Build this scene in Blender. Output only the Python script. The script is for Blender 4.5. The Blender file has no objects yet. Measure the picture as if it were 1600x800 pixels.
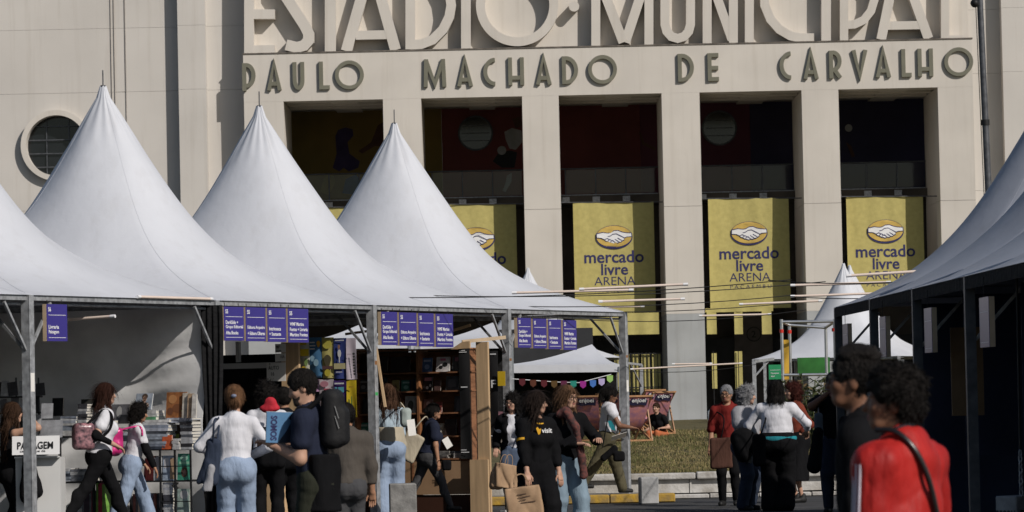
import bpy, math, random
import numpy as np
from mathutils import Vector, Matrix

random.seed(7)
rng = np.random.default_rng(7)
scene = bpy.context.scene
col = scene.collection

# ------------------------------------------------------------------ camera
FOC, EYE, YH, ROLL = 6000.0, 1.65, 620.0, -0.0215      # focal length in pixels of a 1600 px wide frame
PITCH = math.atan((YH - 400) / FOC)
FWD = np.array([0, math.cos(PITCH), math.sin(PITCH)])
_up0 = np.array([0, -math.sin(PITCH), math.cos(PITCH)])
_r0 = np.array([1.0, 0, 0])
RIGHT = _r0 * math.cos(ROLL) + _up0 * math.sin(ROLL)
UP = _up0 * math.cos(ROLL) - _r0 * math.sin(ROLL)
cam_d = bpy.data.cameras.new("camera")
cam = bpy.data.objects.new("camera", cam_d)
col.objects.link(cam)
cam_d.sensor_width = 36.0
cam_d.lens = 36.0 * FOC / 1600.0
cam_d.clip_start = 0.5
cam_d.clip_end = 2000
cam.matrix_world = Matrix(((RIGHT[0], UP[0], -FWD[0], 0), (RIGHT[1], UP[1], -FWD[1], 0), (RIGHT[2], UP[2], -FWD[2], EYE), (0, 0, 0, 1)))
cam_d.dof.use_dof = True
cam_d.dof.focus_distance = 62.0
cam_d.dof.aperture_fstop = 8.0
scene.camera = cam

# ------------------------------------------------------------------ light
SUN_EL = math.radians(35.5)
SUN_DIR = Vector((0.707 * math.cos(SUN_EL), -0.707 * math.cos(SUN_EL), math.sin(SUN_EL))).normalized()
world = bpy.data.worlds.new("World")
scene.world = world
world.use_nodes = True
wn = world.node_tree.nodes
bg = wn["Background"]
sky = wn.new("ShaderNodeTexSky")
sky.sky_type = 'NISHITA'
sky.sun_disc = False
sky.sun_elevation = SUN_EL
sky.sun_rotation = math.atan2(SUN_DIR.x, SUN_DIR.y)
world.node_tree.links.new(sky.outputs[0], bg.inputs[0])
bg.inputs[1].default_value = 0.05
sun_d = bpy.data.lights.new("sun", 'SUN')
sun_d.energy = 3.2
sun_d.angle = math.radians(0.5)
sun_d.color = (1.0, 0.94, 0.87)
sun = bpy.data.objects.new("sun", sun_d)
col.objects.link(sun)
sun.rotation_euler = SUN_DIR.to_track_quat('Z', 'Y').to_euler()
sun.location = (20, -30, 40)
scene.view_settings.view_transform = 'Standard'
scene.view_settings.look = 'None'
scene.view_settings.exposure = 0.2
scene.view_settings.gamma = 1.0

# ------------------------------------------------------------------ helpers
def back(px, py, Y):
    d = FWD + RIGHT * (px - 800) / FOC - UP * (py - 400) / FOC
    t = Y / d[1]
    return np.array([0, 0, EYE]) + d * t

def onplane(px, py, P, N):
    d = FWD + RIGHT * (px - 800) / FOC - UP * (py - 400) / FOC
    o = np.array([0, 0, EYE])
    N = np.asarray(N, float)
    t = ((np.asarray(P, float) - o) @ N) / (d @ N)
    return o + d * t

def scale_at(Y):
    return FOC / Y          # pixels (1600 wide) per metre

V3 = lambda *a: np.array(a, float)
def unit(v):
    v = np.asarray(v, float)
    return v / np.linalg.norm(v)
Z3 = V3(0, 0, 1)

ROOT = {}
def thing(name, label, cat, loc=(0, 0, 0), group=None, kind=None):
    o = bpy.data.objects.new(name, None)
    o.empty_display_size = 0.2
    col.objects.link(o)
    o.location = loc
    ROOT[o.name] = np.array(loc, float)
    tag(o, label, cat, group, kind)
    return o

def tag(o, label=None, cat=None, group=None, kind=None):
    if label: o['label'] = label
    if cat: o['category'] = cat
    if group: o['group'] = group
    if kind: o['kind'] = kind
    return o

def root_loc(o):
    if o is None: return np.zeros(3)
    p = o
    while p.parent is not None: p = p.parent
    return ROOT.get(p.name, np.array(p.location))

class MB:
    """collects shapes in world coordinates and links them as one mesh object"""
    def __init__(s):
        s.v, s.f, s.m, s.sm = [], [], [], []
    def add(s, verts, faces, mi=0, smooth=False):
        b = len(s.v)
        s.v.extend([tuple(map(float, p)) for p in verts])
        for f in faces:
            s.f.append(tuple(b + i for i in f)); s.m.append(mi); s.sm.append(smooth)
        return s
    def obox(s, o, a, b, c, mi=0):
        o, a, b, c = (np.asarray(t, float) for t in (o, a, b, c))
        p = [o, o + a, o + a + b, o + b, o + c, o + a + c, o + a + b + c, o + b + c]
        f = [(0, 3, 2, 1), (4, 5, 6, 7), (0, 1, 5, 4), (1, 2, 6, 5), (2, 3, 7, 6), (3, 0, 4, 7)]
        if np.dot(np.cross(a, b), c) < 0: f = [t[::-1] for t in f]
        return s.add(p, f, mi)
    def box(s, x0, x1, y0, y1, z0, z1, mi=0):
        return s.obox((x0, y0, z0), (x1 - x0, 0, 0), (0, y1 - y0, 0), (0, 0, z1 - z0), mi)
    def cbox(s, c, sx, sy, sz, ax=(1, 0, 0), ay=(0, 1, 0), az=(0, 0, 1), mi=0):
        ax, ay, az = unit(ax), unit(ay), unit(az)
        o = np.asarray(c, float) - ax * sx / 2 - ay * sy / 2 - az * sz / 2
        return s.obox(o, ax * sx, ay * sy, az * sz, mi)
    def bar(s, p, q, w, h=None, mi=0, up=(0, 0, 1)):
        p, q = np.asarray(p, float), np.asarray(q, float)
        h = h or w
        d = q - p
        u = np.cross(d, up)
        if np.linalg.norm(u) < 1e-6: u = np.cross(d, (0, 1, 0))
        u = unit(u); v = unit(np.cross(u, d))
        return s.obox(p - u * w / 2 - v * h / 2, u * w, v * h, d, mi)
    def tube(s, pts, r, n=8, mi=0, cap=True, smooth=True):
        pts = [np.asarray(p, float) for p in pts]
        rs = r if hasattr(r, '__len__') else [r] * len(pts)
        vs, fs = [], []
        prev = None
        for i, p in enumerate(pts):
            d = (pts[min(i + 1, len(pts) - 1)] - pts[max(i - 1, 0)])
            d = unit(d)
            if prev is None:
                u = np.cross(d, (0, 0, 1))
                if np.linalg.norm(u) < 1e-3: u = np.cross(d, (1, 0, 0))
            else:
                u = prev - d * np.dot(prev, d)
            u = unit(u); prev = u
            w = np.cross(d, u)
            for k in range(n):
                a = 2 * math.pi * k / n
                vs.append(p + (u * math.cos(a) + w * math.sin(a)) * rs[i])
        for i in range(len(pts) - 1):
            for k in range(n):
                k2 = (k + 1) % n
                fs.append((i * n + k, i * n + k2, (i + 1) * n + k2, (i + 1) * n + k))
        s.add(vs, fs, mi, smooth)
        if cap:
            s.add(vs[:n], [tuple(range(n))[::-1]], mi)
            s.add(vs[-n:], [tuple(range(n))], mi)
        return s
    def prism(s, poly, ex, mi=0):
        """closed planar polygon (list of 3d points, counter clockwise seen against ex) extruded by vector ex"""
        poly = [np.asarray(p, float) for p in poly]
        ex = np.asarray(ex, float)
        n = len(poly)
        vs = poly + [p + ex for p in poly]
        nrm = sum(np.cross(poly[i] - poly[0], poly[(i + 1) % n] - poly[0]) for i in range(n))
        fs = [tuple(range(n))[::-1], tuple(range(n, 2 * n))] + [(i, (i + 1) % n, n + (i + 1) % n, n + i) for i in range(n)]
        if np.dot(nrm, ex) < 0: fs = [f[::-1] for f in fs]
        return s.add(vs, fs, mi)
    def sheet(s, P, mi=0, smooth=True, thick=None):
        """grid of points P[i][j] as a surface; thick = vector for the second side"""
        P = np.asarray(P, float)
        n, m = P.shape[:2]
        f = [(i * m + j, (i + 1) * m + j, (i + 1) * m + j + 1, i * m + j + 1) for i in range(n - 1) for j in range(m - 1)]
        s.add(P.reshape(-1, 3), f, mi, smooth)
        if thick is not None:
            Q = P + np.asarray(thick, float)
            s.add(Q.reshape(-1, 3), [t[::-1] for t in f], mi, smooth)
            loop = [(0, j) for j in range(m)] + [(i, m - 1) for i in range(1, n)] + [(n - 1, j) for j in range(m - 2, -1, -1)] + [(i, 0) for i in range(n - 2, 0, -1)]
            vs = [P[a] for a in loop] + [Q[a] for a in loop]
            L = len(loop)
            s.add(vs, [(k, (k + 1) % L, L + (k + 1) % L, L + k) for k in range(L)], mi)
        return s
    def ball(s, c, r, mi=0, n=10, m=6, R=None):
        r = np.asarray(r if hasattr(r, '__len__') else (r, r, r), float)
        R = np.eye(3) if R is None else R
        vs = []
        for i in range(m + 1):
            th = math.pi * i / m
            for k in range(n):
                a = 2 * math.pi * k / n
                vs.append(np.asarray(c, float) + R @ (r * np.array([math.sin(th) * math.cos(a), math.sin(th) * math.sin(a), math.cos(th)])))
        fs = [(i * n + k, (i + 1) * n + k, (i + 1) * n + (k + 1) % n, i * n + (k + 1) % n) for i in range(m) for k in range(n)]
        return s.add(vs, fs, mi, True)
    def mesh(s, name, mats, root=np.zeros(3)):
        me = bpy.data.meshes.new(name)
        v = np.array(s.v, float).reshape(-1, 3) - root
        me.from_pydata(v.tolist(), [], s.f)
        for m in (mats if isinstance(mats, (list, tuple)) else [mats]): me.materials.append(m)
        me.polygons.foreach_set('material_index', s.m)
        me.polygons.foreach_set('use_smooth', s.sm)
        me.update()
        return me
    def build(s, name, mats, parent=None):
        if parent is None:
            b = np.array(s.v); loc = V3(*(b.min(0) + b.max(0)) / 2); loc[2] = b[:, 2].min()
        else:
            loc = root_loc(parent)
        me = s.mesh(name, mats, loc)
        o = bpy.data.objects.new(name, me)
        col.objects.link(o)
        if parent is None:
            o.location = loc; ROOT[o.name] = loc
        else:
            o.parent = parent
        return o

def raw_mesh(name, V, F, mats, parent=None, loc=None, mi=None, smooth=True):
    """V (n,3) and quads/tris F arrays to an object, world coordinates"""
    V = np.asarray(V, float); F = np.asarray(F)
    if parent is None:
        if loc is None:
            loc = (V.min(0) + V.max(0)) / 2; loc[2] = V[:, 2].min()
    else:
        loc = root_loc(parent)
    me = bpy.data.meshes.new(name)
    k = F.shape[1]
    me.vertices.add(len(V)); me.vertices.foreach_set('co', (V - loc).ravel())
    me.loops.add(F.size); me.loops.foreach_set('vertex_index', F.ravel().astype(np.int32))
    me.polygons.add(len(F)); me.polygons.foreach_set('loop_start', np.arange(0, F.size, k, dtype=np.int32))
    for m in (mats if isinstance(mats, (list, tuple)) else [mats]): me.materials.append(m)
    me.polygons.foreach_set('use_smooth', np.full(len(F), smooth))
    if mi is not None: me.polygons.foreach_set('material_index', np.asarray(mi, np.int32))
    me.update(calc_edges=True); me.validate()
    o = bpy.data.objects.new(name, me); col.objects.link(o)
    if parent is None: o.location = loc; ROOT[o.name] = np.array(loc, float)
    else: o.parent = parent
    return o

def copy_tree(o, delta):
    c = o.copy(); col.objects.link(c)
    c.location = Vector(o.location) + Vector(delta); ROOT[c.name] = np.array(c.location)
    for ch in list(o.children):
        d = ch.copy(); col.objects.link(d); d.parent = c
        for g in list(ch.children):
            e = g.copy(); col.objects.link(e); e.parent = d
    return c

# ------------------------------------------------------------------ materials
MATS = {}
def mat(name, c, rough=0.7, var=0.12, scale=3.0, bump=0.0, bscale=40.0, metal=0.0, spec=0.3, detail=5, sheen=0.0, c2=None, stretch=None, coat=0.0, bdist=0.02, streak=0.0):
    if name in MATS: return MATS[name]
    m = bpy.data.materials.new(name); m.use_nodes = True
    nt = m.node_tree; N = nt.nodes; L = nt.links
    b = N["Principled BSDF"]
    b.inputs['Roughness'].default_value = rough
    b.inputs['Metallic'].default_value = metal
    b.inputs['Specular IOR Level'].default_value = spec
    if sheen: b.inputs['Sheen Weight'].default_value = sheen
    if coat: b.inputs['Coat Weight'].default_value = coat
    tc = N.new('ShaderNodeTexCoord')
    vec = tc.outputs['Object']
    if stretch:
        mp = N.new('ShaderNodeMapping'); mp.inputs['Scale'].default_value = stretch
        L.new(vec, mp.inputs[0]); vec = mp.outputs[0]
    n = N.new('ShaderNodeTexNoise'); n.inputs['Scale'].default_value = scale; n.inputs['Detail'].default_value = detail
    L.new(vec, n.inputs['Vector'])
    r = N.new('ShaderNodeValToRGB')
    c = np.array(c, float); d = np.array(c2, float) if c2 is not None else c * (1 - var * 1.6)
    e = c if c2 is not None else np.minimum(c * (1 + var), 0.95)
    r.color_ramp.elements[0].position = 0.3; r.color_ramp.elements[0].color = (*d, 1)
    r.color_ramp.elements[1].position = 0.7; r.color_ramp.elements[1].color = (*e, 1)
    L.new(n.outputs[0], r.inputs[0]); L.new(r.outputs[0], b.inputs['Base Color'])
    if streak:           # rain streaks and grime running down
        mp2 = N.new('ShaderNodeMapping'); mp2.inputs['Scale'].default_value = (2.2, 2.2, 0.10); L.new(tc.outputs['Object'], mp2.inputs[0])
        n3 = N.new('ShaderNodeTexNoise'); n3.inputs['Scale'].default_value = 1.6; n3.inputs['Detail'].default_value = 8; n3.inputs['Roughness'].default_value = 0.65; L.new(mp2.outputs[0], n3.inputs['Vector'])
        mr = N.new('ShaderNodeMapRange'); mr.inputs[1].default_value = 0.52; mr.inputs[2].default_value = 0.78; mr.inputs[3].default_value = 0.0; mr.inputs[4].default_value = streak * 3.2; L.new(n3.outputs[0], mr.inputs[0])
        mx = N.new('ShaderNodeMixRGB'); mx.blend_type = 'MULTIPLY'; mx.inputs[2].default_value = (0.62, 0.58, 0.52, 1); L.new(mr.outputs[0], mx.inputs[0]); L.new(r.outputs[0], mx.inputs[1]); L.new(mx.outputs[0], b.inputs['Base Color'])
    if bump:
        n2 = N.new('ShaderNodeTexNoise'); n2.inputs['Scale'].default_value = bscale; n2.inputs['Detail'].default_value = 6
        L.new(vec, n2.inputs['Vector'])
        bp = N.new('ShaderNodeBump'); bp.inputs['Strength'].default_value = bump; bp.inputs['Distance'].default_value = bdist
        L.new(n2.outputs[0], bp.inputs['Height']); L.new(bp.outputs[0], b.inputs['Normal'])
    MATS[name] = m
    return m

def cloth(name, c, fold=0.6, rough=0.9, var=0.1, fs=9.0, sheen=0.0, spec=0.15, stretch=None):
    """fabric: soft folds as relief plus a fine weave"""
    return mat(name, c, rough, var, 6.0, fold, fs, spec=spec, sheen=sheen, bdist=0.05, stretch=stretch)

PLASTER = mat('plaster', (0.57, 0.54, 0.50), 0.85, 0.05, 0.35, 0.12, 25, spec=0.15, streak=0.10)
PLASTER_UP = mat('plaster_portico', (0.60, 0.56, 0.505), 0.85, 0.05, 0.5, 0.12, 25, spec=0.15, streak=0.10)
PLASTER_GREY = mat('painted_grey_base', (0.38, 0.39, 0.39), 0.8, 0.08, 0.8, 0.15, 18, spec=0.15, streak=0.14)
JOINT = mat('joint', (0.34, 0.31, 0.28), 0.9)
LETTER = mat('olive_letter', (0.17, 0.165, 0.125), 0.6, 0.08, 2)
LEDGE = mat('ledge_grime', (0.16, 0.14, 0.12), 0.9, 0.3, 4)
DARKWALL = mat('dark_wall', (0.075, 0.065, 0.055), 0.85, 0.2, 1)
BLACK = mat('black_paint', (0.012, 0.012, 0.013), 0.55)
BLACKCLOTH = cloth('black_cloth', (0.012, 0.012, 0.013), 0.8)
GLASS_DARK = mat('dark_glass', (0.012, 0.014, 0.016), 0.12, 0.1, 2, spec=0.5)
STEEL = mat('galvanised_steel', (0.36, 0.37, 0.385), 0.45, 0.25, 14, 0.05, 60, metal=0.3, spec=0.5)
STEEL_DARK = mat('dark_steel', (0.10, 0.105, 0.115), 0.5, 0.2, 8, metal=0.5)
ALU = mat('aluminium', (0.6, 0.61, 0.62), 0.32, 0.08, 6, metal=0.85)
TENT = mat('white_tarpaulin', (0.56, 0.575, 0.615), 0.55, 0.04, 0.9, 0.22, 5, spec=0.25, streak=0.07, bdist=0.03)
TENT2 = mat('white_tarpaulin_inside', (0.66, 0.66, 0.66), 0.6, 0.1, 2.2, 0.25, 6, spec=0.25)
TENT_SHADE = mat('grey_tarpaulin', (0.30, 0.32, 0.37), 0.5, 0.06, 1.3, 0.22, 5, spec=0.3, streak=0.10, bdist=0.03)  # tarpaulin darkened: the shade of the row is put into this colour
NAVY_TARP = mat('navy_tarpaulin', (0.03, 0.038, 0.075), 0.6, 0.15, 1.5, 0.3, 6)
PLY = mat('plywood', (0.50, 0.345, 0.20), 0.65, 0.12, 3, 0.05, 30, stretch=(6, 6, 0.5))
PLYEDGE = mat('plywood_edge', (0.52, 0.40, 0.27), 0.7, 0.1, 6)
WOOD = mat('dark_shelf_wood', (0.24, 0.11, 0.055), 0.55, 0.25, 4, stretch=(1, 1, 5))
WOODLIGHT = mat('deckchair_wood', (0.36, 0.19, 0.09), 0.5, 0.2, 6)
SIGNBLUE = mat('sign_blue', (0.045, 0.035, 0.22), 0.45, 0.06, 2)
WHITE = mat('white_print', (0.75, 0.75, 0.76), 0.6, 0.03, 3)
PAPER = mat('paper_white', (0.72, 0.70, 0.66), 0.8, 0.06, 5)
YELLOW = cloth('yellow_banner_cloth', (0.45, 0.39, 0.145), 0.45, 0.8, 0.06, 2.2)
YELLOWPAINT = mat('yellow_paint', (0.50, 0.30, 0.03), 0.75, 0.25, 7, 0.4, 30, c2=(0.22, 0.16, 0.08))
NAVYPRINT = mat('navy_print', (0.035, 0.035, 0.11), 0.8)
GOLDPRINT = mat('gold_print', (0.55, 0.38, 0.10), 0.8)
CONCRETE = mat('concrete', (0.23, 0.225, 0.215), 0.9, 0.25, 6, 0.4, 30)
WHITEWASH = mat('whitewash', (0.56, 0.55, 0.53), 0.9, 0.12, 4, 0.6, 18, c2=(0.33, 0.31, 0.28), streak=0.2)
ASPHALT = mat('asphalt', (0.055, 0.055, 0.057), 0.9, 0.3, 1.2, 0.5, 90)
TUBE = mat('tube_light_plastic', (0.72, 0.60, 0.52), 0.4, 0.04, 4)
CABLE = mat('cable', (0.015, 0.015, 0.016), 0.6)

# ------------------------------------------------------------------ lettering
def text_mesh(body, bold=0.0, thick=0.004):
    cu = bpy.data.curves.new('lettering', 'FONT')
    cu.body = body; cu.size = 1.0; cu.extrude = thick / 2; cu.offset = bold; cu.resolution_u = 3
    cu.space_line = 0.92
    ob = bpy.data.objects.new('lettering_tmp', cu)
    me = bpy.data.meshes.new_from_object(ob)
    bpy.data.objects.remove(ob); bpy.data.curves.remove(cu)
    v = np.empty(len(me.vertices) * 3); me.vertices.foreach_get('co', v); v = v.reshape(-1, 3)
    fs = [tuple(p.vertices) for p in me.polygons]
    bpy.data.meshes.remove(me)
    return v, fs

def lettering(body, o, right, up, m, parent, width=None, height=None, bold=0.012, thick=0.004, name='lettering', sx=1.0):
    """text with its lower left corner at o, fitted to a width or to a height in metres"""
    right, up = unit(right), unit(up); nrm = np.cross(right, up)
    v, fs = text_mesh(body, bold, 1.0)
    mn, mx = v.min(0), v.max(0)
    if height and width: kx, ky = width / (mx[0] - mn[0]), height / (mx[1] - mn[1])
    elif height: ky = height / (mx[1] - mn[1]); kx = ky * sx
    else: kx = width / (mx[0] - mn[0]); ky = kx / sx
    P = np.asarray(o, float) + np.outer((v[:, 0] - mn[0]) * kx, right) + np.outer((v[:, 1] - mn[1]) * ky, up) + np.outer((v[:, 2] + 0.5) * thick, nrm)
    b = MB(); b.add(P, fs)
    return b.build(name, m, parent)

def stroke(mb, pts, w, ex, closed=False, mi=0, wdir=None):
    """flat ribbon of width w along coplanar 3d points, extruded by ex; mitred corners"""
    raw = [np.asarray(p, float) for p in pts]
    pts = [raw[0]]
    for p in raw[1:]:
        if np.linalg.norm(p - pts[-1]) > 1e-5: pts.append(p)
    n = len(pts); nz = unit(ex)
    L, R = [], []
    for i in range(n):
        a = pts[i - 1] if (i > 0 or closed) else None
        b = pts[(i + 1) % n] if (i < n - 1 or closed) else None
        d1 = unit(pts[i] - a) if a is not None else None
        d2 = unit(b - pts[i]) if b is not None else None
        if d1 is None: d1 = d2
        if d2 is None: d2 = d1
        t = unit(d1 + d2)
        s = np.cross(nz, t)
        k = 1.0 / max(0.45, float(np.dot(t, d1)))
        L.append(pts[i] + s * w / 2 * k); R.append(pts[i] - s * w / 2 * k)
    ex = np.asarray(ex, float)
    vs = L + R + [p + ex for p in L] + [p + ex for p in R]
    fs = []
    rg = range(n) if closed else range(n - 1)
    for i in rg:
        j = (i + 1) % n
        fs += [(i, j, n + j, n + i), (2 * n + j, 2 * n + i, 3 * n + i, 3 * n + j),
               (j, i, 2 * n + i, 2 * n + j), (n + i, n + j, 3 * n + j, 3 * n + i)]
    if not closed:
        fs += [(0, n, 3 * n, 2 * n), (2 * n - 1, n - 1, 3 * n - 1, 4 * n - 1)]
    mb.add(vs, fs, mi)
    return mb
# ================================================================== STADIUM
D = 142.86
def F(px, py, dy=0.0): return back(px, py, D + dy)
OPEN = [(-8.39, -4.69), (-3.26, 0.50), (1.87, 5.70), (7.12, 10.92), (12.30, 16.0)]
PX0, PX1 = -9.87, 17.32
Z_LINTEL, Z_FRIEZE = 12.84, 14.62
PDEPTH = 5.0

stadium = thing('stadium_building', 'cream art deco stadium front with deep pillars and large relief lettering', 'stadium', (3.7, D, 0))

# wings: plaster panels with recessed joints in front of a darker backing wall
WY = D + 0.95
b = MB(); b.box(-70, -16.7 - 1.6, WY + 0.16, WY + 0.6, -0.2, 26); b.box(-16.7 + 1.6, -9.0, WY + 0.16, WY + 0.6, -0.2, 26)
b.box(-18.3, -15.1, WY + 0.16, WY + 0.6, -0.2, 9.6); b.box(-18.3, -15.1, WY + 0.16, WY + 0.6, 13.1, 26)
b.build('backing_wall', JOINT, stadium)
b = MB(); b.box(16.9, 75, WY + 0.16, WY + 0.6, -0.2, 26); b.build('backing_wall', JOINT, stadium)
OCX, OCZ, OCR = -16.98, 11.43, 1.14
def wall_panel(x0, x1, z0, z1):
    m = MB(); g = 0.004
    m.box(x0 + g, x1 - g, WY, WY + 0.155, z0 + g, z1 - g)
    m.build('wall_panel', PLASTER, stadium)
rows = [0, 4.6, 9.0, 13.40, 15.80, 18.2, 21, 25]
for xs in ([-70, -55, -42, -31, -20.4, -14.34, -9.0], [17.0, 18.9, 25.4, 34, 45, 58, 75]):
    for i in range(len(xs) - 1):
        for j in range(len(rows) - 1):
            if xs[i] == -20.4 and rows[j] == 9.0: continue
            wall_panel(xs[i], xs[i + 1], rows[j], rows[j + 1])
# the panel with the round opening
m = MB(); n = 64
x0, x1, z0, z1 = -20.396, -14.344, 9.004, 13.396
inn, out = [], []
for k in range(n):
    a = 2 * math.pi * (k + 0.5) / n; c, s_ = math.cos(a), math.sin(a)
    inn.append(V3(OCX + OCR * c, WY, OCZ + OCR * s_))
    t = min(((x1 if c > 0 else x0) - OCX) / c if abs(c) > 1e-9 else 1e9, ((z1 if s_ > 0 else z0) - OCZ) / s_ if abs(s_) > 1e-9 else 1e9)
    out.append(V3(OCX + t * c, WY, OCZ + t * s_))
ib = [p + V3(0, 0.5, 0) for p in inn]
m.add(inn + out + ib, [(k, (k + 1) % n, n + (k + 1) % n, n + k) for k in range(n)] + [(k, 2 * n + k, 2 * n + (k + 1) % n, (k + 1) % n) for k in range(n)])
m.build('wall_panel', PLASTER, stadium)
# round window
rw = MB(); ring = [V3(OCX + 1.23 * math.cos(a), WY - 0.26, OCZ + 1.23 * math.sin(a)) for a in np.linspace(0, 2 * math.pi, 65)[:-1]]
stroke(rw, ring, 0.2, V3(0, 0.27, 0), closed=True)
rwo = rw.build('round_window', PLASTER_UP, stadium)
m = MB(); circ = [V3(OCX + 1.17 * math.cos(a), WY + 0.40, OCZ + 1.17 * math.sin(a)) for a in np.linspace(0, 2 * math.pi, 49)[:-1]]
m.add(circ, [tuple(range(48))]); m.build('pane', GLASS_DARK, rwo)
m = MB()
for dx in (-0.42, 0.42): m.box(OCX + dx - 0.02, OCX + dx + 0.02, WY + 0.33, WY + 0.37, OCZ - 1.05, OCZ + 1.05)
for dz in (-0.78, -0.27, 0.24, 0.75):
    w = math.sqrt(1.14 ** 2 - dz ** 2); m.box(OCX - w, OCX + w, WY + 0.30, WY + 0.328, OCZ + dz - 0.02, OCZ + dz + 0.02)
m.build('muntin', STEEL_DARK, rwo)
# cables running down the left wall
for px in (178, 183, 200):
    q = F(px, 60, 1.86); m = MB(); m.tube([V3(q[0], WY - 0.03, 25), V3(q[0] - 0.02, WY - 0.03, 15), V3(q[0], WY - 0.03, 4)], 0.012, 5)
    m.build('wall_cable', JOINT, stadium)
# piers
for (a, c) in ((-12.33, -11.30), (18.50, 19.60)):
    for z0, z1 in ((0, 4.6), (4.607, 13.4), (13.407, 15.8), (15.807, 25)):
        m = MB(); m.box(a, c, D + 0.42, WY - 0.003, z0, z1); m.build('pier', PLASTER, stadium)

# portico pillars
edges = [PX0] + [e for o in OPEN for e in o] + [PX1]
for i in range(6):
    x0, x1 = edges[2 * i], edges[2 * i + 1]
    pil = MB(); pil.box(x0, x1, D, D + PDEPTH, 4.606, 8.60)
    po = pil.build('pillar', PLASTER_UP, stadium)
    m = MB(); m.box(x0 + 0.004, x1 - 0.004, D + 0.004, D + PDEPTH - 0.004, -0.2, 4.602); m.build('painted_base', PLASTER_GREY, po)
    m = MB(); m.box(x0 + 0.003, x1 - 0.003, D + 0.003, D + PDEPTH, 8.612, Z_LINTEL - 0.002); m.build('pillar_top', PLASTER_UP, po)
m = MB(); m.box(PX0, PX1, D, D + 1.12, Z_LINTEL, Z_FRIEZE); m.build('frieze', PLASTER_UP, stadium)
m = MB(); m.box(PX0 - 0.02, PX1 + 0.03, D - 0.03, D + 0.545, Z_FRIEZE + 0.002, Z_FRIEZE + 0.05); m.build('ledge', LEDGE, stadium)
m = MB(); m.box(PX0 + 0.05, PX1 - 0.05, D + 0.55, D + 0.98, Z_FRIEZE + 0.052, 25); m.build('letter_panel', PLASTER_UP, stadium)
# loggia ceiling with beams
m = MB(); m.box(PX0, PX1, D + 1.123, D + 9, 13.05, 13.4); m.build('loggia_ceiling', PLASTER_UP, stadium)
for o in OPEN:
    for fy in (2.0, 3.8):
        m = MB(); m.box(o[0] + 0.003, o[1] - 0.003, D + fy, D + fy + 0.5, 12.82, 13.047); m.build('ceiling_beam', PLASTER_UP, stadium)
    xm = (o[0] + o[1]) / 2 + 0.35
    m = MB(); m.box(xm - 0.5, xm + 0.5, D + 1.125, D + 6.6, 12.86, 13.044); m.build('ceiling_beam', PLASTER_UP, stadium)
# loggia floor, back walls
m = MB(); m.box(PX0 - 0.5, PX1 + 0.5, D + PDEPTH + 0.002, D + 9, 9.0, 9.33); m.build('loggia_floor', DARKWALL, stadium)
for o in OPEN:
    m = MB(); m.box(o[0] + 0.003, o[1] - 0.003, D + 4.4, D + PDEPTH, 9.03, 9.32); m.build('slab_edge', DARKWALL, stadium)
MY = D + 8.2
mural = [(None, 690, (0.25, 0.17, 0.045), 'mustard'), (690, 1000, (0.19, 0.055, 0.05), 'red'), (1000, 1172, (0.13, 0.04, 0.06), 'maroon'), (1172, None, (0.045, 0.04, 0.08), 'navy')]
for a, c, colr, nm in mural:
    xa = -14 if a is None else back(a, 200, MY)[0]; xc = 21 if c is None else back(c, 200, MY)[0]
    m = MB(); m.box(xa + 0.003, xc - 0.003, MY, MY + 0.3, 9.0, 13.4)
    m.build('mural_panel', mat('mural_' + nm, colr, 0.8, 0.1, 0.8), stadium)
for px, py in ((743, 208), (1124, 200)):
    c0 = back(px, py, MY - 0.05); m = MB()
    m.prism([c0 + V3(0.63 * math.cos(a), 0, 0.63 * math.sin(a)) for a in np.linspace(0, 2 * math.pi, 41)[:-1]], (0, 0.045, 0))
    rw2 = m.build('round_window', GLASS_DARK, stadium)
    m = MB(); stroke(m, [c0 + V3(0.66 * math.cos(a), -0.04, 0.66 * math.sin(a)) for a in np.linspace(0, 2 * math.pi, 41)[:-1]], 0.07, (0, 0.085, 0), closed=True)
    m.build('frame', STEEL_DARK, rw2)
    m = MB()
    for dz in (-0.3, 0, 0.3): m.box(c0[0] - 0.53, c0[0] + 0.53, MY - 0.075, MY - 0.052, c0[2] + dz - 0.015, c0[2] + dz + 0.015)
    m.build('muntin', STEEL_DARK, rw2)
# painted footballers (flat wall painting)
def painted(name, pts, m_, dy=0.006):
    mb = MB(); P = [back(x, y, MY - dy) for x, y in pts]
    mb.prism(P, (0, dy - 0.001, 0)); mb.build(name, m_, stadium)
PUR = mat('mural_purple', (0.07, 0.05, 0.12), 0.8); SKIND = mat('mural_skin', (0.12, 0.06, 0.04), 0.8); WH = mat('mural_white', (0.45, 0.45, 0.45), 0.8)
BLU = mat('mural_blue', (0.06, 0.12, 0.25), 0.8)
painted('painted_figure', [(524, 213), (528, 203), (540, 199), (551, 202), (552, 212), (543, 222), (546, 240), (562, 252), (560, 262), (545, 268), (537, 262), (530, 268), (520, 262), (526, 240)], PUR)
painted('painted_figure', [(590, 196), (600, 190), (604, 230), (586, 228), (566, 240), (560, 236), (580, 222)], SKIND)
painted('painted_figure', [(788, 206), (800, 200), (815, 204), (816, 222), (806, 234), (796, 232), (790, 218)], WH)
painted('painted_figure', [(800, 186), (812, 182), (816, 196), (806, 201)], SKIND)
painted('painted_figure', [(778, 240), (796, 235), (808, 238), (804, 262), (784, 262), (770, 252)], BLACK)
painted('painted_ball', [(784 + 7 * math.cos(a), 235 + 7 * math.sin(a)) for a in np.linspace(0, 6.28, 15)[:-1]], WH, 0.012)
painted('painted_leg', [(792, 274), (800, 270), (799, 284), (790, 300), (785, 298), (790, 285)], WH)
painted('painted_swoosh', [(998, 206), (1001, 206), (1006, 222), (1024, 231), (1024, 235), (1004, 226)], SKIND)
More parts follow.
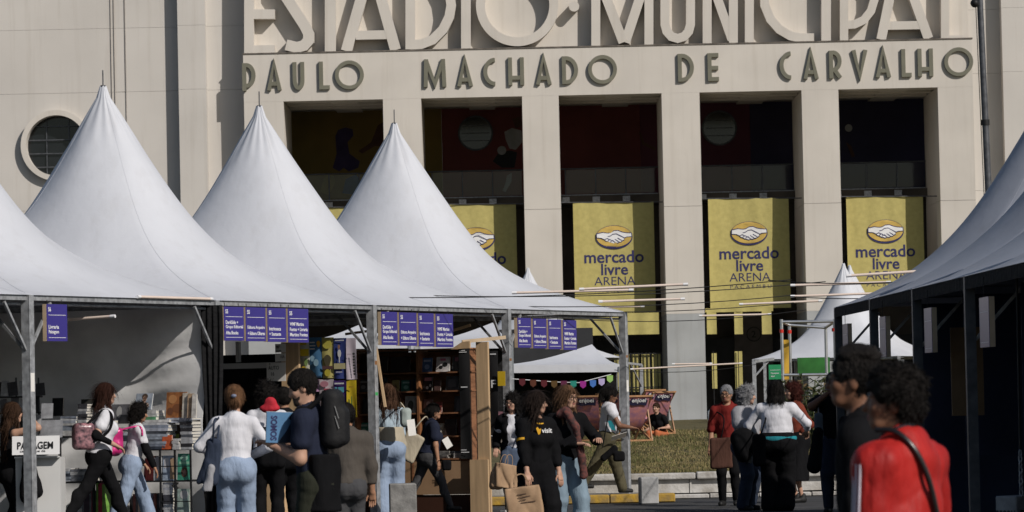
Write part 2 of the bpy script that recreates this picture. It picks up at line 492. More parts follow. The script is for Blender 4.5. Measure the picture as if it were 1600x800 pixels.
painted('painted_ball', [(1326 + 6 * math.cos(a), 200 + 6 * math.sin(a)) for a in np.linspace(0, 6.28, 13)[:-1]], WH)
painted('painted_figure', [(1322, 222), (1330, 228), (1336, 244), (1331, 246)], SKIND)
painted('painted_figure', [(500, 300), (506, 278), (520, 270), (524, 285), (514, 305)], mat('mural_gold', (0.3, 0.22, 0.05), 0.8))
painted('painted_figure', [(535, 302), (540, 280), (556, 272), (566, 285), (560, 305)], BLU)

# railings
GLZ = bpy.data.materials.new('clear_glass'); GLZ.use_nodes = True
_n = GLZ.node_tree.nodes; _l = GLZ.node_tree.links; _n.clear()
_o = _n.new('ShaderNodeOutputMaterial'); _mx = _n.new('ShaderNodeMixShader'); _t = _n.new('ShaderNodeBsdfTransparent'); _g = _n.new('ShaderNodeBsdfGlossy'); _fr = _n.new('ShaderNodeFresnel')
_t.inputs[0].default_value = (0.90, 0.92, 0.92, 1); _g.inputs['Roughness'].default_value = 0.06; _fr.inputs[0].default_value = 1.36
_l.new(_fr.outputs[0], _mx.inputs[0]); _l.new(_t.outputs[0], _mx.inputs[1]); _l.new(_g.outputs[0], _mx.inputs[2]); _l.new(_mx.outputs[0], _o.inputs[0])
RY = D + 4.75
for o in OPEN:
    m = MB(); m.tube([V3(o[0] + 0.003, RY, 10.37), V3(o[1] - 0.003, RY, 10.37)], 0.03, 8)
    r = m.build('railing', STEEL_DARK, stadium)
    x = o[0] + 0.25
    while x < o[1] - 0.1:
        m = MB(); m.box(x - 0.022, x + 0.022, RY - 0.03, RY + 0.03, 9.325, 10.34); m.build('post', STEEL_DARK, r)
        m = MB(); m.box(x - 0.14, x + 0.14, D + 4.3, D + 4.395, 9.06, 9.26); m.build('bracket', STEEL, r)
        x2 = min(x + 1.16, o[1] - 0.01)
        m = MB(); m.box(x + 0.03, x2 - 0.03, RY - 0.006, RY + 0.006, 9.40, 10.33); m.build('pane', GLZ, r)
        x += 1.16
    m = MB(); m.box(o[0] + 0.03, o[1] - 0.03, RY - 0.07, RY - 0.04, 9.325, 9.37); m.build('bottom_rail', STEEL, r)

# ground floor behind the pillars: dark wall with yellow cloths and gates
GY = D + 7.0
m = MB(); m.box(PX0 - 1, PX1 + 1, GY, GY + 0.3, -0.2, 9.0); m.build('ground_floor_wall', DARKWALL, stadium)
m = MB(); m.box(PX0 - 1, PX1 + 1, D + 6.2, D + 6.9, 2.75, 3.75); m.build('entrance_beam', mat('charcoal', (0.02, 0.02, 0.022), 0.6), stadium)
q = back(908, 541, D + 6.2); lettering('NORTE', V3(q[0] - 0.05, D + 6.196, q[2]), (1, 0, 0), Z3, BLACK, stadium, height=0.32, bold=0.01, thick=0.02)
q = back(1178, 522, D + 5.9)
pil2 = MB(); pil2.box(q[0] - 0.75, q[0] + 0.72, D + 5.95, D + 6.19, -0.2, 5.2); pil2.build('gate_column', mat('brown_column', (0.10, 0.085, 0.075), 0.8), stadium)
m = MB(); stroke(m, [V3(q[0] + 0.27 * math.cos(a), D + 5.935, q[2] + 0.27 * math.sin(a)) for a in np.linspace(0, 2 * math.pi, 33)[:-1]], 0.035, (0, 0.013, 0), closed=True); m.build('gate_number_ring', BLACK, stadium)
lettering('2', V3(q[0] - 0.09, D + 5.945, q[2] - 0.13), (1, 0, 0), Z3, BLACK, stadium, height=0.26, bold=0.012, thick=0.02)
# yellow cloth strips on the entrance
def strip(px0, px1, py0, py1, dy, name='yellow_strip', m_=YELLOW):
    a = back(px0, py0, D + dy); c = back(px1, py1, D + dy)
    n1 = max(3, int(abs(c[0] - a[0]) / 0.12)); n2 = 8
    P = [[V3(a[0] + (c[0] - a[0]) * i / n1, D + dy + 0.02 * math.sin(9 * i / n1 * abs(c[0] - a[0])), a[2] + (c[2] - a[2]) * j / n2) for j in range(n2 + 1)] for i in range(n1 + 1)]
    mb = MB(); mb.sheet(P, thick=(0, 0.01, 0)); return mb.build(name, m_, stadium)
for a, c in ((1104, 1120), (1147, 1161), (1190, 1206)): strip(a, c, 486, 522, 0.9)
strip(1102, 1208, 482, 486, 0.9)
for a, c, y0, y1 in ((1112, 1121, 552, 607), (1148, 1161, 549, 607), (960, 968, 553, 612), (970, 985, 553, 612), (987, 1000, 553, 612), (1002, 1016, 553, 612), (1018, 1033, 553, 612)):
    strip(a, c, y0, y1, 0.5)
strip(898, 1030, 491, 522, 0.15); strip(895, 918, 580, 640, 0.5)
gates = MB(); GQ = [back(x, 580, D + 0.45)[0] for x in range(962, 1036, 6)] + [back(x, 580, D + 0.45)[0] for x in (1115, 1154)]
for x in GQ: gates.bar(V3(x, D + 0.42, 1.2), V3(x, D + 0.42, 3.2), 0.03)
gates.bar(V3(GQ[0], D + 0.42, 3.15), V3(GQ[12], D + 0.42, 3.15), 0.04); gates.bar(V3(GQ[0], D + 0.42, 1.9), V3(GQ[12], D + 0.42, 1.9), 0.04)
gates.build('gate_bars', BLACK, stadium)['kind'] = 'stuff'

# ---- large relief letters
def PXF(x, y): return F(x, y, 0.03)
BIG = [
 ('E', [(15, [(389, -60), (389, 84)]), (15, [(389, 22), (429, 22)]), (12, [(389, 77), (429, 76)]), (14, [(389, -52), (429, -52)])]),
 ('S', [(17, [(482, -40), (474, -50), (458, -55), (444, -51), (435, -39), (436, -22), (450, 0), (476, 40), (482, 52), (482, 63), (475, 71), (464, 74), (447, 70)])]),
 ('T', [(17, [(516, -60), (516, 81)]), (14, [(490, -56), (545, -57)])]),
 ('A', [(17, [(580, -58), (541, 80)]), (17, [(580, -58), (618, 78)]), (14, [(556, 55), (606, 54)])]),
 ('D', [(15, [(641, -58), (641, 77)]), (15, [(641, 70), (658, 69), (676, 62), (692, 46), (702, 26), (705, 8), (702, -14), (692, -34), (676, -46), (658, -51), (641, -51)])]),
 ('I', [(15, [(728, -58), (728, 77)])]),
 ('O', 'ring', (808, 8), 57.5, 14),
 ('dot', 'disc', (897, 10), 8),
 ('M', [(14, [(931, -58), (931, 72)]), (14, [(1014, -58), (1014, 70)]), (15, [(931, -46), (974, 66)]), (15, [(1014, -46), (977, 66)])]),
 ('U', [(14, [(1039, -58), (1039, 38), (1042, 49), (1049, 57), (1059, 60), (1069, 57), (1076, 49), (1079, 38), (1079, -58)])]),
 ('N', [(14, [(1105, -58), (1105, 69)]), (14, [(1146, -58), (1146, 68)]), (14, [(1105, -48), (1144, 62)])]),
 ('I', [(14, [(1171, -58), (1171, 68)])]),
 ('C', [(14, [(1272, 59), (1250, 59), (1235, 56), (1218, 46), (1204, 30), (1195, 8), (1195, -12), (1204, -32), (1218, -46), (1235, -56), (1255, -59), (1272, -54)])]),
 ('I', [(15, [(1291, -58), (1291, 67)])]),
 ('P', [(13, [(1319, -58), (1319, 66)]), (13, [(1319, 39), (1335, 38), (1350, 31), (1361, 17), (1367, -3), (1367, -24), (1350, -48), (1319, -52)])]),
 ('A', [(15, [(1404, -70), (1377, 66)]), (15, [(1404, -70), (1451, 64)]), (13, [(1386, 40), (1441, 39)])]),
 ('L', [(13, [(1477, -58), (1477, 65)]), (8, [(1477, 60), (1507, 60)])]),
]
for it in BIG:
    mb = MB()
    if it[1] == 'ring':
        c, r, w = it[2], it[3], it[4]; C = PXF(*c); k = scale_at(D)
        stroke(mb, [C + V3(r / k * math.cos(a), 0, r / k * math.sin(a)) for a in np.linspace(0, 2 * math.pi, 73)[:-1]], w / k, (0, 0.518, 0), closed=True)
    elif it[1] == 'disc':
        C = PXF(*it[2]); k = scale_at(D); r = it[3] / k
        mb.prism([C + V3(r * math.cos(a), 0, r * math.sin(a)) for a in np.linspace(0, 2 * math.pi, 33)[:-1]], (0, 0.518, 0))
    else:
        for q, (w, pts) in enumerate(it[1]):
            P = [PXF(*p) + V3(0, 0.006 * q, 0) for p in pts]
            for p in P: p[2] = max(p[2], Z_FRIEZE + 0.055)
            stroke(mb, P, w / scale_at(D), (0, 0.518 - 0.006 * q, 0))
    mb.build('relief_letter', PLASTER_UP, stadium)

# ---- small olive letters on the frieze
arc = lambda cx, cy, rx, ry, a0, a1, n=14: [(cx + rx * math.cos(math.radians(a0 + (a1 - a0) * i / n)), cy + ry * math.sin(math.radians(a0 + (a1 - a0) * i / n))) for i in range(n + 1)]
GLYPH = {
 'A': [[(0.06, 0), (0.5, 1), (0.94, 0)], [(0.18, 0.24), (0.82, 0.24)]],
 'P': [[(0.1, 0), (0.1, 1)], [(0.1, 0.93)] + arc(0.3, 0.56, 0.6, 0.37, 90, -90) + [(0.1, 0.19)]],
 'U': [[(0.1, 1), (0.1, 0.35)] + arc(0.5, 0.35, 0.4, 0.28, 180, 360) + [(0.9, 0.35), (0.9, 1)]],
 'L': [[(0.12, 1), (0.12, 0.07), (1, 0.07)]],
 'M': [[(0.06, 0), (0.1, 1)], [(0.94, 0), (0.9, 1)], [(0.1, 0.96), (0.5, 0.1), (0.9, 0.96)]],
 'C': [arc(0.85, 0.5, 0.78, 0.43, 88, 272, 18)],
 'H': [[(0.1, 0), (0.1, 1)], [(0.9, 0), (0.9, 1)], [(0.1, 0.27), (0.9, 0.27)]],
 'D': [[(0.1, 0), (0.1, 1)], [(0.1, 0.93)] + arc(0.25, 0.5, 0.67, 0.43, 90, -90, 16) + [(0.1, 0.07)]],
 'E': [[(0.12, 0), (0.12, 1)], [(0.12, 0.93), (1, 0.93)], [(0.12, 0.47), (0.95, 0.47)], [(0.12, 0.07), (1, 0.07)]],
 'R': [[(0.1, 0), (0.1, 1)], [(0.1, 0.93)] + arc(0.3, 0.62, 0.58, 0.31, 90, -90) + [(0.1, 0.31)], [(0.4, 0.31), (0.92, 0.02)]],
 'V': [[(0.06, 1), (0.5, 0.04), (0.94, 1)]],
}
WORDS = [('P', 377, 401), ('A', 416, 441), ('U', 456, 477), ('L', 497, 518), ('O', 524, 568), ('M', 660, 699), ('A', 713, 740), ('C', 754, 779), ('H', 792, 821), ('A', 836, 863), ('D', 876, 905), ('O', 919, 964),
         ('D', 1057, 1086), ('E', 1104, 1126), ('C', 1217, 1241), ('A', 1254, 1280), ('R', 1294, 1317), ('V', 1330, 1357), ('A', 1367, 1393), ('L', 1407, 1427), ('H', 1432, 1460), ('O', 1476, 1520)]
for ch, a, c in WORDS:
    x0, x1 = F(a, 115)[0], F(c, 115)[0]; z0, z1 = 13.25, 14.29; yf = D - 0.11; mb = MB()
    T = lambda u, v, q=0: V3(x0 + 0.07 + (x1 - x0 - 0.14) * u, yf + 0.005 * q, z0 + (z1 - z0) * v)
    if ch == 'O':
        stroke(mb, [V3((x0 + x1) / 2 + 0.47 * math.cos(t), yf, (z0 + z1) / 2 + 0.47 * math.sin(t)) for t in np.linspace(0, 2 * math.pi, 41)[:-1]], 0.14, (0, 0.108, 0), closed=True)
    else:
        for q, pl in enumerate(GLYPH[ch]): stroke(mb, [T(u, v, q) for u, v in pl], 0.15, (0, 0.108 - 0.005 * q, 0))
    mb.build('name_letter', LETTER, stadium)

# ---- hanging banners between the pillars
BNY = D + 1.15
HAND = [(-0.96, 0.25), (-0.62, 0.37), (-0.33, 0.30), (-0.18, 0.34), (0.0, 0.50), (0.22, 0.52), (0.45, 0.38), (0.68, 0.30), (0.97, 0.27), (0.985, 0.0), (0.72, -0.02), (0.55, -0.12), (0.56, -0.30), (0.46, -0.36), (0.40, -0.46), (0.28, -0.48), (0.2, -0.57), (0.08, -0.53), (-0.02, -0.62), (-0.14, -0.55), (-0.24, -0.52), (-0.34, -0.42), (-0.46, -0.36), (-0.52, -0.24), (-0.7, -0.10), (-0.96, -0.06)]
def banner(i, cx_px, top, bot, label, wpx=126):
    c = back(cx_px, top, BNY); cb = back(cx_px, bot, BNY); w = wpx / scale_at(BNY) 
    root = thing('hanging_banner', label, 'banner', (c[0], BNY, cb[2]), 'yellow banners hung between the stadium pillars')
    ph = 1.7 * i
    def g(x, z):
        t = (c[2] - z)
        return 0.022 * np.sin(2.6 * x + ph + 0.25 * t) + 0.008 * np.sin(9.0 * x + 2 * ph - 0.6 * t) * np.clip(1.2 - 0.25 * t, 0.2, 1) + 0.02 * np.sin(0.9 * t + ph)
    n1, n2 = 40, 30
    P = [[V3(x, BNY + g(x, z), z) for z in np.linspace(cb[2], c[2], n2)] for x in np.linspace(c[0] - w / 2, c[0] + w / 2, n1)]
    mb = MB(); mb.sheet(P, thick=(0, 0.008, 0)); mb.build('cloth', YELLOW, root)
    mb = MB(); o = OPEN[i]; mb.tube([V3(o[0] - 0.0, BNY - 0.02, c[2] + 0.03), V3(o[1] + 0.0, BNY - 0.02, c[2] - 0.03)], 0.022, 6); mb.build('rod', STEEL_DARK, root)
    k = scale_at(BNY)
    def conform(ob, dy):
        me = ob.data; L = root_loc(root)
        for v in me.vertices:
            v.co.y += float(g(v.co.x + L[0], v.co.z + L[2])) - dy
    def poly2(pts, m_, dy, name):
        mb = MB(); O = V3(c[0], BNY, c[2] - 54 / k)
        mb.prism([O + V3(x * 29.0 / k, 0, y * 18.0 / k) for x, y in pts], (0, -0.002, 0)); ob = mb.build(name, m_, root); conform(ob, dy); return ob
    ell = lambda rx, ry, dy=0: [(rx * math.cos(a), dy + ry * math.sin(a)) for a in np.linspace(0, 2 * math.pi, 49)[:-1]]
    poly2(ell(1.0, 1.04, -0.05), NAVYPRINT, 0.022, 'emblem_rim'); poly2(ell(0.955, 0.93, 0.02), GOLDPRINT, 0.034, 'emblem_field')
    poly2([(x * 1.0, y * 1.0 + (0.05 if y > 0 else -0.05)) for x, y in HAND], NAVYPRINT, 0.046, 'emblem_outline'); poly2([(x * 0.955, y * 0.95) for x, y in HAND], WHITE, 0.058, 'emblem_hands')
    mb = MB(); O = V3(c[0], BNY, c[2] - 54 / k)
    for line in ([(-0.33, 0.02), (-0.20, 0.06), (-0.05, 0.22), (0.14, 0.25), (0.34, 0.08), (0.57, -0.12)], [(0.2, -0.12), (0.42, -0.34)], [(0.05, -0.22), (0.26, -0.45)], [(-0.08, -0.3), (0.06, -0.5)], [(-0.48, -0.22), (-0.36, -0.14), (-0.26, -0.24)], [(-0.34, -0.36), (-0.22, -0.24), (-0.12, -0.34)], [(-0.2, -0.46), (-0.1, -0.34), (0, -0.42)]):
        stroke(mb, [O + V3(x * 29 / k, 0, y * 18 / k) for x, y in line], 1.1 / k, (0, -0.002, 0))
    ob = mb.build('emblem_lines', NAVYPRINT, root); conform(ob, 0.068)
    for body, x0, x1, y0, h, bold in (('mercado', -47, 46, 95, None, 0.018), ('livre', -21, 21, 114, None, 0.018), ('ARENA', -32, 32, 129.5, 13, -0.006), ('PACAEMBU', -31, 33, 140.5, 5.5, -0.012)):
        body_ = body if body != 'PACAEMBU' else 'P A C A E M B U'
        ob = lettering(body_, V3(c[0] + x0 / k, BNY, c[2] - y0 / k), (1, 0, 0), Z3, NAVYPRINT, root, width=(x1 - x0) / k, height=(h / k if h else None), bold=bold, thick=0.002)
        conform(ob, 0.006)
    return root
banner(0, 520, 324, 494, 'yellow banner almost wholly hidden behind the second tent peak', 124)
banner(1, 743, 319, 490, 'yellow banner half hidden behind the third tent peak, its emblem cut off')
banner(2, 958, 316, 489, 'yellow banner in the middle opening, beside the pillar with the plain grey base')
banner(3, 1169, 310, 482, 'yellow banner above the circled number 2, with its small bottom line readable')
banner(4, 1382, 307, 478, 'yellow banner in the end opening, above the pointed white tent tops', 120)
# ================================================================== GROUND
m = MB(); m.add([(-260, -80, 0), (260, -80, 0), (260, 330, 0), (-260, 330, 0)], [(0, 1, 2, 3)])
tag(m.build('ground', ASPHALT), 'dark worn asphalt of the plaza', kind='structure')

# grass terrace
def gz(x, y):
    t = np.clip((y - 60.4) / 28.0, 0, 1); side = np.clip((x + 4.5) / 3.0, 0, 1)
    f = np.clip((139 - y) / 12, 0, 1)
    return ((0.38 + 0.38 * t ** 0.85) * side + 0.02 * np.sin(1.3 * x + 0.4 * y) * side * t) * f * f * (3 - 2 * f)
xs = np.linspace(-6, 40, 93); ys = np.concatenate([np.linspace(60.42, 92, 64), np.linspace(93, 141, 20)])
P = np.array([[V3(x, y, float(gz(x, y)) + 0.004) for y in ys] for x in xs])
GRASSM = mat('dry_grass_ground', (0.13, 0.105, 0.048), 0.95, 0.3, 1.6, 0.6, 70, c2=(0.072, 0.068, 0.028))
m = MB(); m.sheet(P[:, :, :]); tag(m.build('grass_bank', GRASSM), 'dry mown grass bank behind the whitewashed low wall', kind='structure')
NB = 90000
gx = rng.uniform(0.0, 10.5, NB); gy = 60.52 + 31 * rng.random(NB) ** 1.3
_bare = np.sin(gx * 1.35 + 1.0) + np.sin(gy * 0.55 + gx * 0.4) + 0.6 * np.sin(gx * 4.1 - gy * 1.7); _mv = (_bare > 1.25) & (rng.random(NB) < 0.85); gx = np.where(_mv, rng.uniform(0.0, 10.5, NB), gx)
patch = np.sin(gx * 2.1 + np.sin(gy * 0.9) * 2) * np.sin(gy * 1.1 + gx * 0.7)
hh = (0.020 + 0.042 * rng.random(NB)) * (1 + 0.45 * patch) * np.where(rng.random(NB) < 0.05, 1.9, 1.0) * np.where(gy < 61.0, 1.5, 1.0)
aa = rng.uniform(0, math.pi, NB); wd = 0.006 + 0.006 * rng.random(NB)
base = np.stack([gx, gy, gz(gx, gy)], 1)
dx = np.stack([np.cos(aa) * wd, np.sin(aa) * wd, np.zeros(NB)], 1)
lean = np.stack([rng.normal(0, 0.02, NB), rng.normal(0, 0.02, NB), hh], 1)
Vg = np.concatenate([base - dx, base + dx, base + lean]); Fg = np.stack([np.arange(NB), np.arange(NB) + NB, np.arange(NB) + 2 * NB], 1)
GM = [mat('grass_blade_dry', (0.23, 0.185, 0.085), 0.9, 0.25, 2), mat('grass_blade_olive', (0.115, 0.115, 0.04), 0.9, 0.25, 2)]
g_ = raw_mesh('grass_blades', Vg, Fg, GM, mi=((rng.random(NB) + 0.5 * patch) > 0.55), smooth=False)
tag(g_, 'short dry grass blades on the bank', 'grass', kind='stuff')

# whitewashed low wall: cap stones, face blocks, lower step
lw = thing('low_wall', 'whitewashed low stone wall with chipped cap stones along the grass bank', 'low wall', (5, 60.3, 0))
x = -3.5
while x < 13:
    L = random.uniform(0.75, 1.25)
    m = MB(); dz = random.uniform(-0.012, 0.012); dy = random.uniform(-0.02, 0.02)
    m.box(x + 0.008, x + L - 0.008, 60.13 + dy, 60.48, 0.305, 0.405 + dz)
    o = m.build('cap_stone', WHITEWASH, lw); bv = o.modifiers.new('edge', 'BEVEL'); bv.width = 0.02; bv.segments = 2
    m = MB(); m.box(x - 0.1, x - 0.1 + L - 0.01, 60.22 + dy / 2, 60.46, 0.09, 0.297); m.build('wall_block', WHITEWASH, lw)
    m = MB(); m.box(x + 0.2, x + 0.2 + L - 0.012, 60.02, 60.42, 0.004, 0.072 + dz / 2)
    o = m.build('step_stone', WHITEWASH, lw); bv = o.modifiers.new('edge', 'BEVEL'); bv.width = 0.012
    x += L
# yellow kerb
kb = thing('yellow_kerb', 'yellow painted kerb along the paving in front of the stalls', 'kerb', (0, 58.4, 0), kind='structure')
x = -4.6
while x < 1.9:
    m = MB(); m.box(x + 0.004, x + 0.996, 58.3, 58.75, 0.004, 0.13 + random.uniform(-0.006, 0.006)); o = m.build('kerb_stone', YELLOWPAINT, kb)
    bv = o.modifiers.new('edge', 'BEVEL'); bv.width = 0.015; x += 1.0
m = MB(); m.box(-5.2, 1.9, 58.755, 60.0, 0.003, 0.118); tag(m.build('pavement', CONCRETE), 'narrow concrete pavement behind the yellow kerb', kind='structure')

# ================================================================== LEFT ROW OF TENTS
ROW0 = V3(-5.50, 43.473, 0); RV = V3(1.7993, 4.007, 0); TW = float(np.linalg.norm(RV)); VH = RV / TW; NH = V3(-VH[1], VH[0], 0)
TD = 5.6; EAVE = 2.92; PEAK = 5.86
PK = lambda k: ROW0 + RV * k

def canopy_mesh(c, vh, nh, a, bd, eave, peak, seed=0, nt_=34, nth=96):
    rg = np.random.default_rng(seed); ph = rg.uniform(0, 6.28, 6)
    P = []; global LASTP
    for i in range(nt_ + 1):
        t = (i / nt_) ** 0.85
        r = max(0.016, 0.67 * t + 0.33 * t ** 6); q = t ** 4
        row = []
        for j in range(nth + 1):
            th = 2 * math.pi * j / nth
            c_, s_ = math.cos(th), math.sin(th)
            rs = 1.0 / max(abs(c_), abs(s_))
            k = r * ((1 - q) + q * rs)
            pl = max(0.0, 1 - t / 0.30)
            k *= 1 + 0.05 * pl * math.cos(15 * th + ph[0] + 2 * math.sin(2 * th + ph[5])) + 0.004 * math.sin(7 * th + ph[1] + 9 * t) * (1 - t) + 0.006 * math.cos(4 * th) * (t > 0.2) * (1 - t)
            z = eave + (peak - eave) * (1 - t) + 0.016 * math.sin(5 * th + ph[2]) * math.sin(7 * t + ph[3]) * (t < 0.98) 
            row.append(c + vh * (a * k * c_) + nh * (bd * k * s_) + V3(0, 0, z))
        P.append(row)
    LASTP = P
    m = MB(); m.sheet(P)
    m.add([c + V3(0, 0, peak + 0.015)] + [P[0][j] for j in range(nth)], [(0, 1 + j, 1 + (j + 1) % nth) for j in range(nth)])
    return m

def seams(parent, m_):
    nth = len(LASTP[0]) - 1
    for j in [nth * q // 8 + (nth // 16 if False else 0) for q in (1, 3, 5, 7)]:
        b = MB(); b.tube([r[j] + V3(0, 0, 0.001) for r in LASTP], 0.0022, 5, cap=False); b.build('seam', m_, parent)

def tent_pole(p, parent, dz=EAVE, base_plate=True, w=0.104, m_=None):
    m = MB(); v, n = VH * w / 2, NH * w / 2
    m.obox(p - v - n, v * 2, n * 2, V3(0, 0, dz))
    for s in (-1, 1):        # raised corner lips of the aluminium profile
        m.obox(p + v * s * 1.0 - n * 1.06 - VH * 0.011 * (s > 0), VH * 0.011, NH * 0.012, V3(0, 0, dz - 0.002))
    o = m.build('pole', m_ or STEEL, parent)
    m = MB(); m.cbox(p + V3(0, 0, 0.01), 0.22, 0.22, 0.018, VH, NH); m.build('foot_plate', STEEL, o)
    return o

def tent_frame(root, k, last=False):
    p0, p1 = PK(k), PK(k + 1)
    tent_pole(p0, root); tent_pole(p0 + NH * TD, root)
    if last: tent_pole(p1, root); tent_pole(p1 + NH * TD, root)
    for q, off in ((p0, NH * 0), (p0 + NH * TD, NH * 0)):
        m = MB(); m.bar(q + VH * 0.05 + V3(0, 0, EAVE - 0.03), q + RV - VH * 0.05 + V3(0, 0, EAVE - 0.03), 0.05, 0.06); m.build('eave_beam', STEEL, root)
        m = MB(); m.tube([q + VH * 0.05 + NH * 0.06 + V3(0, 0, EAVE - 0.10), q + RV - VH * 0.05 + NH * 0.06 + V3(0, 0, EAVE - 0.10)], 0.018, 6); m.build('curtain_rail', STEEL, root)
    for q in ((p0, p1) if last else (p0,)):
        m = MB(); m.bar(q + NH * 0.05 + V3(0, 0, EAVE - 0.035), q + NH * (TD - 0.05) + V3(0, 0, EAVE - 0.035), 0.05, 0.06); m.build('side_beam', STEEL, root)
    for q, d in ((p0, VH), (p1, -VH)):
        m = MB(); m.bar(q + d * 0.05 + V3(0, 0, EAVE - 0.62), q + d * 0.50 + V3(0, 0, EAVE - 0.08), 0.03); m.build('brace', STEEL, root)
        m = MB(); m.bar(q + NH * 0.05 + V3(0, 0, EAVE - 0.62), q + NH * 0.55 + V3(0, 0, EAVE - 0.08), 0.03); m.build('brace', STEEL, root)

tent_labels = {-1: 'pointed white tent whose top is cut by the picture edge, in front of the row',
               0: 'pointed white tent over the stall with the white counter and grey cloth wall', 1: 'tallest looking pointed white tent, next to the round wall window',
               2: 'pointed white tent between the other peaks, below the letters PAULO', 3: 'pointed white tent at the far end of the stall row, below a pillar'}
TENTS = {}
for k in range(-1, 4):
    root = thing('pointed_tent', tent_labels[k], 'tent', PK(k), 'pointed white tents in the stall row')
    TENTS[k] = root
    c = PK(k) + RV / 2 + NH * TD / 2
    canopy_mesh(c, VH, NH, TW / 2 + 0.03, TD / 2 + 0.05, EAVE, PEAK, seed=k + 5).build('canopy', TENT, root); seams(root, TENT)
    m = MB(); m.tube([c + V3(0, 0, PEAK - 0.05), c + V3(0, 0, PEAK + 0.22)], 0.009, 6); m.tube([c + V3(0, 0, PEAK + 0.0), c + V3(0, 0, PEAK + 0.02)], 0.035, 10); m.build('finial', STEEL_DARK, root)
    tent_frame(root, k, k == 3)

def tarp_wall(k, t0, t1, z0, z1, m_, parent, name='side_wall', off=0.10, amp=0.035, seed=1, wr=1.0):
    rg = np.random.default_rng(seed); ph = rg.uniform(0, 6.28, 8)
    n1, n2 = 70, 40; P = []
    for i in range(n1 + 1):
        t = t0 + (t1 - t0) * i / n1; row = []
        for j in range(n2 + 1):
            z = z0 + (z1 - z0) * j / n2
            d = amp * (math.sin(2.0 * t + 0.8 * z + ph[0]) + 0.5 * math.sin(5.3 * t - 1.3 * z + ph[1]) + 0.35 * wr * math.sin(9 * z + 2.2 * math.sin(1.6 * t + ph[2]) + ph[3]) + 0.25 * wr * math.sin(21 * z + 5 * t + ph[4]) * math.sin(3 * t + ph[5]))
            row.append(PK(k) + NH * t - VH * (off + d) + V3(0, 0, z))
        P.append(row)
    m = MB(); m.sheet(P, thick=VH * 0.01); return m.build(name, m_, parent)
tarp_wall(1, 0.10, 5.5, 0.05, 2.84, TENT2, TENTS[0], seed=3, amp=0.045, wr=1.7)
tarp_wall(2, 0.95, 5.6, 0.05, 2.30, BLACKCLOTH, TENTS[1], seed=4)
for k in (0, 1, 2):   # rear walls; black cloth added to keep the stalls dark
    P = [[PK(k) + RV * (i / 30.0) + NH * (TD - 0.06 + 0.03 * math.sin(i * 0.9 + k)) + V3(0, 0, z) for z in np.linspace(0.05, 2.84 if k == 0 else 2.4, 10)] for i in range(31)]
    m = MB(); m.sheet(P, thick=NH * 0.01); m.build('rear_wall', TENT2 if k == 0 else BLACKCLOTH, TENTS[k])
# black drape beside the pole between the first two stalls
P = [[PK(1) - NH * 0.10 - VH * (0.06 + 0.035 * math.sin(u * 23) * (0.3 + 0.7 * v)) - NH * (0.0) + V3(-0.20 + 0.22 * u + 0.05 * math.sin(5 * v + 1) * (u - 0.5), 0, 2.86 - 2.6 * v) for v in np.linspace(0, 1, 24)] for u in np.linspace(0, 1, 26)]
m = MB(); m.sheet(P, thick=(0, 0.012, 0)); tag(m.build('black_drape', BLACKCLOTH), 'long black cloth tied to the tent pole beside the woman in white', 'curtain')

# paper stickers and tape on poles
def pole_paper(k, y0, y1, name='paper_notice', m_=PAPER, parent=None):
    a = onplane(0, 0, PK(k), NH) * 0
    z0 = EYE + (620 + ROLL * (805 - 0) * 0 - 0) * 0
    s = scale_at(PK(k)[1]); px = 804.7 + PK(k)[0] * s; yh = 620 + ROLL * (px - 804.7)
    za, zb = EYE + (yh - y1) / s, EYE + (yh - y0) / s
    m = MB(); m.obox(PK(k) - VH * 0.0465 - NH * 0.052 + V3(0, 0, za), VH * 0.001 + VH * 0.094, -NH * 0.002, V3(0, 0, zb - za))
    m.obox(PK(k) - VH * 0.048 - NH * 0.05 + V3(0, 0, za), VH * -0.002, NH * 0.10, V3(0, 0, zb - za))
    m.build(name, m_, parent or TENTS[min(k, 3)])
TAPE = mat('brown_tape', (0.25, 0.12, 0.05), 0.6)
pole_paper(0, 583, 612); pole_paper(4, 594, 612); pole_paper(4, 555, 559, 'tape', TAPE); pole_paper(3, 560, 564, 'tape', TAPE); pole_paper(2, 564, 570, 'tape', TAPE)
pole_paper(2, 613, 618, 'green_tape', mat('green_tape', (0.05, 0.35, 0.1), 0.6))

# concrete weights beside the poles
def block(name, label, c, sx, sy, sz, ax, m_=CONCRETE):
    m = MB(); ax = unit(ax); m.cbox(V3(*c) + V3(0, 0, sz / 2 + 0.004), sx, sy, sz, ax, np.cross(Z3, ax))
    o = m.build(name, m_); o.modifiers.new('edge', 'BEVEL').width = 0.015
    return tag(o, label, 'concrete weight', 'concrete weights by the tent poles')
q = back(629, 760, 51.0); cw = block('concrete_weight', 'upright grey concrete block in front of the pole by the bookshelf', (q[0], 51.0, 0), 0.36, 0.36, 0.53, (1, 0.05, 0))
q = back(1013, 760, 57.6); block('concrete_weight', 'pale square concrete block at the foot of the last stall pole', (q[0], 57.6, 0), 0.27, 0.27, 0.40, (1, 0.12, 0), mat('pale_concrete', (0.36, 0.36, 0.36), 0.7, 0.25, 5, 0.2, 30))

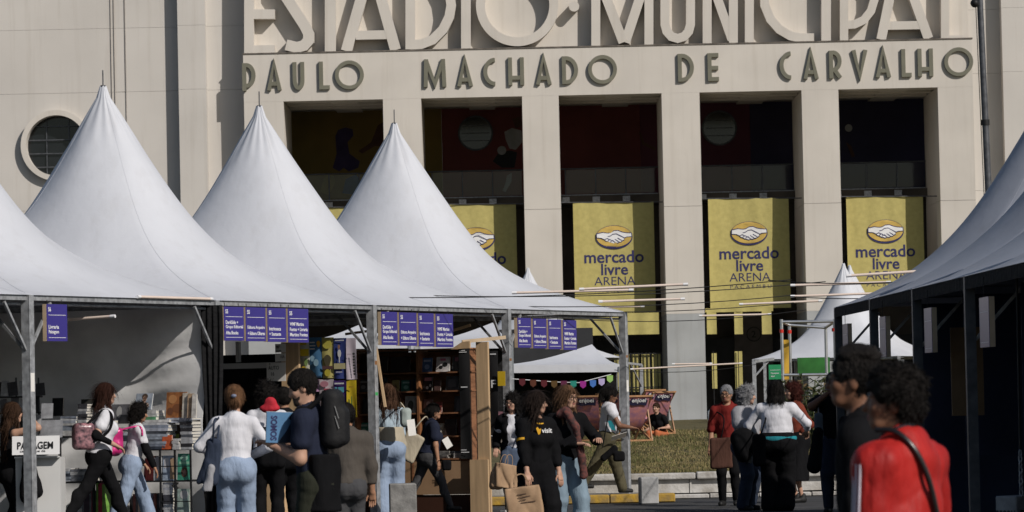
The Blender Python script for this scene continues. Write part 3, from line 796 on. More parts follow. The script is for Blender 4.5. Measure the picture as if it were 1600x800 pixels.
# ---- blue hanging signs
def sign(k, px0, px1, yt0, yt1, yb0, lines, label, num='55', P=None, N=None, dirv=None):
    P = PK(k) if P is None else P; N = NH if N is None else N; dirv = VH if dirv is None else dirv
    off = P - N * 0.06
    a = onplane(px0, yt0, off, N); c = onplane(px1, yt1, off, N); e = onplane(px0, yb0, off, N)
    w = float(np.dot(c - a, dirv)); h = float(a[2] - e[2]); o = V3(a[0], a[1], a[2] - h)
    root = thing('stall_sign', label, 'sign', o + dirv * w / 2, 'blue stall signs hung below the tent eaves')
    m = MB(); m.obox(o, dirv * w, N * 0.05, V3(0, 0, h)); m.build('backing_box', PLYEDGE, root)
    m = MB(); m.obox(o - N * 0.006 + dirv * 0.002, dirv * (w - 0.004), N * 0.0055, V3(0, 0, h)); m.build('face', SIGNBLUE, root)
    f = o - N * 0.0065
    def ln(z): 
        mm = MB(); mm.obox(f + dirv * w * 0.08 + V3(0, 0, h * z), dirv * w * 0.84, -N * 0.002, V3(0, 0, h * 0.012)); mm.build('rule', WHITE, root)
    ln(0.70); ln(0.09)
    lettering(num, f + dirv * w * 0.07 + V3(0, 0, h * 0.80), dirv, Z3, WHITE, root, width=w * 0.13, height=h * 0.12, bold=0.02, thick=0.002)
    n = len(lines)
    for i, t in enumerate(lines):
        wid = min(0.86, 0.062 * len(t)) * w
        lettering(t, f + dirv * w * 0.08 + V3(0, 0, h * (0.18 + 0.155 * (n - 1 - i))), dirv, Z3, WHITE, root, width=wid, height=h * (0.105 if any(ch in t for ch in 'gpqjQ') is False else 0.125), bold=0.012, thick=0.002)
    for fr in (0.15, 0.85):
        m = MB(); m.tube([o + dirv * w * fr + N * 0.02 + V3(0, 0, h), o + dirv * w * fr + N * 0.03 + V3(0, 0, h + 0.05)], 0.004, 5); m.build('hanger', CABLE, root)
    return root
TXT = [['DarkSide +', 'Grupo Editorial', 'Alta Books'], ['Editora Arqueiro', '+ Editora Olhares'], ['Intrínseca', '+ Sextante'], ['WMF Martins', 'Fontes + Livraria', 'Martins Fontes']]
sign(0, 72, 104, 475, 477, 533, ['Livraria', 'Paisagem'], 'lone blue sign reading Livraria Paisagem beside the front pole', '56')
PLACE = {1: 'beside the black drape', 2: 'above the bookshelf', 3: 'by the last pole'}
for k, xs_, y0, yb, dy in ((1, [349, 383, 417, 449, 482], 479, 532, 1.0), (2, [595, 623, 653, 680, 708], 487, 539, 1.1), (3, [808, 832, 856, 879, 901], 496.5, 543, 1.2)):
    for i in range(4):
        x0, x1 = xs_[i] + (0 if i else 0), xs_[i + 1] - (3 if i < 3 else 1)
        sign(k, x0, x1, y0 + dy * i, y0 + dy * i + 0.8, yb + dy * i, TXT[i], 'blue stall sign with %s, %s' % ('words ' + TXT[i][0].replace(' +', '') if i != 1 else 'words Arqueiro and Olhares', PLACE[k]))

# ================================================================== RIGHT ROW OF TENTS
RR = lambda k: V3(4.27 + 0.063 * k, 50.5 - 4.33 * k, 0); EAVER, PEAKR, TDR = 2.73, 5.95, 5.7
rv = RR(1) - RR(0); rvl = float(np.linalg.norm(rv)); rvh = rv / rvl; rnh = V3(-rvh[1], rvh[0], 0)   # points to +x
RT = []
rl = ['shaded grey tent at the far end of the dark row, beside the white tent tops', 'shaded grey tent in the dark row, second from its far end', 'shaded grey tent in the dark row with the broad navy wall', 'shaded tent in the dark row with the chained weight at its foot']
for k in range(4):
    root = thing('shaded_tent', rl[k], 'tent', RR(k), 'tents in the shaded row')
    RT.append(root)
    c = RR(k) + rv / 2 + rnh * TDR / 2
    canopy_mesh(c, rvh, rnh, rvl / 2 + 0.03, TDR / 2 + 0.05, EAVER, PEAKR, seed=40 + k).build('canopy', TENT_SHADE, root); seams(root, TENT_SHADE)
    m = MB(); m.tube([c + V3(0, 0, PEAKR - 0.05), c + V3(0, 0, PEAKR + 0.28)], 0.009, 6); m.build('finial', STEEL_DARK, root)
    for q in ([RR(k), RR(k) + rnh * TDR] + ([RR(4), RR(4) + rnh * TDR] if k == 3 else [])):
        m = MB(); m.obox(q - rvh * 0.05 - rnh * 0.05, rvh * 0.1, rnh * 0.1, V3(0, 0, EAVER - 0.005)); m.build('pole', STEEL_DARK, root)  # darker steel holds the row's shade in the pole colour
    for q in (RR(k), RR(k) + rnh * TDR):
        m = MB(); m.bar(q + rvh * 0.05 + V3(0, 0, EAVER - 0.03), q + rv - rvh * 0.05 + V3(0, 0, EAVER - 0.03), 0.05, 0.06); m.build('eave_beam', STEEL, root)
        m = MB(); m.obox(q + rvh * 0.06 - rnh * 0.045 + V3(0, 0, EAVER - 0.13), rvh * (rvl - 0.12), rnh * 0.012, V3(0, 0, 0.125)); m.build('black_hem', BLACKCLOTH, root)  # black strip put in for the dark underside of the eave
    m = MB(); m.bar(RR(k) + rnh * 0.05 + V3(0, 0, EAVER - 0.62), RR(k) + rnh * 0.55 + V3(0, 0, EAVER - 0.08), 0.03); m.build('brace', STEEL, root)
    # navy partition between stalls, rear wall added to keep the sun out
    if k > 0:
        P = [[RR(k) + rnh * (0.5 + 5.2 * i / 40) + rvh * (0.03 * math.sin(i * 0.5 + k) + 0.02 * math.sin(z * 3 + i * 0.2)) + V3(0, 0, z) for z in np.linspace(0.9 if k == 2 else 0.05, 2.66, 14)] for i in range(41)]
        m = MB(); m.sheet(P, thick=rvh * 0.01); m.build('side_wall', NAVY_TARP, root)
    P = [[RR(k) + rv * (i / 20.0) + rnh * (TDR - 0.06 + 0.03 * math.sin(i)) + V3(0, 0, z) for z in np.linspace(0.05, 2.72, 8)] for i in range(21)]
    m = MB(); m.sheet(P, thick=rnh * 0.01); m.build('rear_wall', NAVY_TARP, root)
P = [[RR(4) + rnh * (0.25 + 5.4 * i / 40) + rvh * 0.03 * math.sin(i * 0.5) + V3(0, 0, z) for z in np.linspace(0.05, 2.66, 14)] for i in range(41)]
m = MB(); m.sheet(P, thick=rvh * 0.01); m.build('side_wall', NAVY_TARP, RT[3])
# signs of the shaded row (seen nearly edge on)
for k, nm in ((0, 'blue sign seen edge on in the shaded row, beside the white tent'), (1, 'blue sign seen edge on in the shaded row, second from the far pole'), (2, 'blue sign seen edge on below the shaded eave, before the plywood board'), (3, 'blue sign seen edge on below the shaded eave, by the broad navy wall')):
    q = RR(k) + rvh * 1.1 - rnh * 0.05; dirv = rvh
    root = thing('stall_sign', nm, 'sign', q, 'blue stall signs in the shaded row')
    z0 = 2.02; w, h = 0.64, 0.47
    m = MB(); m.obox(q + V3(0, 0, z0), dirv * w, rnh * 0.05, V3(0, 0, h)); m.build('backing_box', PLYEDGE, root)
    m = MB(); m.obox(q - rnh * 0.006 + V3(0, 0, z0), dirv * w, rnh * 0.0055, V3(0, 0, h)); m.build('face', mat('sign_face_gloss', (0.09, 0.085, 0.20), 0.3, 0.05, 2, spec=0.5), root)
    m = MB()
    for z in (0.70, 0.09): m.obox(q - rnh * 0.0065 + dirv * 0.05 + V3(0, 0, z0 + h * z), dirv * w * 0.84, -rnh * 0.002, V3(0, 0, 0.006))
    m.build('rule', WHITE, root)['kind'] = 'stuff'
    m = MB(); m.tube([q + dirv * 0.3 + V3(0, 0, z0 + h), q + dirv * 0.3 + V3(0, 0, EAVER - 0.05)], 0.004, 5); m.build('hanger', CABLE, root)
# hanging plywood board in the shaded stall, tall dark counter
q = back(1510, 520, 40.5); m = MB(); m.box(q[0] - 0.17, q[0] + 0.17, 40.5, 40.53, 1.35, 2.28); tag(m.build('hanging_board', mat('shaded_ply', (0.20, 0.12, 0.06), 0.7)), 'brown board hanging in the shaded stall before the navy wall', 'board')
# chained weight at the picture edge
q = back(1588, 780, 35.5); cx = q[0]
root = thing('chained_weight', 'concrete weight with stencilled letters hanging chain above it', 'concrete weight', (cx + 0.1, 35.7, 0))
ax = unit((0.72, 0.69, 0)); ay = unit((-0.69, 0.72, 0)); o0 = V3(cx, 35.5, 0.004)
m = MB(); m.obox(o0, ax * 0.42, ay * 0.25, V3(0, 0, 0.63)); bo = m.build('block', mat('weight_concrete', (0.27, 0.27, 0.275), 0.85, 0.2, 6, 0.3, 30), root); bo.modifiers.new('edge', 'BEVEL').width = 0.01
lettering('PHE', o0 + V3(0, 0, 0.40) + ax * 0.05 - ay * 0.004, ax, Z3, BLACK, root, width=0.3, height=0.10, bold=0.015, thick=0.003)
lettering('RECON', o0 + V3(0, 0, 0.40) + ay * 0.235 - ax * 0.004, -ay, Z3, BLACK, root, width=0.22, height=0.10, bold=0.015, thick=0.003)
cpos = o0 + ax * 0.06 + ay * 0.0
for i in range(8):
    ctr = cpos + V3(0.01, 0.0, 0.66 + 0.052 * i); d1 = ax if i % 2 else ay
    pts = [ctr + d1 * 0.018 * math.cos(a) + Z3 * 0.034 * math.sin(a) for a in np.linspace(0, 2 * math.pi, 13)]
    m = MB(); m.tube(pts, 0.007, 6, cap=False); m.build('chain_link', STEEL, root)
m = MB(); m.tube([cpos + V3(0.01, 0, 1.06), cpos + V3(0.02, 0, 2.7)], 0.012, 6); m.build('strap', BLACK, root)
# ================================================================== LIGHT TUBES AND CABLES
def tube_light(p, q, label, r=0.018, group='tube lights strung across the passage'):
    root = thing('tube_light', label, 'tube light', (p + q) / 2, group)
    d = unit(q - p); m = MB(); m.tube([p + d * 0.06, q - d * 0.06], r, 8); m.build('tube', TUBE, root)
    for e, s in ((p, 1), (q, -1)):
        m = MB(); m.tube([e, e + d * s * 0.065], r * 1.15, 8); m.build('end_cap', WHITE, root)
    return root
def yh_at(px): return 620 + ROLL * (px - 804.7)
def zdepth(px, py, hz=3.1): return FOC * (hz - EYE) / (yh_at(px) - py)
TL = [(905, 452, 1075, 444), (800, 457.5, 990, 453), (935, 471, 1070, 467), (881, 481, 1007, 478.5), (1155, 475.5, 1285, 470), (1092, 493.5, 1205, 491), (1235, 446, 1392, 441), (1235, 463, 1378, 458), (1322, 431, 1497, 420), (545, 466, 690, 465)]
TLL = ['across the middle banner, highest one', 'beside the third tent slope, just under the highest one', 'below the bottom word of the middle banner', 'just above the last eave of the stall row', 'below the small word of the banner over the number 2', 'lowest one, in front of the grey pillar base edge', 'between the pillar and the white tent top', 'in front of the white tent slope', 'ending over the shaded tent roof', 'lying along the edge of a stall roof']
for (a, b_, c, d), l in zip(TL, TLL):
    Y = zdepth((a + c) / 2, (b_ + d) / 2)
    tube_light(back(a, b_, Y), back(c, d, Y), 'thin pinkish tube light ' + l)
for a, b_, c, d in ((985, 577, 1160, 567.5), (1050, 569, 1113, 568)):
    Y = 84 if a == 985 else 88
    tube_light(back(a, b_, Y), back(c, d, Y), 'pale tube light strung low before the pillar, ' + ('longer one' if a == 985 else 'short one'))
e0, e1 = PK(0) + RV * 0.55, PK(0) + RV * 0.97
tube_light(e0 - NH * 0.05 + V3(0, 0, 2.935), e1 - NH * 0.05 + V3(0, 0, 2.935), 'pinkish tube light fixed along the front stall eave')
e0, e1 = onplane(100, 500, PK(0) + VH * 1.6, VH), onplane(180, 494, PK(0) + VH * 1.6, VH)
tube_light(e0, e1, 'tan tube light hanging inside the front stall behind the lone sign')
def cable(pts, label, r=0.007, sag=0.12):
    P = []
    for i in range(len(pts) - 1):
        for t in np.linspace(0, 1, 12, endpoint=(i == len(pts) - 2)):
            p = pts[i] * (1 - t) + pts[i + 1] * t; P.append(p - V3(0, 0, sag * 4 * t * (1 - t)))
    m = MB(); m.tube(P, r, 5); return tag(m.build('light_cable', CABLE), label, 'cable', 'cables strung over the passage')
for (a, b_, Y0), (c, d, Y1), l in (((430, 461, 53), (1237, 437, 53.5), 'thin black cable along the highest tube light'), ((560, 458, 54), (1290, 440, 56), 'thin black cable crossing the pillars just below the top cable'), ((640, 472, 55), (1240, 461, 60), 'thin black cable over the last stall eave'),
        ((700, 478, 57), (1240, 473, 62), 'thin black cable carrying the lowest tube lights'), ((870, 497, 66), (1260, 484, 66), 'thin black cable in front of the grey pillar base'), ((1200, 438, 52), (1600, 415, 50), 'thin black cable over the shaded tent roof'), ((1235, 463, 57), (1600, 435, 48), 'thin black cable crossing the white tent slope'), ((960, 578, 84), (1200, 566, 84), 'thin cable of the low tube lights before the pillar')):
    cable([back(a, b_, Y0), back(c, d, Y1)], l)

# street lamp in front of the right wing
lp0, lp1 = back(1546, 330, 112), back(1531, 0, 112); dv = unit(lp1 - lp0)
base = lp0 - dv * (lp0[2] / dv[2])
root = thing('street_lamp', 'tall grey lamp post with a small black floodlight, beside the portico', 'lamp post', base)
m = MB(); m.tube([base, lp0 * 0.6 + base * 0.4, lp0, lp1, lp1 + dv * 3], [0.13, 0.115, 0.105, 0.09, 0.07], 12); m.build('post', STEEL_DARK, root)
q = back(1523, 5, 111.8); m = MB(); m.ball(q, (0.13, 0.16, 0.13)); m.tube([q, lp1 - dv * 0.1], 0.03, 6); m.build('floodlight', BLACK, root)
q = lp1 * 0.42 + lp0 * 0.58; m = MB(); m.tube([q - dv * 0.08, q + dv * 0.08], 0.125, 12); m.build('clamp', BLACK, root)
m = MB(); m.tube([lp1 + V3(-0.13, -0.02, 0), lp0 + V3(-0.14, -0.02, 0), base + V3(-0.15, -0.02, 1)], 0.012, 5); m.build('wire', BLACK, root)

# ================================================================== WHITE TENTS BEHIND
for (px, py, Y, lab) in ((1318, 412, 112.0, 'white pointed tent before the stadium, its peak over the end pillar'), (1327.5, 415, 118.0, 'second white tent peak showing just behind the first white one'), (825, 419, 116.0, 'small white tent peak showing behind the last stall roof')):
    q = back(px, py, Y); gzv = float(gz(q[0], Y)); pk = q[2]
    root = thing('white_tent', lab, 'tent', (q[0], Y, gzv), 'white tents standing before the stadium')
    vh = unit((0.35, 0.94, 0)); nh = V3(-vh[1], vh[0], 0)
    ev = pk - 2.75
    canopy_mesh(V3(q[0], Y, 0), vh, nh, 2.2, 2.2, ev, pk, seed=int(px)).build('canopy', TENT, root)
    for s in (-1, 1):
        for t in (-1, 1):
            p = V3(q[0], Y, gzv) + vh * 2.15 * s + nh * 2.15 * t; m = MB(); m.bar(p, V3(p[0], p[1], ev), 0.09); m.build('pole', STEEL, root)
    for s in (-1, 1):
        m = MB(); m.bar(V3(q[0], Y, ev - 0.04) + vh * 2.1 * s - nh * 2.1, V3(q[0], Y, ev - 0.04) + vh * 2.1 * s + nh * 2.1, 0.06); m.build('eave_beam', STEEL, root)
# low pavilion with a flat eave
def pavilion(label, pts, peak, Y, wall=True, group='low white pavilions behind the stalls'):
    """pts: near-left, near-right eave corners in pixels, peak pixel"""
    A, B, Pk = back(*pts[0], Y), back(*pts[1], Y), back(*peak, Y + 1.4)
    dep = V3(0, 2.8, 0); C, E = B + dep, A + dep
    root = thing('pavilion', label, 'pavilion', ((A[0] + B[0]) / 2, Y, 0), group)
    n = 10; m = MB()
    for p, q in ((A, B), (B, C), (C, E), (E, A)):
        grid = [[(p * (1 - i / n) + q * (i / n)) * (1 - t) + Pk * t - V3(0, 0, 0.22 * math.sin(math.pi * t) * (1 - 0.3 * t)) * np.linalg.norm(Pk - A) * 0.18 for t in np.linspace(0, 1, 9)] for i in range(n + 1)]
        m.sheet(grid)
    m.build('canopy', TENT, root)
    m = MB(); v = V3(0, 0, -0.17)
    for p, q in ((A, B), (B, C), (E, A)): m.obox(p, q - p, V3(0.004, 0.012, 0), v)
    m.build('valance', TENT, root)['kind'] = 'stuff'
    for p in (A, B, C, E):
        m = MB(); m.bar(V3(p[0], p[1], 0.0), p - V3(0, 0, 0.05), 0.05); m.build('pole', ALU, root)
    if wall:
        m = MB(); m.box(A[0], B[0], Y + 2.75, Y + 2.77, 0.1, A[2] - 0.1); m.build('rear_wall', BLACKCLOTH, root)  # black sheet added to hold the dark under the roof
    return root
pavilion('low white pavilion behind the last stall with a small peak at its end', ((772, 571), (968, 569)), (925, 538), 84)
pavilion('white pavilion roof seen through the stall with the posters', ((470, 533), (640, 531)), (560, 508), 78)
pavilion('white pavilion roof seen above the bookshelf stall', ((655, 534), (800, 531)), (770, 504), 80)
# dark partition wall with a plain top behind the pavilion
q0, q1 = back(745, 571, 92), back(926, 512, 92); m = MB(); m.box(q0[0], q1[0], 92, 92.1, 0.3, q1[2]); tag(m.build('dark_screen', mat('dark_screen', (0.03, 0.031, 0.034), 0.7)), 'dark grey screen wall standing behind the low white pavilion', 'screen')

# ================================================================== SCAFFOLD FRAME, BACK SIGNS, PLANTS
Y = 78.0; g = float(gz(5, Y)); s_ = scale_at(Y)
root = thing('scaffold_frame', 'aluminium scaffold frame with red clamps in front of the white tent', 'scaffold', (back(1262, 600, Y)[0], Y, g))
def sp(px, py, dy=0): return back(px, py, Y + dy)
for px, py, dy in ((1221, 499, 0), (1303.5, 499, 0), (1233.5, 508, 0.9), (1290, 512, 0.9)):
    p = sp(px, py, dy); m = MB(); m.tube([V3(p[0], p[1], g), p], 0.032, 8); m.build('upright', ALU, root)
for a, c, y0, y1, dy in ((1221, 1303, 503, 502, 0), (1221, 1303, 586, 585, 0), (1233, 1290, 508, 512, 0.9)):
    m = MB(); m.tube([sp(a, y0, dy), sp(c, y1, dy)], 0.03, 8); m.build('rail', ALU, root)
m = MB(); m.tube([sp(1221, 503), sp(1233.5, 508, 0.9)], 0.03, 8); m.build('rail', ALU, root)
m = MB(); m.tube([sp(1303.5, 503), sp(1290, 512, 0.9)], 0.03, 8); m.build('rail', ALU, root)
REDC = mat('red_clamp', (0.5, 0.03, 0.02), 0.5)
for px, py, dy in ((1221, 520, 0), (1233.5, 521, 0.9), (1303, 518, 0)):
    m = MB(); c = sp(px, py, dy); m.tube([c, c + V3(0, 0, 0.07)], 0.045, 8); m.build('clamp', REDC, root)
P = [[back(1223 + 10 * u, 531 + 62 * v, Y + 0.45 + 0.03 * math.sin(6 * v + 3 * u)) for v in np.linspace(0, 1, 10)] for u in np.linspace(0, 1, 5)]
m = MB(); m.sheet(P, thick=(0, 0.01, 0)); tag(m.build('narrow_banner', mat('orange_yellow_cloth', (0.55, 0.33, 0.04), 0.8)), 'narrow orange yellow banner tied inside the scaffold frame', 'banner')
GREEN = mat('green_board', (0.03, 0.15, 0.03), 0.8, 0.3, 2)
a, c = back(1246, 559, 92), back(1297, 586, 92); m = MB(); m.box(a[0], c[0], 92, 92.05, c[2], a[2]); tag(m.build('green_board', GREEN), 'plain dark green board under the white tent eave', 'board')
a, c = back(1201, 570, 80), back(1222, 592.5, 80)
root = thing('green_sign', 'small bright green sign with white lines of writing beside the scaffold', 'sign', ((a[0] + c[0]) / 2, 80, c[2]))
m = MB(); m.box(a[0], c[0], 80, 80.04, c[2], a[2]); m.build('panel', mat('green_sign', (0.02, 0.25, 0.10), 0.6), root)
w, h = c[0] - a[0], a[2] - c[2]
for t, z in (('Compras', 0.34), ('aqui', 0.14)): lettering(t, V3(a[0] + 0.04, 79.997, c[2] + h * z), (1, 0, 0), Z3, WHITE, root, height=h * 0.14, bold=0.01, thick=0.003)
m = MB(); m.box(a[0] + 0.03, c[0] - 0.03, 79.994, 79.999, c[2] + h * 0.62, c[2] + h * 0.64); m.build('rule', WHITE, root)
# frame pole of the next stall, crowd barrier
root = thing('stall_structure', 'bare grey stall frame with one corner pole beside the gate', 'frame', (back(1178, 600, 88)[0], 88, 0.7))
p = back(1178, 565, 88); m = MB(); m.bar(V3(p[0], 88, 0.5), p, 0.085); m.build('pole', STEEL, root)
m = MB(); m.bar(p, back(1208, 561, 90), 0.06); m.build('beam', STEEL, root); m = MB(); m.bar(p - V3(0, 0, 0.35), back(1200, 565, 89.5), 0.03); m.build('brace', STEEL, root)
root = thing('stall_structure', 'bare grey stall frame corner behind the deck chairs', 'frame', (back(1002, 600, 88)[0], 88, 0.7))
p = back(1002, 570, 88); m = MB(); m.bar(V3(p[0], 88, 0.5), p, 0.075); m.build('pole', STEEL, root)
m = MB(); m.bar(p, back(968, 566, 86), 0.05); m.build('beam', STEEL, root); m = MB(); m.bar(p - V3(0, 0, 0.5), back(985, 569, 87), 0.03); m.build('brace', STEEL, root)
Yb = 96.0; g = float(gz(4, Yb))
root = thing('crowd_barrier', 'grey metal crowd barrier standing beside the pillar foot', 'barrier', (back(1130, 660, Yb)[0], Yb, g))
a, c = back(1107, 638, Yb), back(1150, 637, Yb)
m = MB(); m.tube([V3(a[0], Yb, g), V3(a[0], Yb, a[2] - 0.08), V3(a[0] + 0.08, Yb, a[2]), V3(c[0], Yb, a[2]), V3(c[0] + 0.05, Yb, g)], 0.022, 7); m.build('frame', ALU, root)
m = MB()
for i in range(1, 7): 
    x = a[0] + (c[0] - a[0]) * i / 7; m.tube([V3(x, Yb, g + 0.1), V3(x, Yb, a[2])], 0.010, 5)
m.tube([V3(a[0], Yb, g + 0.1), V3(c[0], Yb, g + 0.1)], 0.015, 5); m.build('bars', ALU, root)['kind'] = 'stuff'

# leafy plants (tall blades and leaves)
LEAFM = [mat('leaf_dark', (0.032, 0.05, 0.018), 0.5, 0.3, 6), mat('leaf_olive', (0.075, 0.085, 0.03), 0.5, 0.3, 6), mat('leaf_dry', (0.16, 0.11, 0.05), 0.7, 0.3, 6)]
def plant(px, top, Y, label, n=9, sp_=0.35):
    c = back(px, 640, Y); g = float(gz(c[0], Y)); H = back(px, top, Y)[2] - g
    root = thing('tall_plant', label, 'plant', (c[0], Y, g), 'tall leafy plants behind the group')
    m = MB(); L = MB(); rg = np.random.default_rng(int(px))
    for i in range(n):
        b0 = V3(c[0] + rg.normal(0, sp_ * 0.4), Y + rg.normal(0, 0.3), g); tip = b0 + V3(rg.normal(0, 0.16), rg.normal(0, 0.16), H * rg.uniform(0.7, 1.0))
        m.tube([b0, (b0 + tip) / 2 + V3(rg.normal(0, 0.03), 0, 0), tip], [0.014, 0.011, 0.005], 5)
        for j in range(22):
            t = rg.uniform(0.15, 1.0); p = b0 + (tip - b0) * t; az = rg.uniform(0, 6.28); ln = rg.uniform(0.16, 0.36); wd_ = rg.uniform(0.022, 0.045)
            d = V3(math.cos(az), math.sin(az), 0); s = V3(-d[1], d[0], 0); up = rg.uniform(0.1, 0.9)
            q1 = p + d * ln * 0.5 + Z3 * ln * up * 0.5; q2 = p + d * ln + Z3 * ln * (up * 0.5 - 0.25)
            L.add([p, q1 - s * wd_, q2, q1 + s * wd_], [(0, 1, 2, 3)], int(rg.choice([0, 0, 1, 1, 2])))
    m.build('stem', LEAFM[1], root); L.build('foliage', LEAFM, root)
for px, top, Y in ((1240, 594, 75), (1258, 586, 73.5), (1274, 590, 76), (1290, 584, 74), (1308, 588, 75), (1325, 582, 72), (1344, 590, 74)):
    plant(px, top, Y, {1240: 'dark leafy plant behind the red haired woman', 1258: 'tall dark plant under the scaffold rail', 1274: 'olive plant in front of the green board', 1290: 'tall spiky plant below the scaffold corner', 1308: 'dry tipped plant behind the man in black', 1325: 'tall plant half hidden by the shaded tent pole', 1344: 'low leafy plant hidden behind the shaded tent pole'}[px])

# bunting
BP = [(800, 598), (870, 603), (905, 604), (955, 591)]
bq = [back(x, y - 6, 76) for x, y in BP]
root = thing('bunting', 'string of coloured pennants hanging below the low pavilion', 'bunting', (bq[1][0], 76, 2))
m = MB(); m.tube(bq, 0.008, 5); m.build('string', WHITE, root)
for px, py, colr, nm in ((816, 597, (0.09, 0.012, 0.018), 'dark_red'), (833, 598.5, (0.10, 0.03, 0.015), 'rust'), (850, 599, (0.09, 0.012, 0.018), 'dark_red'), (866, 600, (0.09, 0.05, 0.015), 'brown'), (881, 600, (0.10, 0.015, 0.05), 'plum'), (896, 600, (0.02, 0.22, 0.17), 'teal'), (911, 600.5, (0.28, 0.02, 0.22), 'magenta'), (926.5, 599, (0.06, 0.17, 0.50), 'blue'), (940, 596.5, (0.45, 0.38, 0.62), 'lavender'), (953, 591.5, (0.30, 0.50, 0.14), 'lime')):
    c = back(px, py, 75.95); k = 1 / scale_at(76); m = MB()
    m.prism([c + V3(x * k, 0, z * k) for x, z in ((-5.0, 5), (-4.4, -3), (0, -6.5), (4.6, -3), (5.0, 5))], (0, 0.008, 0)); m.build('pennant', mat('pennant_' + nm, colr, 0.8), root)

# ================================================================== DECK CHAIRS
CANV = mat('deckchair_canvas', (0.60, 0.24, 0.19), 0.85, 0.2, 9, 0.1, 20, c2=(0.30, 0.15, 0.24))
PATCH = mat('deckchair_patch', (0.02, 0.018, 0.05), 0.8)
def deck_chair(px, py_top, Y, rz, label, h=0.95):
    c = back(px, py_top, Y); g = float(gz(c[0], Y)) + 0.01
    root = thing('deck_chair', label, 'deck chair', (c[0], Y, g), 'wooden deck chairs on the grass bank')
    R = np.array([[math.cos(rz), -math.sin(rz), 0], [math.sin(rz), math.cos(rz), 0], [0, 0, 1]])
    T = lambda x, y, z: V3(c[0], Y, g) + R @ V3(x, y, z * h / 0.95)
    # local: -y is the front (foot end), canvas leans back towards +y
    for s in (-1, 1):
        m = MB(); m.bar(T(0.27 * s, -0.50, 0.02), T(0.27 * s, 0.50, 0.95), 0.03, 0.05); m.build('back_rail', WOODLIGHT, root)
        m = MB(); m.bar(T(0.23 * s, 0.55, 0.02), T(0.23 * s, -0.42, 0.42), 0.03, 0.05); m.build('seat_rail', WOODLIGHT, root)
        m = MB(); m.bar(T(0.30 * s, 0.42, 0.02), T(0.30 * s, 0.20, 0.66), 0.025, 0.04); m.build('prop', WOODLIGHT, root)
    for y, z, w in ((0.50, 0.95, 0.6), (-0.42, 0.42, 0.5), (0.55, 0.04, 0.5), (-0.50, 0.04, 0.6)):
        m = MB(); m.bar(T(-w / 2, y, z), T(w / 2, y, z), 0.035); m.build('crossbar', WOODLIGHT, root)
    prof = [(0.50, 0.95), (0.38, 0.72), (0.24, 0.50), (0.10, 0.32), (-0.05, 0.24), (-0.22, 0.28), (-0.42, 0.42)]
    m = MB(); P = [[T(x, y, z) for (y, z) in prof] for x in np.linspace(-0.235, 0.235, 4)]
    m.sheet(P, thick=R @ V3(0, -0.006, 0.006)); cv = m.build('canvas', CANV, root)
    for side, off in ((1, 0.022), (-1, -0.022)):
        u = unit(T(0, 0.50, 0.95) - T(0, 0.38, 0.72)); r = R @ V3(1, 0, 0) * side; nr = np.cross(r, u)
        o = T(0, 0.44, 0.835) + nr * abs(off)
        m = MB(); m.prism([o + r * 0.2 * a + u * 0.085 * b2 for a, b2 in ((-1, -0.6), (-0.5, -1), (0.2, -0.75), (0.9, -1), (1, 0.4), (0.6, 1), (-0.2, 0.8), (-0.9, 1))], nr * 0.003); m.build('patch', PATCH, root)
        lettering('enjoei', o - r * 0.155 - u * 0.03 + nr * 0.005, r, u, WHITE, root, width=0.31, bold=0.02, thick=0.002)
for a in ((922, 632, 80.0, math.radians(170), 'wide deck chair seen from behind, half hidden by the woman in the printed white shirt'), (945, 618, 88, math.radians(150), 'deck chair just behind the head of the woman in the printed white shirt'), (962, 622, 85, math.radians(160), 'deck chair standing directly behind the last stall pole'), (985, 635, 79.5, math.radians(200), 'deck chair with its crossed legs showing beside the last stall pole'), (1003, 614, 88, math.radians(215), 'deck chair tilted back at the rear of the group'), (1020, 616, 85, math.radians(208), 'tall deck chair beside the pillar foot, its writing turned sideways')):
    deck_chair(*a)
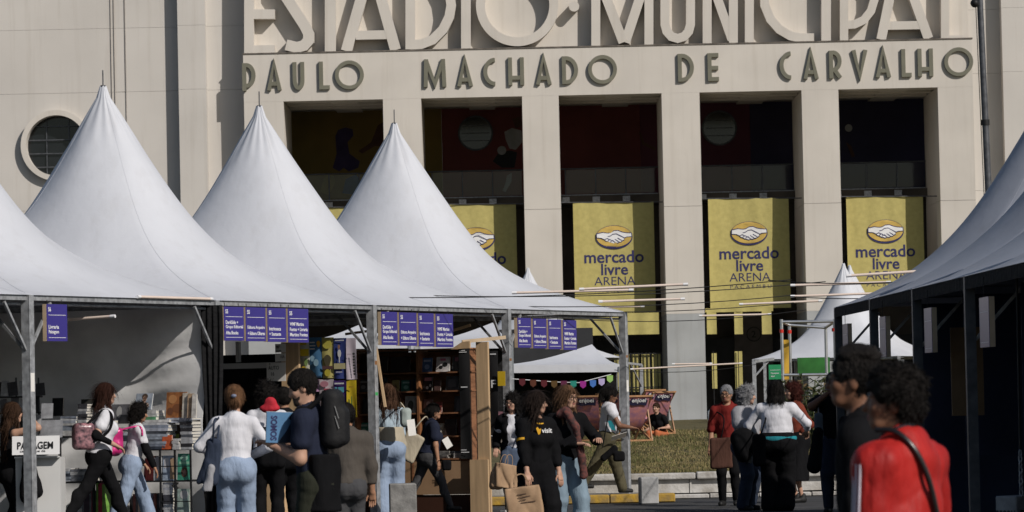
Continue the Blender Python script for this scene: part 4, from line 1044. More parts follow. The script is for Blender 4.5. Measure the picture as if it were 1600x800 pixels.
# ================================================================== PEOPLE (continuous surfaces grown from joints)
BIG_ = 0.30
class Field:
    def __init__(s, lo, hi, h):
        s.h = h; s.lo = np.asarray(lo, np.float32)
        s.n = np.maximum(4, np.ceil((np.asarray(hi) - np.asarray(lo)) / h).astype(int) + 1)
        s.d = np.full(tuple(s.n), BIG_, np.float32)
        s.ax = [s.lo[i] + h * np.arange(s.n[i], dtype=np.float32) for i in range(3)]
    def win(s, lo, hi, mg):
        a = np.clip(np.floor((np.asarray(lo) - mg - s.lo) / s.h).astype(int), 0, s.n); b = np.clip(np.ceil((np.asarray(hi) + mg - s.lo) / s.h).astype(int) + 1, 0, s.n)
        return tuple(slice(int(i), int(j)) for i, j in zip(a, b))
    def pts(s, w):
        return np.meshgrid(s.ax[0][w[0]], s.ax[1][w[1]], s.ax[2][w[2]], indexing='ij')
    def merge(s, w, d, k):
        o = s.d[w]
        if k <= 0: s.d[w] = np.minimum(o, d); return
        hh = np.maximum(k - np.abs(o - d), 0) / k
        s.d[w] = np.minimum(o, d) - hh * hh * k * 0.25
    def cone(s, a, b, ra, rb, k=0.03):
        a, b = np.asarray(a, np.float32), np.asarray(b, np.float32); R = max(ra, rb)
        w = s.win(np.minimum(a, b) - R, np.maximum(a, b) + R, 0.09)
        X, Y, Z = s.pts(w)
        if X.size == 0: return
        ab = b - a; L2 = float(ab @ ab) + 1e-9
        t = np.clip(((X - a[0]) * ab[0] + (Y - a[1]) * ab[1] + (Z - a[2]) * ab[2]) / L2, 0, 1)
        d = np.sqrt((X - a[0] - t * ab[0]) ** 2 + (Y - a[1] - t * ab[1]) ** 2 + (Z - a[2] - t * ab[2]) ** 2) - (ra + (rb - ra) * t)
        s.merge(w, d, k)
    def ell(s, c, r, k=0.03, R=None, sub=False):
        c, r = np.asarray(c, np.float32), np.asarray(r, np.float32); m_ = float(r.max())
        w = s.win(c - m_, c + m_, 0.09)
        X, Y, Z = s.pts(w)
        if X.size == 0: return
        X, Y, Z = X - c[0], Y - c[1], Z - c[2]
        if R is not None:
            R = np.asarray(R, np.float32)      # columns = local axes
            X, Y, Z = X * R[0, 0] + Y * R[1, 0] + Z * R[2, 0], X * R[0, 1] + Y * R[1, 1] + Z * R[2, 1], X * R[0, 2] + Y * R[1, 2] + Z * R[2, 2]
        k0 = np.sqrt((X / r[0]) ** 2 + (Y / r[1]) ** 2 + (Z / r[2]) ** 2); k1 = np.sqrt((X / r[0] ** 2) ** 2 + (Y / r[1] ** 2) ** 2 + (Z / r[2] ** 2) ** 2) + 1e-6
        d = k0 * (k0 - 1) / k1
        if sub: s.d[w] = np.maximum(s.d[w], -d)
        else: s.merge(w, d, k)
    def rbox(s, c, half, rad, R=None, k=0.02):
        c, hf = np.asarray(c, np.float32), np.asarray(half, np.float32); m_ = float(np.linalg.norm(hf)) + rad
        w = s.win(c - m_, c + m_, 0.09)
        X, Y, Z = s.pts(w)
        if X.size == 0: return
        X, Y, Z = X - c[0], Y - c[1], Z - c[2]
        if R is not None:
            R = np.asarray(R, np.float32)
            X, Y, Z = X * R[0, 0] + Y * R[1, 0] + Z * R[2, 0], X * R[0, 1] + Y * R[1, 1] + Z * R[2, 1], X * R[0, 2] + Y * R[1, 2] + Z * R[2, 2]
        qx, qy, qz = np.abs(X) - hf[0] + rad, np.abs(Y) - hf[1] + rad, np.abs(Z) - hf[2] + rad
        d = np.sqrt(np.maximum(qx, 0) ** 2 + np.maximum(qy, 0) ** 2 + np.maximum(qz, 0) ** 2) + np.minimum(np.maximum(qx, np.maximum(qy, qz)), 0) - rad
        s.merge(w, d, k)
    def plane(s, p, n):
        """keep the side away from n"""
        n = unit(n); X, Y, Z = s.pts((slice(None),) * 3)
        s.d = np.maximum(s.d, (X - p[0]) * n[0] + (Y - p[1]) * n[1] + (Z - p[2]) * n[2]).astype(np.float32)
    def noise(s, amp, freq, seed=0, stretch=(1, 1, 1), ridge=False):
        rg = np.random.default_rng(seed); X, Y, Z = s.pts((slice(None),) * 3); X, Y, Z = X * stretch[0], Y * stretch[1], Z * stretch[2]
        e = 0
        for i in range(5):
            v = rg.normal(0, 1, 3); v /= np.linalg.norm(v); f = freq * (0.6 + 0.35 * i); p = rg.uniform(0, 6.28, 2); u = rg.normal(0, 1, 3)
            q_ = np.sin(f * (v[0] * X + v[1] * Y + v[2] * Z) + p[0] + 1.5 * np.sin(f * 0.5 * (u[0] * X + u[1] * Y + u[2] * Z) + p[1]))
            e = e + ((1 - 2 * np.abs(q_)) if ridge else q_) / (1 + 0.5 * i)
        s.d = s.d + (amp * 0.45 * e).astype(np.float32)
    def mesh(s):
        f = s.d; sg = f < 0; nx, ny, nz = f.shape
        cs = (nx - 1, ny - 1, nz - 1)
        acc = np.zeros(cs + (3,), np.float32); cnt = np.zeros(cs, np.float32)
        cor = [(i, j, k) for i in (0, 1) for j in (0, 1) for k in (0, 1)]
        for a in cor:
            for ax in range(3):
                if a[ax]: continue
                b = list(a); b[ax] = 1
                fa = f[a[0]:nx - 1 + a[0], a[1]:ny - 1 + a[1], a[2]:nz - 1 + a[2]]; fb = f[b[0]:nx - 1 + b[0], b[1]:ny - 1 + b[1], b[2]:nz - 1 + b[2]]
                m_ = (fa < 0) != (fb < 0)
                if not m_.any(): continue
                t = fa[m_] / (fa[m_] - fb[m_]); p = np.tile(np.array(a, np.float32), (len(t), 1)); p[:, ax] += t
                acc[m_] += p; cnt[m_] += 1
        cm = cnt > 0
        idx = np.full(cs, -1, np.int64); idx[cm] = np.arange(cm.sum())
        V = s.lo + s.h * (np.argwhere(cm) + acc[cm] / cnt[cm][:, None])
        Q = []
        for ax in range(3):
            o1, o2 = [(1, 2), (2, 0), (0, 1)][ax]
            sl0 = [slice(1, -1)] * 3; sl1 = [slice(1, -1)] * 3
            sl0[ax] = slice(0, f.shape[ax] - 1); sl1[ax] = slice(1, f.shape[ax])
            A = sg[tuple(sl0)]; B = sg[tuple(sl1)]
            for flip, msk in ((False, A & ~B), (True, ~A & B)):
                e = np.argwhere(msk)
                if not len(e): continue
                for q in (0, 1, 2):
                    if q != ax: e[:, q] += 1
                c = []
                for d1, d2 in ((1, 1), (0, 1), (0, 0), (1, 0)):
                    g = e.copy(); g[:, o1] -= d1; g[:, o2] -= d2; c.append(idx[g[:, 0], g[:, 1], g[:, 2]])
                q = np.stack(c, 1)
                if flip: q = q[:, ::-1]
                Q.append(q)
        Q = np.concatenate(Q) if Q else np.zeros((0, 4), np.int64)
        Q = Q[(Q >= 0).all(1)]
        return V, Q

def ik(a, c, l1, l2, pole):
    a, c = np.asarray(a, float), np.asarray(c, float); d = c - a; L = np.linalg.norm(d); L2 = min(L, (l1 + l2) * 0.999); d = d / L
    c = a + d * L2
    x = (l1 * l1 - l2 * l2 + L2 * L2) / (2 * L2); h = math.sqrt(max(l1 * l1 - x * x, 1e-6))
    p = np.asarray(pole, float); p = p - d * (p @ d); p = p / (np.linalg.norm(p) + 1e-9)
    return a + d * x + p * h, c

def rx(a): c, s = math.cos(a), math.sin(a); return np.array([[1, 0, 0], [0, c, -s], [0, s, c]])
def ry(a): c, s = math.cos(a), math.sin(a); return np.array([[c, 0, s], [0, 1, 0], [-s, 0, c]])
def rz(a): c, s = math.cos(a), math.sin(a); return np.array([[c, -s, 0], [s, c, 0], [0, 0, 1]])

SKIN_L = mat('skin_light', (0.46, 0.27, 0.19), 0.55, 0.06, 12)
SKIN_M = mat('skin_tan', (0.34, 0.18, 0.11), 0.55, 0.06, 12)
SKIN_D = mat('skin_brown', (0.19, 0.092, 0.055), 0.5, 0.06, 12)
LIPS = mat('lips', (0.30, 0.10, 0.09), 0.5); EYEW = mat('eye_white', (0.6, 0.58, 0.55), 0.3); EYED = mat('eye_dark', (0.02, 0.012, 0.01), 0.2)
def hairm(n, c): return mat('hair_' + n, c, 0.62, 0.35, 5, 1.0, 45, stretch=(3, 3, 0.6), spec=0.12)
HBLACK = hairm('black', (0.012, 0.010, 0.009)); HBROWN = hairm('brown', (0.05, 0.026, 0.015)); HRED = hairm('dark_red', (0.038, 0.015, 0.010)); HBLOND = hairm('fair', (0.22, 0.125, 0.06)); HGREY = hairm('grey', (0.27, 0.27, 0.28)); HRUST = hairm('rust', (0.055, 0.014, 0.010))
def fab(n, c, **k): return cloth('fabric_' + n, c, k.pop('fold', 0.34), stretch=(1.5, 1.5, 0.5), **k)
F_WHITE = fab('white', (0.62, 0.62, 0.66)); F_BLACK = fab('black', (0.0085, 0.0085, 0.0095), spec=0.05); F_NAVY = fab('navy', (0.016, 0.020, 0.038)); F_JEANS = fab('light_jeans', (0.27, 0.34, 0.46), fs=14); F_JEANS2 = fab('mid_jeans', (0.15, 0.21, 0.30), fs=14); F_DENIM = fab('dark_denim', (0.03, 0.04, 0.065), fs=14)
F_GREY = fab('grey', (0.30, 0.30, 0.32)); F_CHAR = fab('charcoal', (0.06, 0.06, 0.064)); F_OLIVE = fab('olive', (0.085, 0.075, 0.045)); F_TAUPE = fab('taupe', (0.075, 0.065, 0.056)); F_RED = fab('red', (0.17, 0.018, 0.015)); F_RUST = fab('rust', (0.16, 0.035, 0.02)); F_DKGREEN = fab('dark_olive', (0.03, 0.032, 0.022)); F_TEAL = fab('teal', (0.02, 0.20, 0.24)); F_SKY = fab('pale_blue', (0.38, 0.47, 0.54)); F_BEIGE = fab('beige', (0.42, 0.37, 0.28))
JERSEY = mat('red_jersey', (0.43, 0.022, 0.018), 0.55, 0.2, 5, 0.4, 9, spec=0.22, bdist=0.05, stretch=(1.5, 1.5, 0.5), c2=(0.27, 0.011, 0.010))
SHOE_B = mat('shoe_black', (0.012, 0.012, 0.012), 0.6); SHOE_W = mat('shoe_white', (0.6, 0.6, 0.58), 0.6)

def strands(V, Q, n, ln, kind, seed, w=0.0022, keep=None):
    """loose hair strands laid over the hair surface"""
    rg = np.random.default_rng(seed); N = np.zeros_like(V); A, B_, C, D_ = (V[Q[:, i]] for i in range(4))
    fn = np.cross(C - A, D_ - B_)
    for i in range(4): np.add.at(N, Q[:, i], fn)
    N /= (np.linalg.norm(N, axis=1, keepdims=True) + 1e-9)
    pool = np.arange(len(V)) if keep is None else np.where(keep(V))[0]
    ix = pool[rg.integers(0, len(pool), n)]; p = V[ix]; nn = N[ix]
    if kind == 'curly': t = rg.normal(0, 1, (n, 3))
    else: t = np.array([0, -0.25, -1.0]) + rg.normal(0, 0.22, (n, 3))
    t = t - nn * (t * nn).sum(1, keepdims=True); t /= (np.linalg.norm(t, axis=1, keepdims=True) + 1e-9)
    L = ln * rg.uniform(0.5, 1.2, (n, 1)); sd = np.cross(t, nn) * w
    lift = (0.5 if kind == 'curly' else 0.07) * rg.uniform(0.3, 1.3, (n, 1))
    p0 = p - nn * 0.003; p1 = p0 + t * L * 0.5 + nn * (0.005 + L * lift); p2 = p1 + t * L * 0.5 + (nn * L * lift * 0.4 if kind == 'curly' else -nn * 0.004 + np.array([0, 0, -0.12]) * L)
    m0 = len(V); V2 = np.concatenate([V, p0 - sd, p0 + sd, p1 - sd, p1 + sd, p2 - sd * 0.4, p2 + sd * 0.4]); a = m0 + np.arange(n)
    return V2, np.concatenate([Q, np.stack([a, a + n, a + 3 * n, a + 2 * n], 1), np.stack([a + 2 * n, a + 3 * n, a + 5 * n, a + 4 * n], 1)])

def person(label, px, Y, H=1.68, yaw=0.0, base=0.0, sex='f', skin=SKIN_L, lean=5, twist=0, width=1.0, belly=0.0, group=None,
           hl=None, hr=None, el=None, er=None, feet=((-0.10, 0.0, 0.0), (0.10, 0.0, 0.0)), pelvis=(0, 0, 0), head=(0, 0, 0),
           top=F_WHITE, sleeve='short', hem=-0.02, loose=0.012, foldk=1.0, bottom=F_BLACK, btype='trousers', flare=0.0, bloose=0.012, blen=1.0, shoe=SHOE_B,
           hair=HBROWN, hstyle='short', hlen=0.3, glasses=False, beard=None, res=0.0125, neck=0.0, jacket=None, coat_len=0.0, stripes=None, collar=None):
    """local frame: x to the person's right, y ahead, z up; hands hl/hr and feet in metres at 1.70 m stature"""
    k = H / 1.70; yaw = math.radians(yaw)
    X0 = back(px, 620, Y)[0]; root = thing('person', label, 'person', (X0, Y, base), group)
    W = rz(yaw) * k; O = V3(X0, Y, base)
    sw = (0.165 if sex == 'f' else 0.192) * width; hw = (0.088 if sex == 'f' else 0.085) * width
    pel = V3(0, 0, 0.935) + V3(*pelvis)
    Rt = rz(math.radians(twist)) @ rx(math.radians(-lean))          # lean ahead
    T = lambda x, y, z: pel + Rt @ V3(x, y, z)
    neckb = T(0, -0.012, 0.500); shl = [T(-sw, -0.01, 0.425), T(sw, -0.01, 0.425)]
    Rh = rz(math.radians(head[0])) @ rx(math.radians(head[1])) @ ry(math.radians(head[2]))
    hc = neckb + rx(math.radians(-lean * 0.4)) @ V3(0, 0.026, 0.162)
    Hd = lambda x, y, z: hc + Rh @ V3(x, y, z)
    hips = [pel + V3(-hw, 0, -0.03), pel + V3(hw, 0, -0.03)]
    kn, an = [], []
    for i in (0, 1):
        f = V3(*feet[i]); a = f + V3(0, -0.02, 0.085)
        q, c = ik(hips[i], a, 0.425, 0.415, V3(0.06 * (1 if i else -1), 1, 0)); kn.append(q); an.append(c)
    elb, wr = [], []
    hands = [hl, hr]; eps = [el, er]
    for i in (0, 1):
        s = 1 if i else -1
        tgt = V3(*hands[i]) if hands[i] is not None else V3(s * (sw + 0.06), 0.05, 0.80)
        pole = V3(*eps[i]) if eps[i] is not None else V3(s * 0.35, -1, -0.25)
        q, c = ik(shl[i], tgt, 0.285, 0.245, pole); elb.append(q); wr.append(c)
    m_ = 1.0 if sex == 'f' else 1.13
    allp = np.array([hc, *shl, *elb, *wr, *kn, *an, pel, *[V3(*f) for f in feet]])
    lo, hi = allp.min(0) - 0.22, allp.max(0) + 0.22; lo[2] = min(lo[2], -0.02)
    def torso(f, e):
        w = width
        f.ell(T(0, -0.005, 0.285), (0.150 * w * (1.08 if sex == 'm' else 0.98) + e, 0.105 * w + e, 0.20 + e), 0.05, Rt)
        f.ell(T(0, 0.005 + belly * 0.4, 0.12), (0.128 * w * (1.1 if sex == 'm' else 1.0) + belly + e, 0.098 * w + belly + e, 0.16 + e), 0.06, Rt)
        f.cone(T(-sw * 0.88, -0.01, 0.415), T(0, -0.02, 0.45), 0.054 * m_ + e, 0.066 * m_ + e, 0.05); f.cone(T(sw * 0.88, -0.01, 0.415), T(0, -0.02, 0.45), 0.054 * m_ + e, 0.066 * m_ + e, 0.05)
        f.cone(T(0, -0.02, 0.44), T(0, -0.012, 0.505), 0.075 + e, 0.052 + e, 0.05)
        if sex == 'f':
            for s in (-1, 1): f.ell(T(s * 0.068 * w, 0.085 * w, 0.275), (0.066 + e, 0.058 + e, 0.066 + e), 0.04, Rt)
    def pelvis_(f, e):
        f.ell(pel + V3(0, -0.012, -0.01), ((0.166 if sex == 'f' else 0.155) * width + belly * 0.6 + e, 0.118 * width + belly * 0.5 + e, 0.135 + e), 0.05)
        for s in (-1, 1): f.ell(pel + V3(s * 0.07 * width, -0.075, -0.06), (0.082 * width + e, 0.078 * width + e, 0.095 + e), 0.05)
    def arms(f, e, frac=2.0, k_=0.03):
        for i in (0, 1):
            r0, r1, r2 = 0.050 * m_ * (0.6 + 0.4 * width), 0.040 * m_, 0.027 * m_
            if frac >= 1: f.cone(shl[i], elb[i], r0 + e, r1 + e, 0.05)
            else: f.cone(shl[i], shl[i] + (elb[i] - shl[i]) * frac, r0 + e, r0 + (r1 - r0) * frac + e * 1.5, 0.05)
            if frac > 1:
                q = min(frac - 1, 1.0); f.cone(elb[i], elb[i] + (wr[i] - elb[i]) * q, r1 + 0.002 + e, r1 + (r2 - r1) * q + e, k_)
    def legs(f, e, fl, ln=1.0):
        for i in (0, 1):
            th0, th1, ca = (0.090 if sex == 'f' else 0.085) * (0.35 + 0.65 * width), 0.057 + 0.012 * (width - 1), 0.040
            f.cone(hips[i] + V3(0, -0.01, -0.02), kn[i], th0 + e, th1 + e + fl * 0.4, 0.05)
            q = kn[i] + (an[i] - kn[i]) * ln
            f.cone(kn[i], q, th1 + e + fl * 0.4, (th1 + (ca - th1) * ln) + e + fl, 0.03)
            if fl == 0: f.ell(kn[i] * 0.65 + an[i] * 0.35 + V3(0, -0.02, 0), (0.052 + e, 0.056 + e, 0.10 + e), 0.03)
    tow = lambda V: (np.asarray(V) @ W.T) + O
    # --- body: one surface from neck to feet, head and fingers joined to it
    b = Field(lo, hi, res)
    torso(b, -0.008); pelvis_(b, -0.012); arms(b, 0, 2.0); legs(b, -0.010, 0.0)
    b.cone(neckb, Hd(0, -0.02, -0.05), 0.054 * (0.9 + 0.1 * m_), 0.050, 0.03)
    hd = []
    for i in (0, 1):
        s = 1 if i else -1
        d = unit(wr[i] - elb[i]); side = unit(np.cross(d, V3(0, 0, 1)) + 1e-6); nrm = np.cross(side, d)
        p = wr[i] + d * 0.048; b.rbox(p, (0.038, 0.017, 0.048), 0.015, np.stack([side, nrm, d], 1), 0.02)
        hd.append((d, side, nrm, s))
        f0 = an[i]; b.cone(f0 + V3(0, -0.02, -0.04), f0 + V3(0, 0.13, -0.055), 0.035, 0.028, 0.03)
    V, Q = b.mesh(); VS, QS, MI = [V], [Q], [np.zeros(len(Q), int)]
    hf = Field(hc - 0.165, hc + 0.165, 0.0066)
    hf.ell(Hd(0, -0.012, 0.022), (0.074, 0.094, 0.096), 0.02, Rh); hf.ell(Hd(0, 0.030, -0.048), (0.055, 0.062, 0.064), 0.045, Rh)
    hf.cone(Hd(-0.028, 0.058, -0.085), Hd(0.028, 0.058, -0.085), 0.021, 0.021, 0.03); hf.cone(Hd(0, 0.088, 0.012), Hd(0, 0.106, -0.026), 0.008, 0.0135, 0.012)
    hf.cone(Hd(-0.035, 0.078, 0.026), Hd(0.035, 0.078, 0.026), 0.012, 0.012, 0.02)
    for s in (-1, 1):
        hf.ell(Hd(s * 0.074, -0.008, -0.010), (0.011, 0.021, 0.032), 0.008, Rh); hf.ell(Hd(s * 0.040, 0.066, -0.022), (0.024, 0.022, 0.022), 0.03, Rh)
    hf.cone(Hd(0, -0.022, -0.05), hc + (neckb - hc) * 0.9, 0.050, 0.0545, 0.03)
    V, Q = hf.mesh(); VS.append(V); QS.append(Q); MI.append(np.zeros(len(Q), int))
    mb = MB()
    for s in (-1, 1):
        mb.ball(Hd(s * 0.031, 0.0795, 0.006), (0.0145, 0.008, 0.0085), 2, 8, 5, Rh); mb.ball(Hd(s * 0.031, 0.0855, 0.006), (0.006, 0.004, 0.006), 3, 8, 5, Rh)
        mb.tube([Hd(s * 0.014, 0.091, 0.024), Hd(s * 0.032, 0.090, 0.030), Hd(s * 0.050, 0.076, 0.025)], [0.004, 0.0045, 0.003], 5, 3)
    mb.ball(Hd(0, 0.0885, -0.055), (0.024, 0.009, 0.0055), 1, 8, 5, Rh); mb.ball(Hd(0, 0.0875, -0.065), (0.020, 0.009, 0.006), 1, 8, 5, Rh)
    for i in (0, 1):                                   # four curled fingers and a thumb on each hand
        d, side, nrm, s = hd[i]; kk = wr[i] + d * 0.094
        nn = nrm if nrm[2] < 0 else -nrm
        for j, (off, ln) in enumerate(((-0.028, 0.068), (-0.0095, 0.078), (0.0095, 0.072), (0.027, 0.056))):
            p = kk + side * off; q1 = p + d * ln * 0.42 + nn * 0.006; q2 = q1 + (d * 0.75 + nn * 0.62) * ln * 0.32; q3 = q2 + (d * 0.35 + nn * 0.9) * ln * 0.26
            mb.tube([p - d * 0.015, p, q1, q2, q3], [0.010, 0.0095, 0.009, 0.008, 0.006], 6, 0)
        t0 = wr[i] + d * 0.03 - side * 0.034 * s; mb.tube([t0, t0 + d * 0.03 - side * 0.02 * s + nn * 0.01, t0 + d * 0.062 - side * 0.024 * s + nn * 0.022], [0.012, 0.011, 0.008], 6, 0)
    qv = np.array(mb.v); tri = []
    tm = []
    for f, mi in zip(mb.f, mb.m):
        if len(f) == 4: tri.append(f); tm.append(mi)
        elif len(f) > 4:
            for z in range(1, len(f) - 1): tri.append((f[0], f[z], f[z + 1], f[z + 1])); tm.append(mi)
    n0 = 0; Fs = []
    for V, Q in zip(VS + [qv], QS + [np.array([t for t in tri if len(set(t)) == 4])]):
        Fs.append(Q + n0); n0 += len(V)
    MI.append(np.array([m for t, m in zip(tri, tm) if len(set(t)) == 4]))
    raw_mesh('body', tow(np.concatenate(VS + [qv])), np.concatenate(Fs), [skin, LIPS, EYEW, EYED], root, mi=np.concatenate(MI))
    # --- clothing
    def garment(name, fn, m, clips=(), nz=0.006, nf=16, rs=res, blo=None, bhi=None, stretch=(1, 1, 1)):
        g = Field(lo if blo is None else blo, hi if bhi is None else bhi, rs); fn(g)
        if nz: g.noise(nz, nf, seed=int(px) + len(name), stretch=stretch, ridge=True)
        for p, n in clips: g.plane(p, n)
        V, Q = g.mesh()
        if len(Q): return raw_mesh(name, tow(V), Q, m, root)
    fr = {'none': 0.0, 'cap': 0.25, 'short': 0.55, 'elbow': 0.95, 'threeq': 1.55, 'long': 1.93}[sleeve]
    def top_(g):
        torso(g, loose); pelvis_(g, loose * 0.8)
        if fr > 0: arms(g, loose * (0.8 if fr > 1 else 1.0), fr)
    hemp = T(0, 0, hem); nrmh = Rt @ V3(0, 0, -1)
    g = Field(lo, hi, res); top_(g); g.noise(0.0065 * foldk, 14, int(px), (1.2, 1.2, 0.45), True); g.noise(0.004 * foldk, 15, int(px) + 1, (0.6, 0.6, 1.5), True)
    g.plane(hemp, nrmh)
    g.ell(Hd(0, 0.03 + neck * 0.3, -0.10 - neck * 0.2), (0.075 + neck, 0.085 + neck, 0.07 + neck * 0.7), sub=True)
    if sleeve == 'none':
        for i in (0, 1): g.ell(shl[i] + (shl[i] - neckb) * 0.30, (0.085, 0.12, 0.12), sub=True)
    V, Q = g.mesh(); raw_mesh('top', tow(V), Q, top, root)
    if btype == 'skirt':
        def sk(g):
            pelvis_(g, 0.016); mid = (kn[0] + kn[1]) / 2; mid = V3(mid[0], mid[1], pel[2] - blen)
            w = 0.14 + flare
            for dx in (-0.07, 0.07): g.cone(pel + V3(dx, 0, -0.05), mid + V3(dx * 1.6, 0, 0), 0.13, w, 0.08)
        garment('skirt', sk, bottom, [(pel + V3(0, 0, 0.09), V3(0, 0, 1)), (V3(0, 0, pel[2] - blen), V3(0, 0, -1))], 0.012, 14, stretch=(1, 1, 0.25))
    else:
        def tr(g): pelvis_(g, bloose + 0.004); legs(g, bloose, flare, blen)
        cl = [(pel + V3(0, 0, 0.105), V3(0, 0, 1))]
        garment({'shorts': 'shorts'}.get(btype, 'trousers'), tr, bottom, cl, 0.0055, 15, stretch=(0.7, 0.7, 1.5))
    def sh(g):
        for i in (0, 1):
            f0 = an[i]; dz = f0[2] - 0.085
            g.cone(f0 + V3(0, -0.03, -0.045), f0 + V3(0.01 * (1 if i else -1), 0.145, -0.058), 0.044, 0.036, 0.02); g.cone(f0 + V3(0, -0.02, 0), f0 + V3(0, 0.0, -0.04), 0.044, 0.045, 0.03)
    a_ = np.array(an)
    def shoe_one(i):
        g = Field(an[i] - V3(0.09, 0.12, 0.12), an[i] + V3(0.09, 0.24, 0.06), 0.01)
        f0 = an[i]; g.cone(f0 + V3(0, -0.03, -0.045), f0 + V3(0.01 * (1 if i else -1), 0.145, -0.055), 0.044, 0.037, 0.02); g.cone(f0 + V3(0, -0.015, 0.01), f0 + V3(0, 0.0, -0.04), 0.046, 0.046, 0.03)
        g.plane(f0 - V3(0, 0, 0.0845), V3(0, 0, -1)); V, Q = g.mesh(); raw_mesh('shoe', tow(V), Q, shoe, root)
    if base > -5 and H: [shoe_one(i) for i in (0, 1)]
    if jacket is not None:
        def jk(g): torso(g, 0.026); pelvis_(g, 0.028 ); arms(g, 0.018, 1.9); [g.cone(pel + V3(0.08 * s, -0.03, 0), pel + V3(0.10 * s, -0.05, -coat_len), 0.11, 0.10, 0.06) for s in (-1, 1) if coat_len > 0]
        g = Field(lo, hi, res); jk(g); g.noise(0.008, 14, int(px) + 3, (0.8, 0.8, 1.2), True); g.plane(pel + V3(0, 0, -coat_len - 0.05), V3(0, 0, -1))
        g.ell(Hd(0, 0.03, -0.11), (0.095, 0.10, 0.10), sub=True)
        for zz in (0.42, 0.3, 0.18, 0.06, -0.06): g.ell(T(0, 0.16, zz), (0.062 + 0.02 * (0.42 - zz), 0.14, 0.09), sub=True)
        V, Q = g.mesh(); raw_mesh('cardigan', tow(V), Q, jacket, root)
    # --- hair
    if hstyle != 'none':
        ext = 0.17; dl = hlen if hstyle in ('long', 'bob', 'wavy') else 0.05
        g = Field(hc - V3(0.19, 0.20, 0.12 + dl), hc + V3(0.19, 0.19, 0.21), 0.0095 if hstyle != 'afro' else 0.008)
        if hstyle == 'afro':
            g.ell(Hd(0, -0.018, 0.045), (0.105, 0.118, 0.112), 0.02, Rh); g.ell(Hd(0, -0.06, -0.02), (0.085, 0.065, 0.08), 0.03, Rh)
        else:
            e = 0.016 if hstyle == 'short' else 0.022
            g.ell(Hd(0, -0.014, 0.026), (0.075 + e, 0.096 + e, 0.097 + e), 0.02, Rh)
        if hstyle in ('long', 'wavy', 'bob'):
            for s in (-1, 0, 1):
                p0 = Hd(s * 0.055, -0.055, 0.02); p1 = hc + V3(s * 0.070, -0.085 - 0.02 * (s == 0), -0.12); p2 = hc + V3(s * 0.075, -0.10 - lean * 0.001, -dl)
                g.cone(p0, p1, 0.045, 0.042, 0.04); g.cone(p1, p2, 0.042, 0.030, 0.03)
            for s in (-1, 1):
                p0 = Hd(s * 0.073, 0.015, 0.02); p1 = Hd(s * 0.08, 0.01, -0.09); g.cone(p0, p1, 0.026, 0.026, 0.03)
                if hstyle != 'bob': g.cone(p1, hc + V3(s * 0.095, 0.055, -dl * 0.8), 0.026, 0.016, 0.03)
        if hstyle == 'curly':
            g.ell(Hd(0, -0.03, 0.0), (0.108, 0.115, 0.125), 0.02, Rh); g.ell(Hd(0, -0.05, -0.09), (0.10, 0.08, 0.09), 0.03, Rh)
        if hstyle == 'bun': g.ell(Hd(0, -0.125, 0.03), (0.045, 0.038, 0.045), 0.02, Rh)
        if hstyle == 'updo': g.ell(Hd(0, -0.095, 0.0), (0.06, 0.05, 0.075), 0.02, Rh); g.ell(Hd(0.03, -0.12, -0.02), (0.035, 0.03, 0.04), 0.01, Rh)
        if hstyle == 'ponytail':
            g.ell(Hd(0, -0.11, 0.045), (0.05, 0.05, 0.055), 0.02, Rh); g.cone(Hd(0, -0.15, 0.03), Hd(0, -0.15, -0.14), 0.05, 0.035, 0.03)
        amp, fq = {'afro': (0.011, 95), 'curly': (0.013, 70), 'wavy': (0.008, 45)}.get(hstyle, (0.004, 60))
        g.noise(amp, fq, int(px) + 11, (1, 1, 0.4 if hstyle in ('long', 'bob', 'short', 'updo') else 1))
        g.ell(Hd(0, 0.095, -0.045), (0.062, 0.085, 0.105), sub=True, R=Rh)
        if hstyle in ('short', 'bun', 'updo', 'ponytail', 'afro'):
            for s in (-1, 1): g.ell(Hd(s * 0.085, 0.02, -0.06), (0.03, 0.055, 0.075), sub=True, R=Rh)
            g.plane(Hd(0, 0, -0.085 if hstyle != 'afro' else -0.075), Rh @ V3(0, 0.35, -1))
        V, Q = g.mesh(); cu = hstyle in ('curly', 'afro', 'wavy'); V, Q = strands(V, Q, 2600 if hstyle == 'afro' else 1300, {'afro': 0.020, 'curly': 0.05, 'wavy': 0.06, 'long': 0.16, 'bob': 0.10, 'short': 0.030, 'updo': 0.06, 'bun': 0.06, 'ponytail': 0.07}[hstyle], 'curly' if cu else 'straight', int(px), keep=lambda A: ~((((A - hc) @ Rh)[:, 1] > 0.035) & (((A - hc) @ Rh)[:, 2] < 0.075)))
        raw_mesh('hair', tow(V), Q, hair, root)
    if beard is not None:
        g = Field(hc - 0.15, hc + 0.15, 0.008); g.ell(Hd(0, 0.034, -0.055), (0.061, 0.066, 0.066), 0.03, Rh); g.cone(Hd(-0.02, 0.075, -0.095), Hd(0.02, 0.075, -0.095), 0.028, 0.028, 0.03)
        g.noise(0.004, 80, 5); g.plane(Hd(0, 0, -0.038), Rh @ V3(0, 0.0, 1)); g.plane(Hd(0, 0.012, 0), Rh @ V3(0, -1, -0.4))
        V, Q = g.mesh(); raw_mesh('beard', tow(V), Q, beard, root)
    if glasses:
        mb = MB()
        for s in (-1, 1):
            mb.tube([Hd(s * 0.033, 0.101, 0.004) + Rh @ V3(0.023 * math.cos(a), -0.004 * math.cos(a) * s, 0.019 * math.sin(a)) for a in np.linspace(0, 2 * math.pi, 15)], 0.0032, 5, cap=False)
            mb.tube([Hd(s * 0.056, 0.098, 0.008), Hd(s * 0.078, 0.02, 0.006)], 0.0028, 5)
        mb.tube([Hd(-0.011, 0.103, 0.006), Hd(0.011, 0.103, 0.006)], 0.003, 5)
        mb.v = [tuple(p) for p in tow(np.array(mb.v))]; mb.build('glasses', BLACK, root)
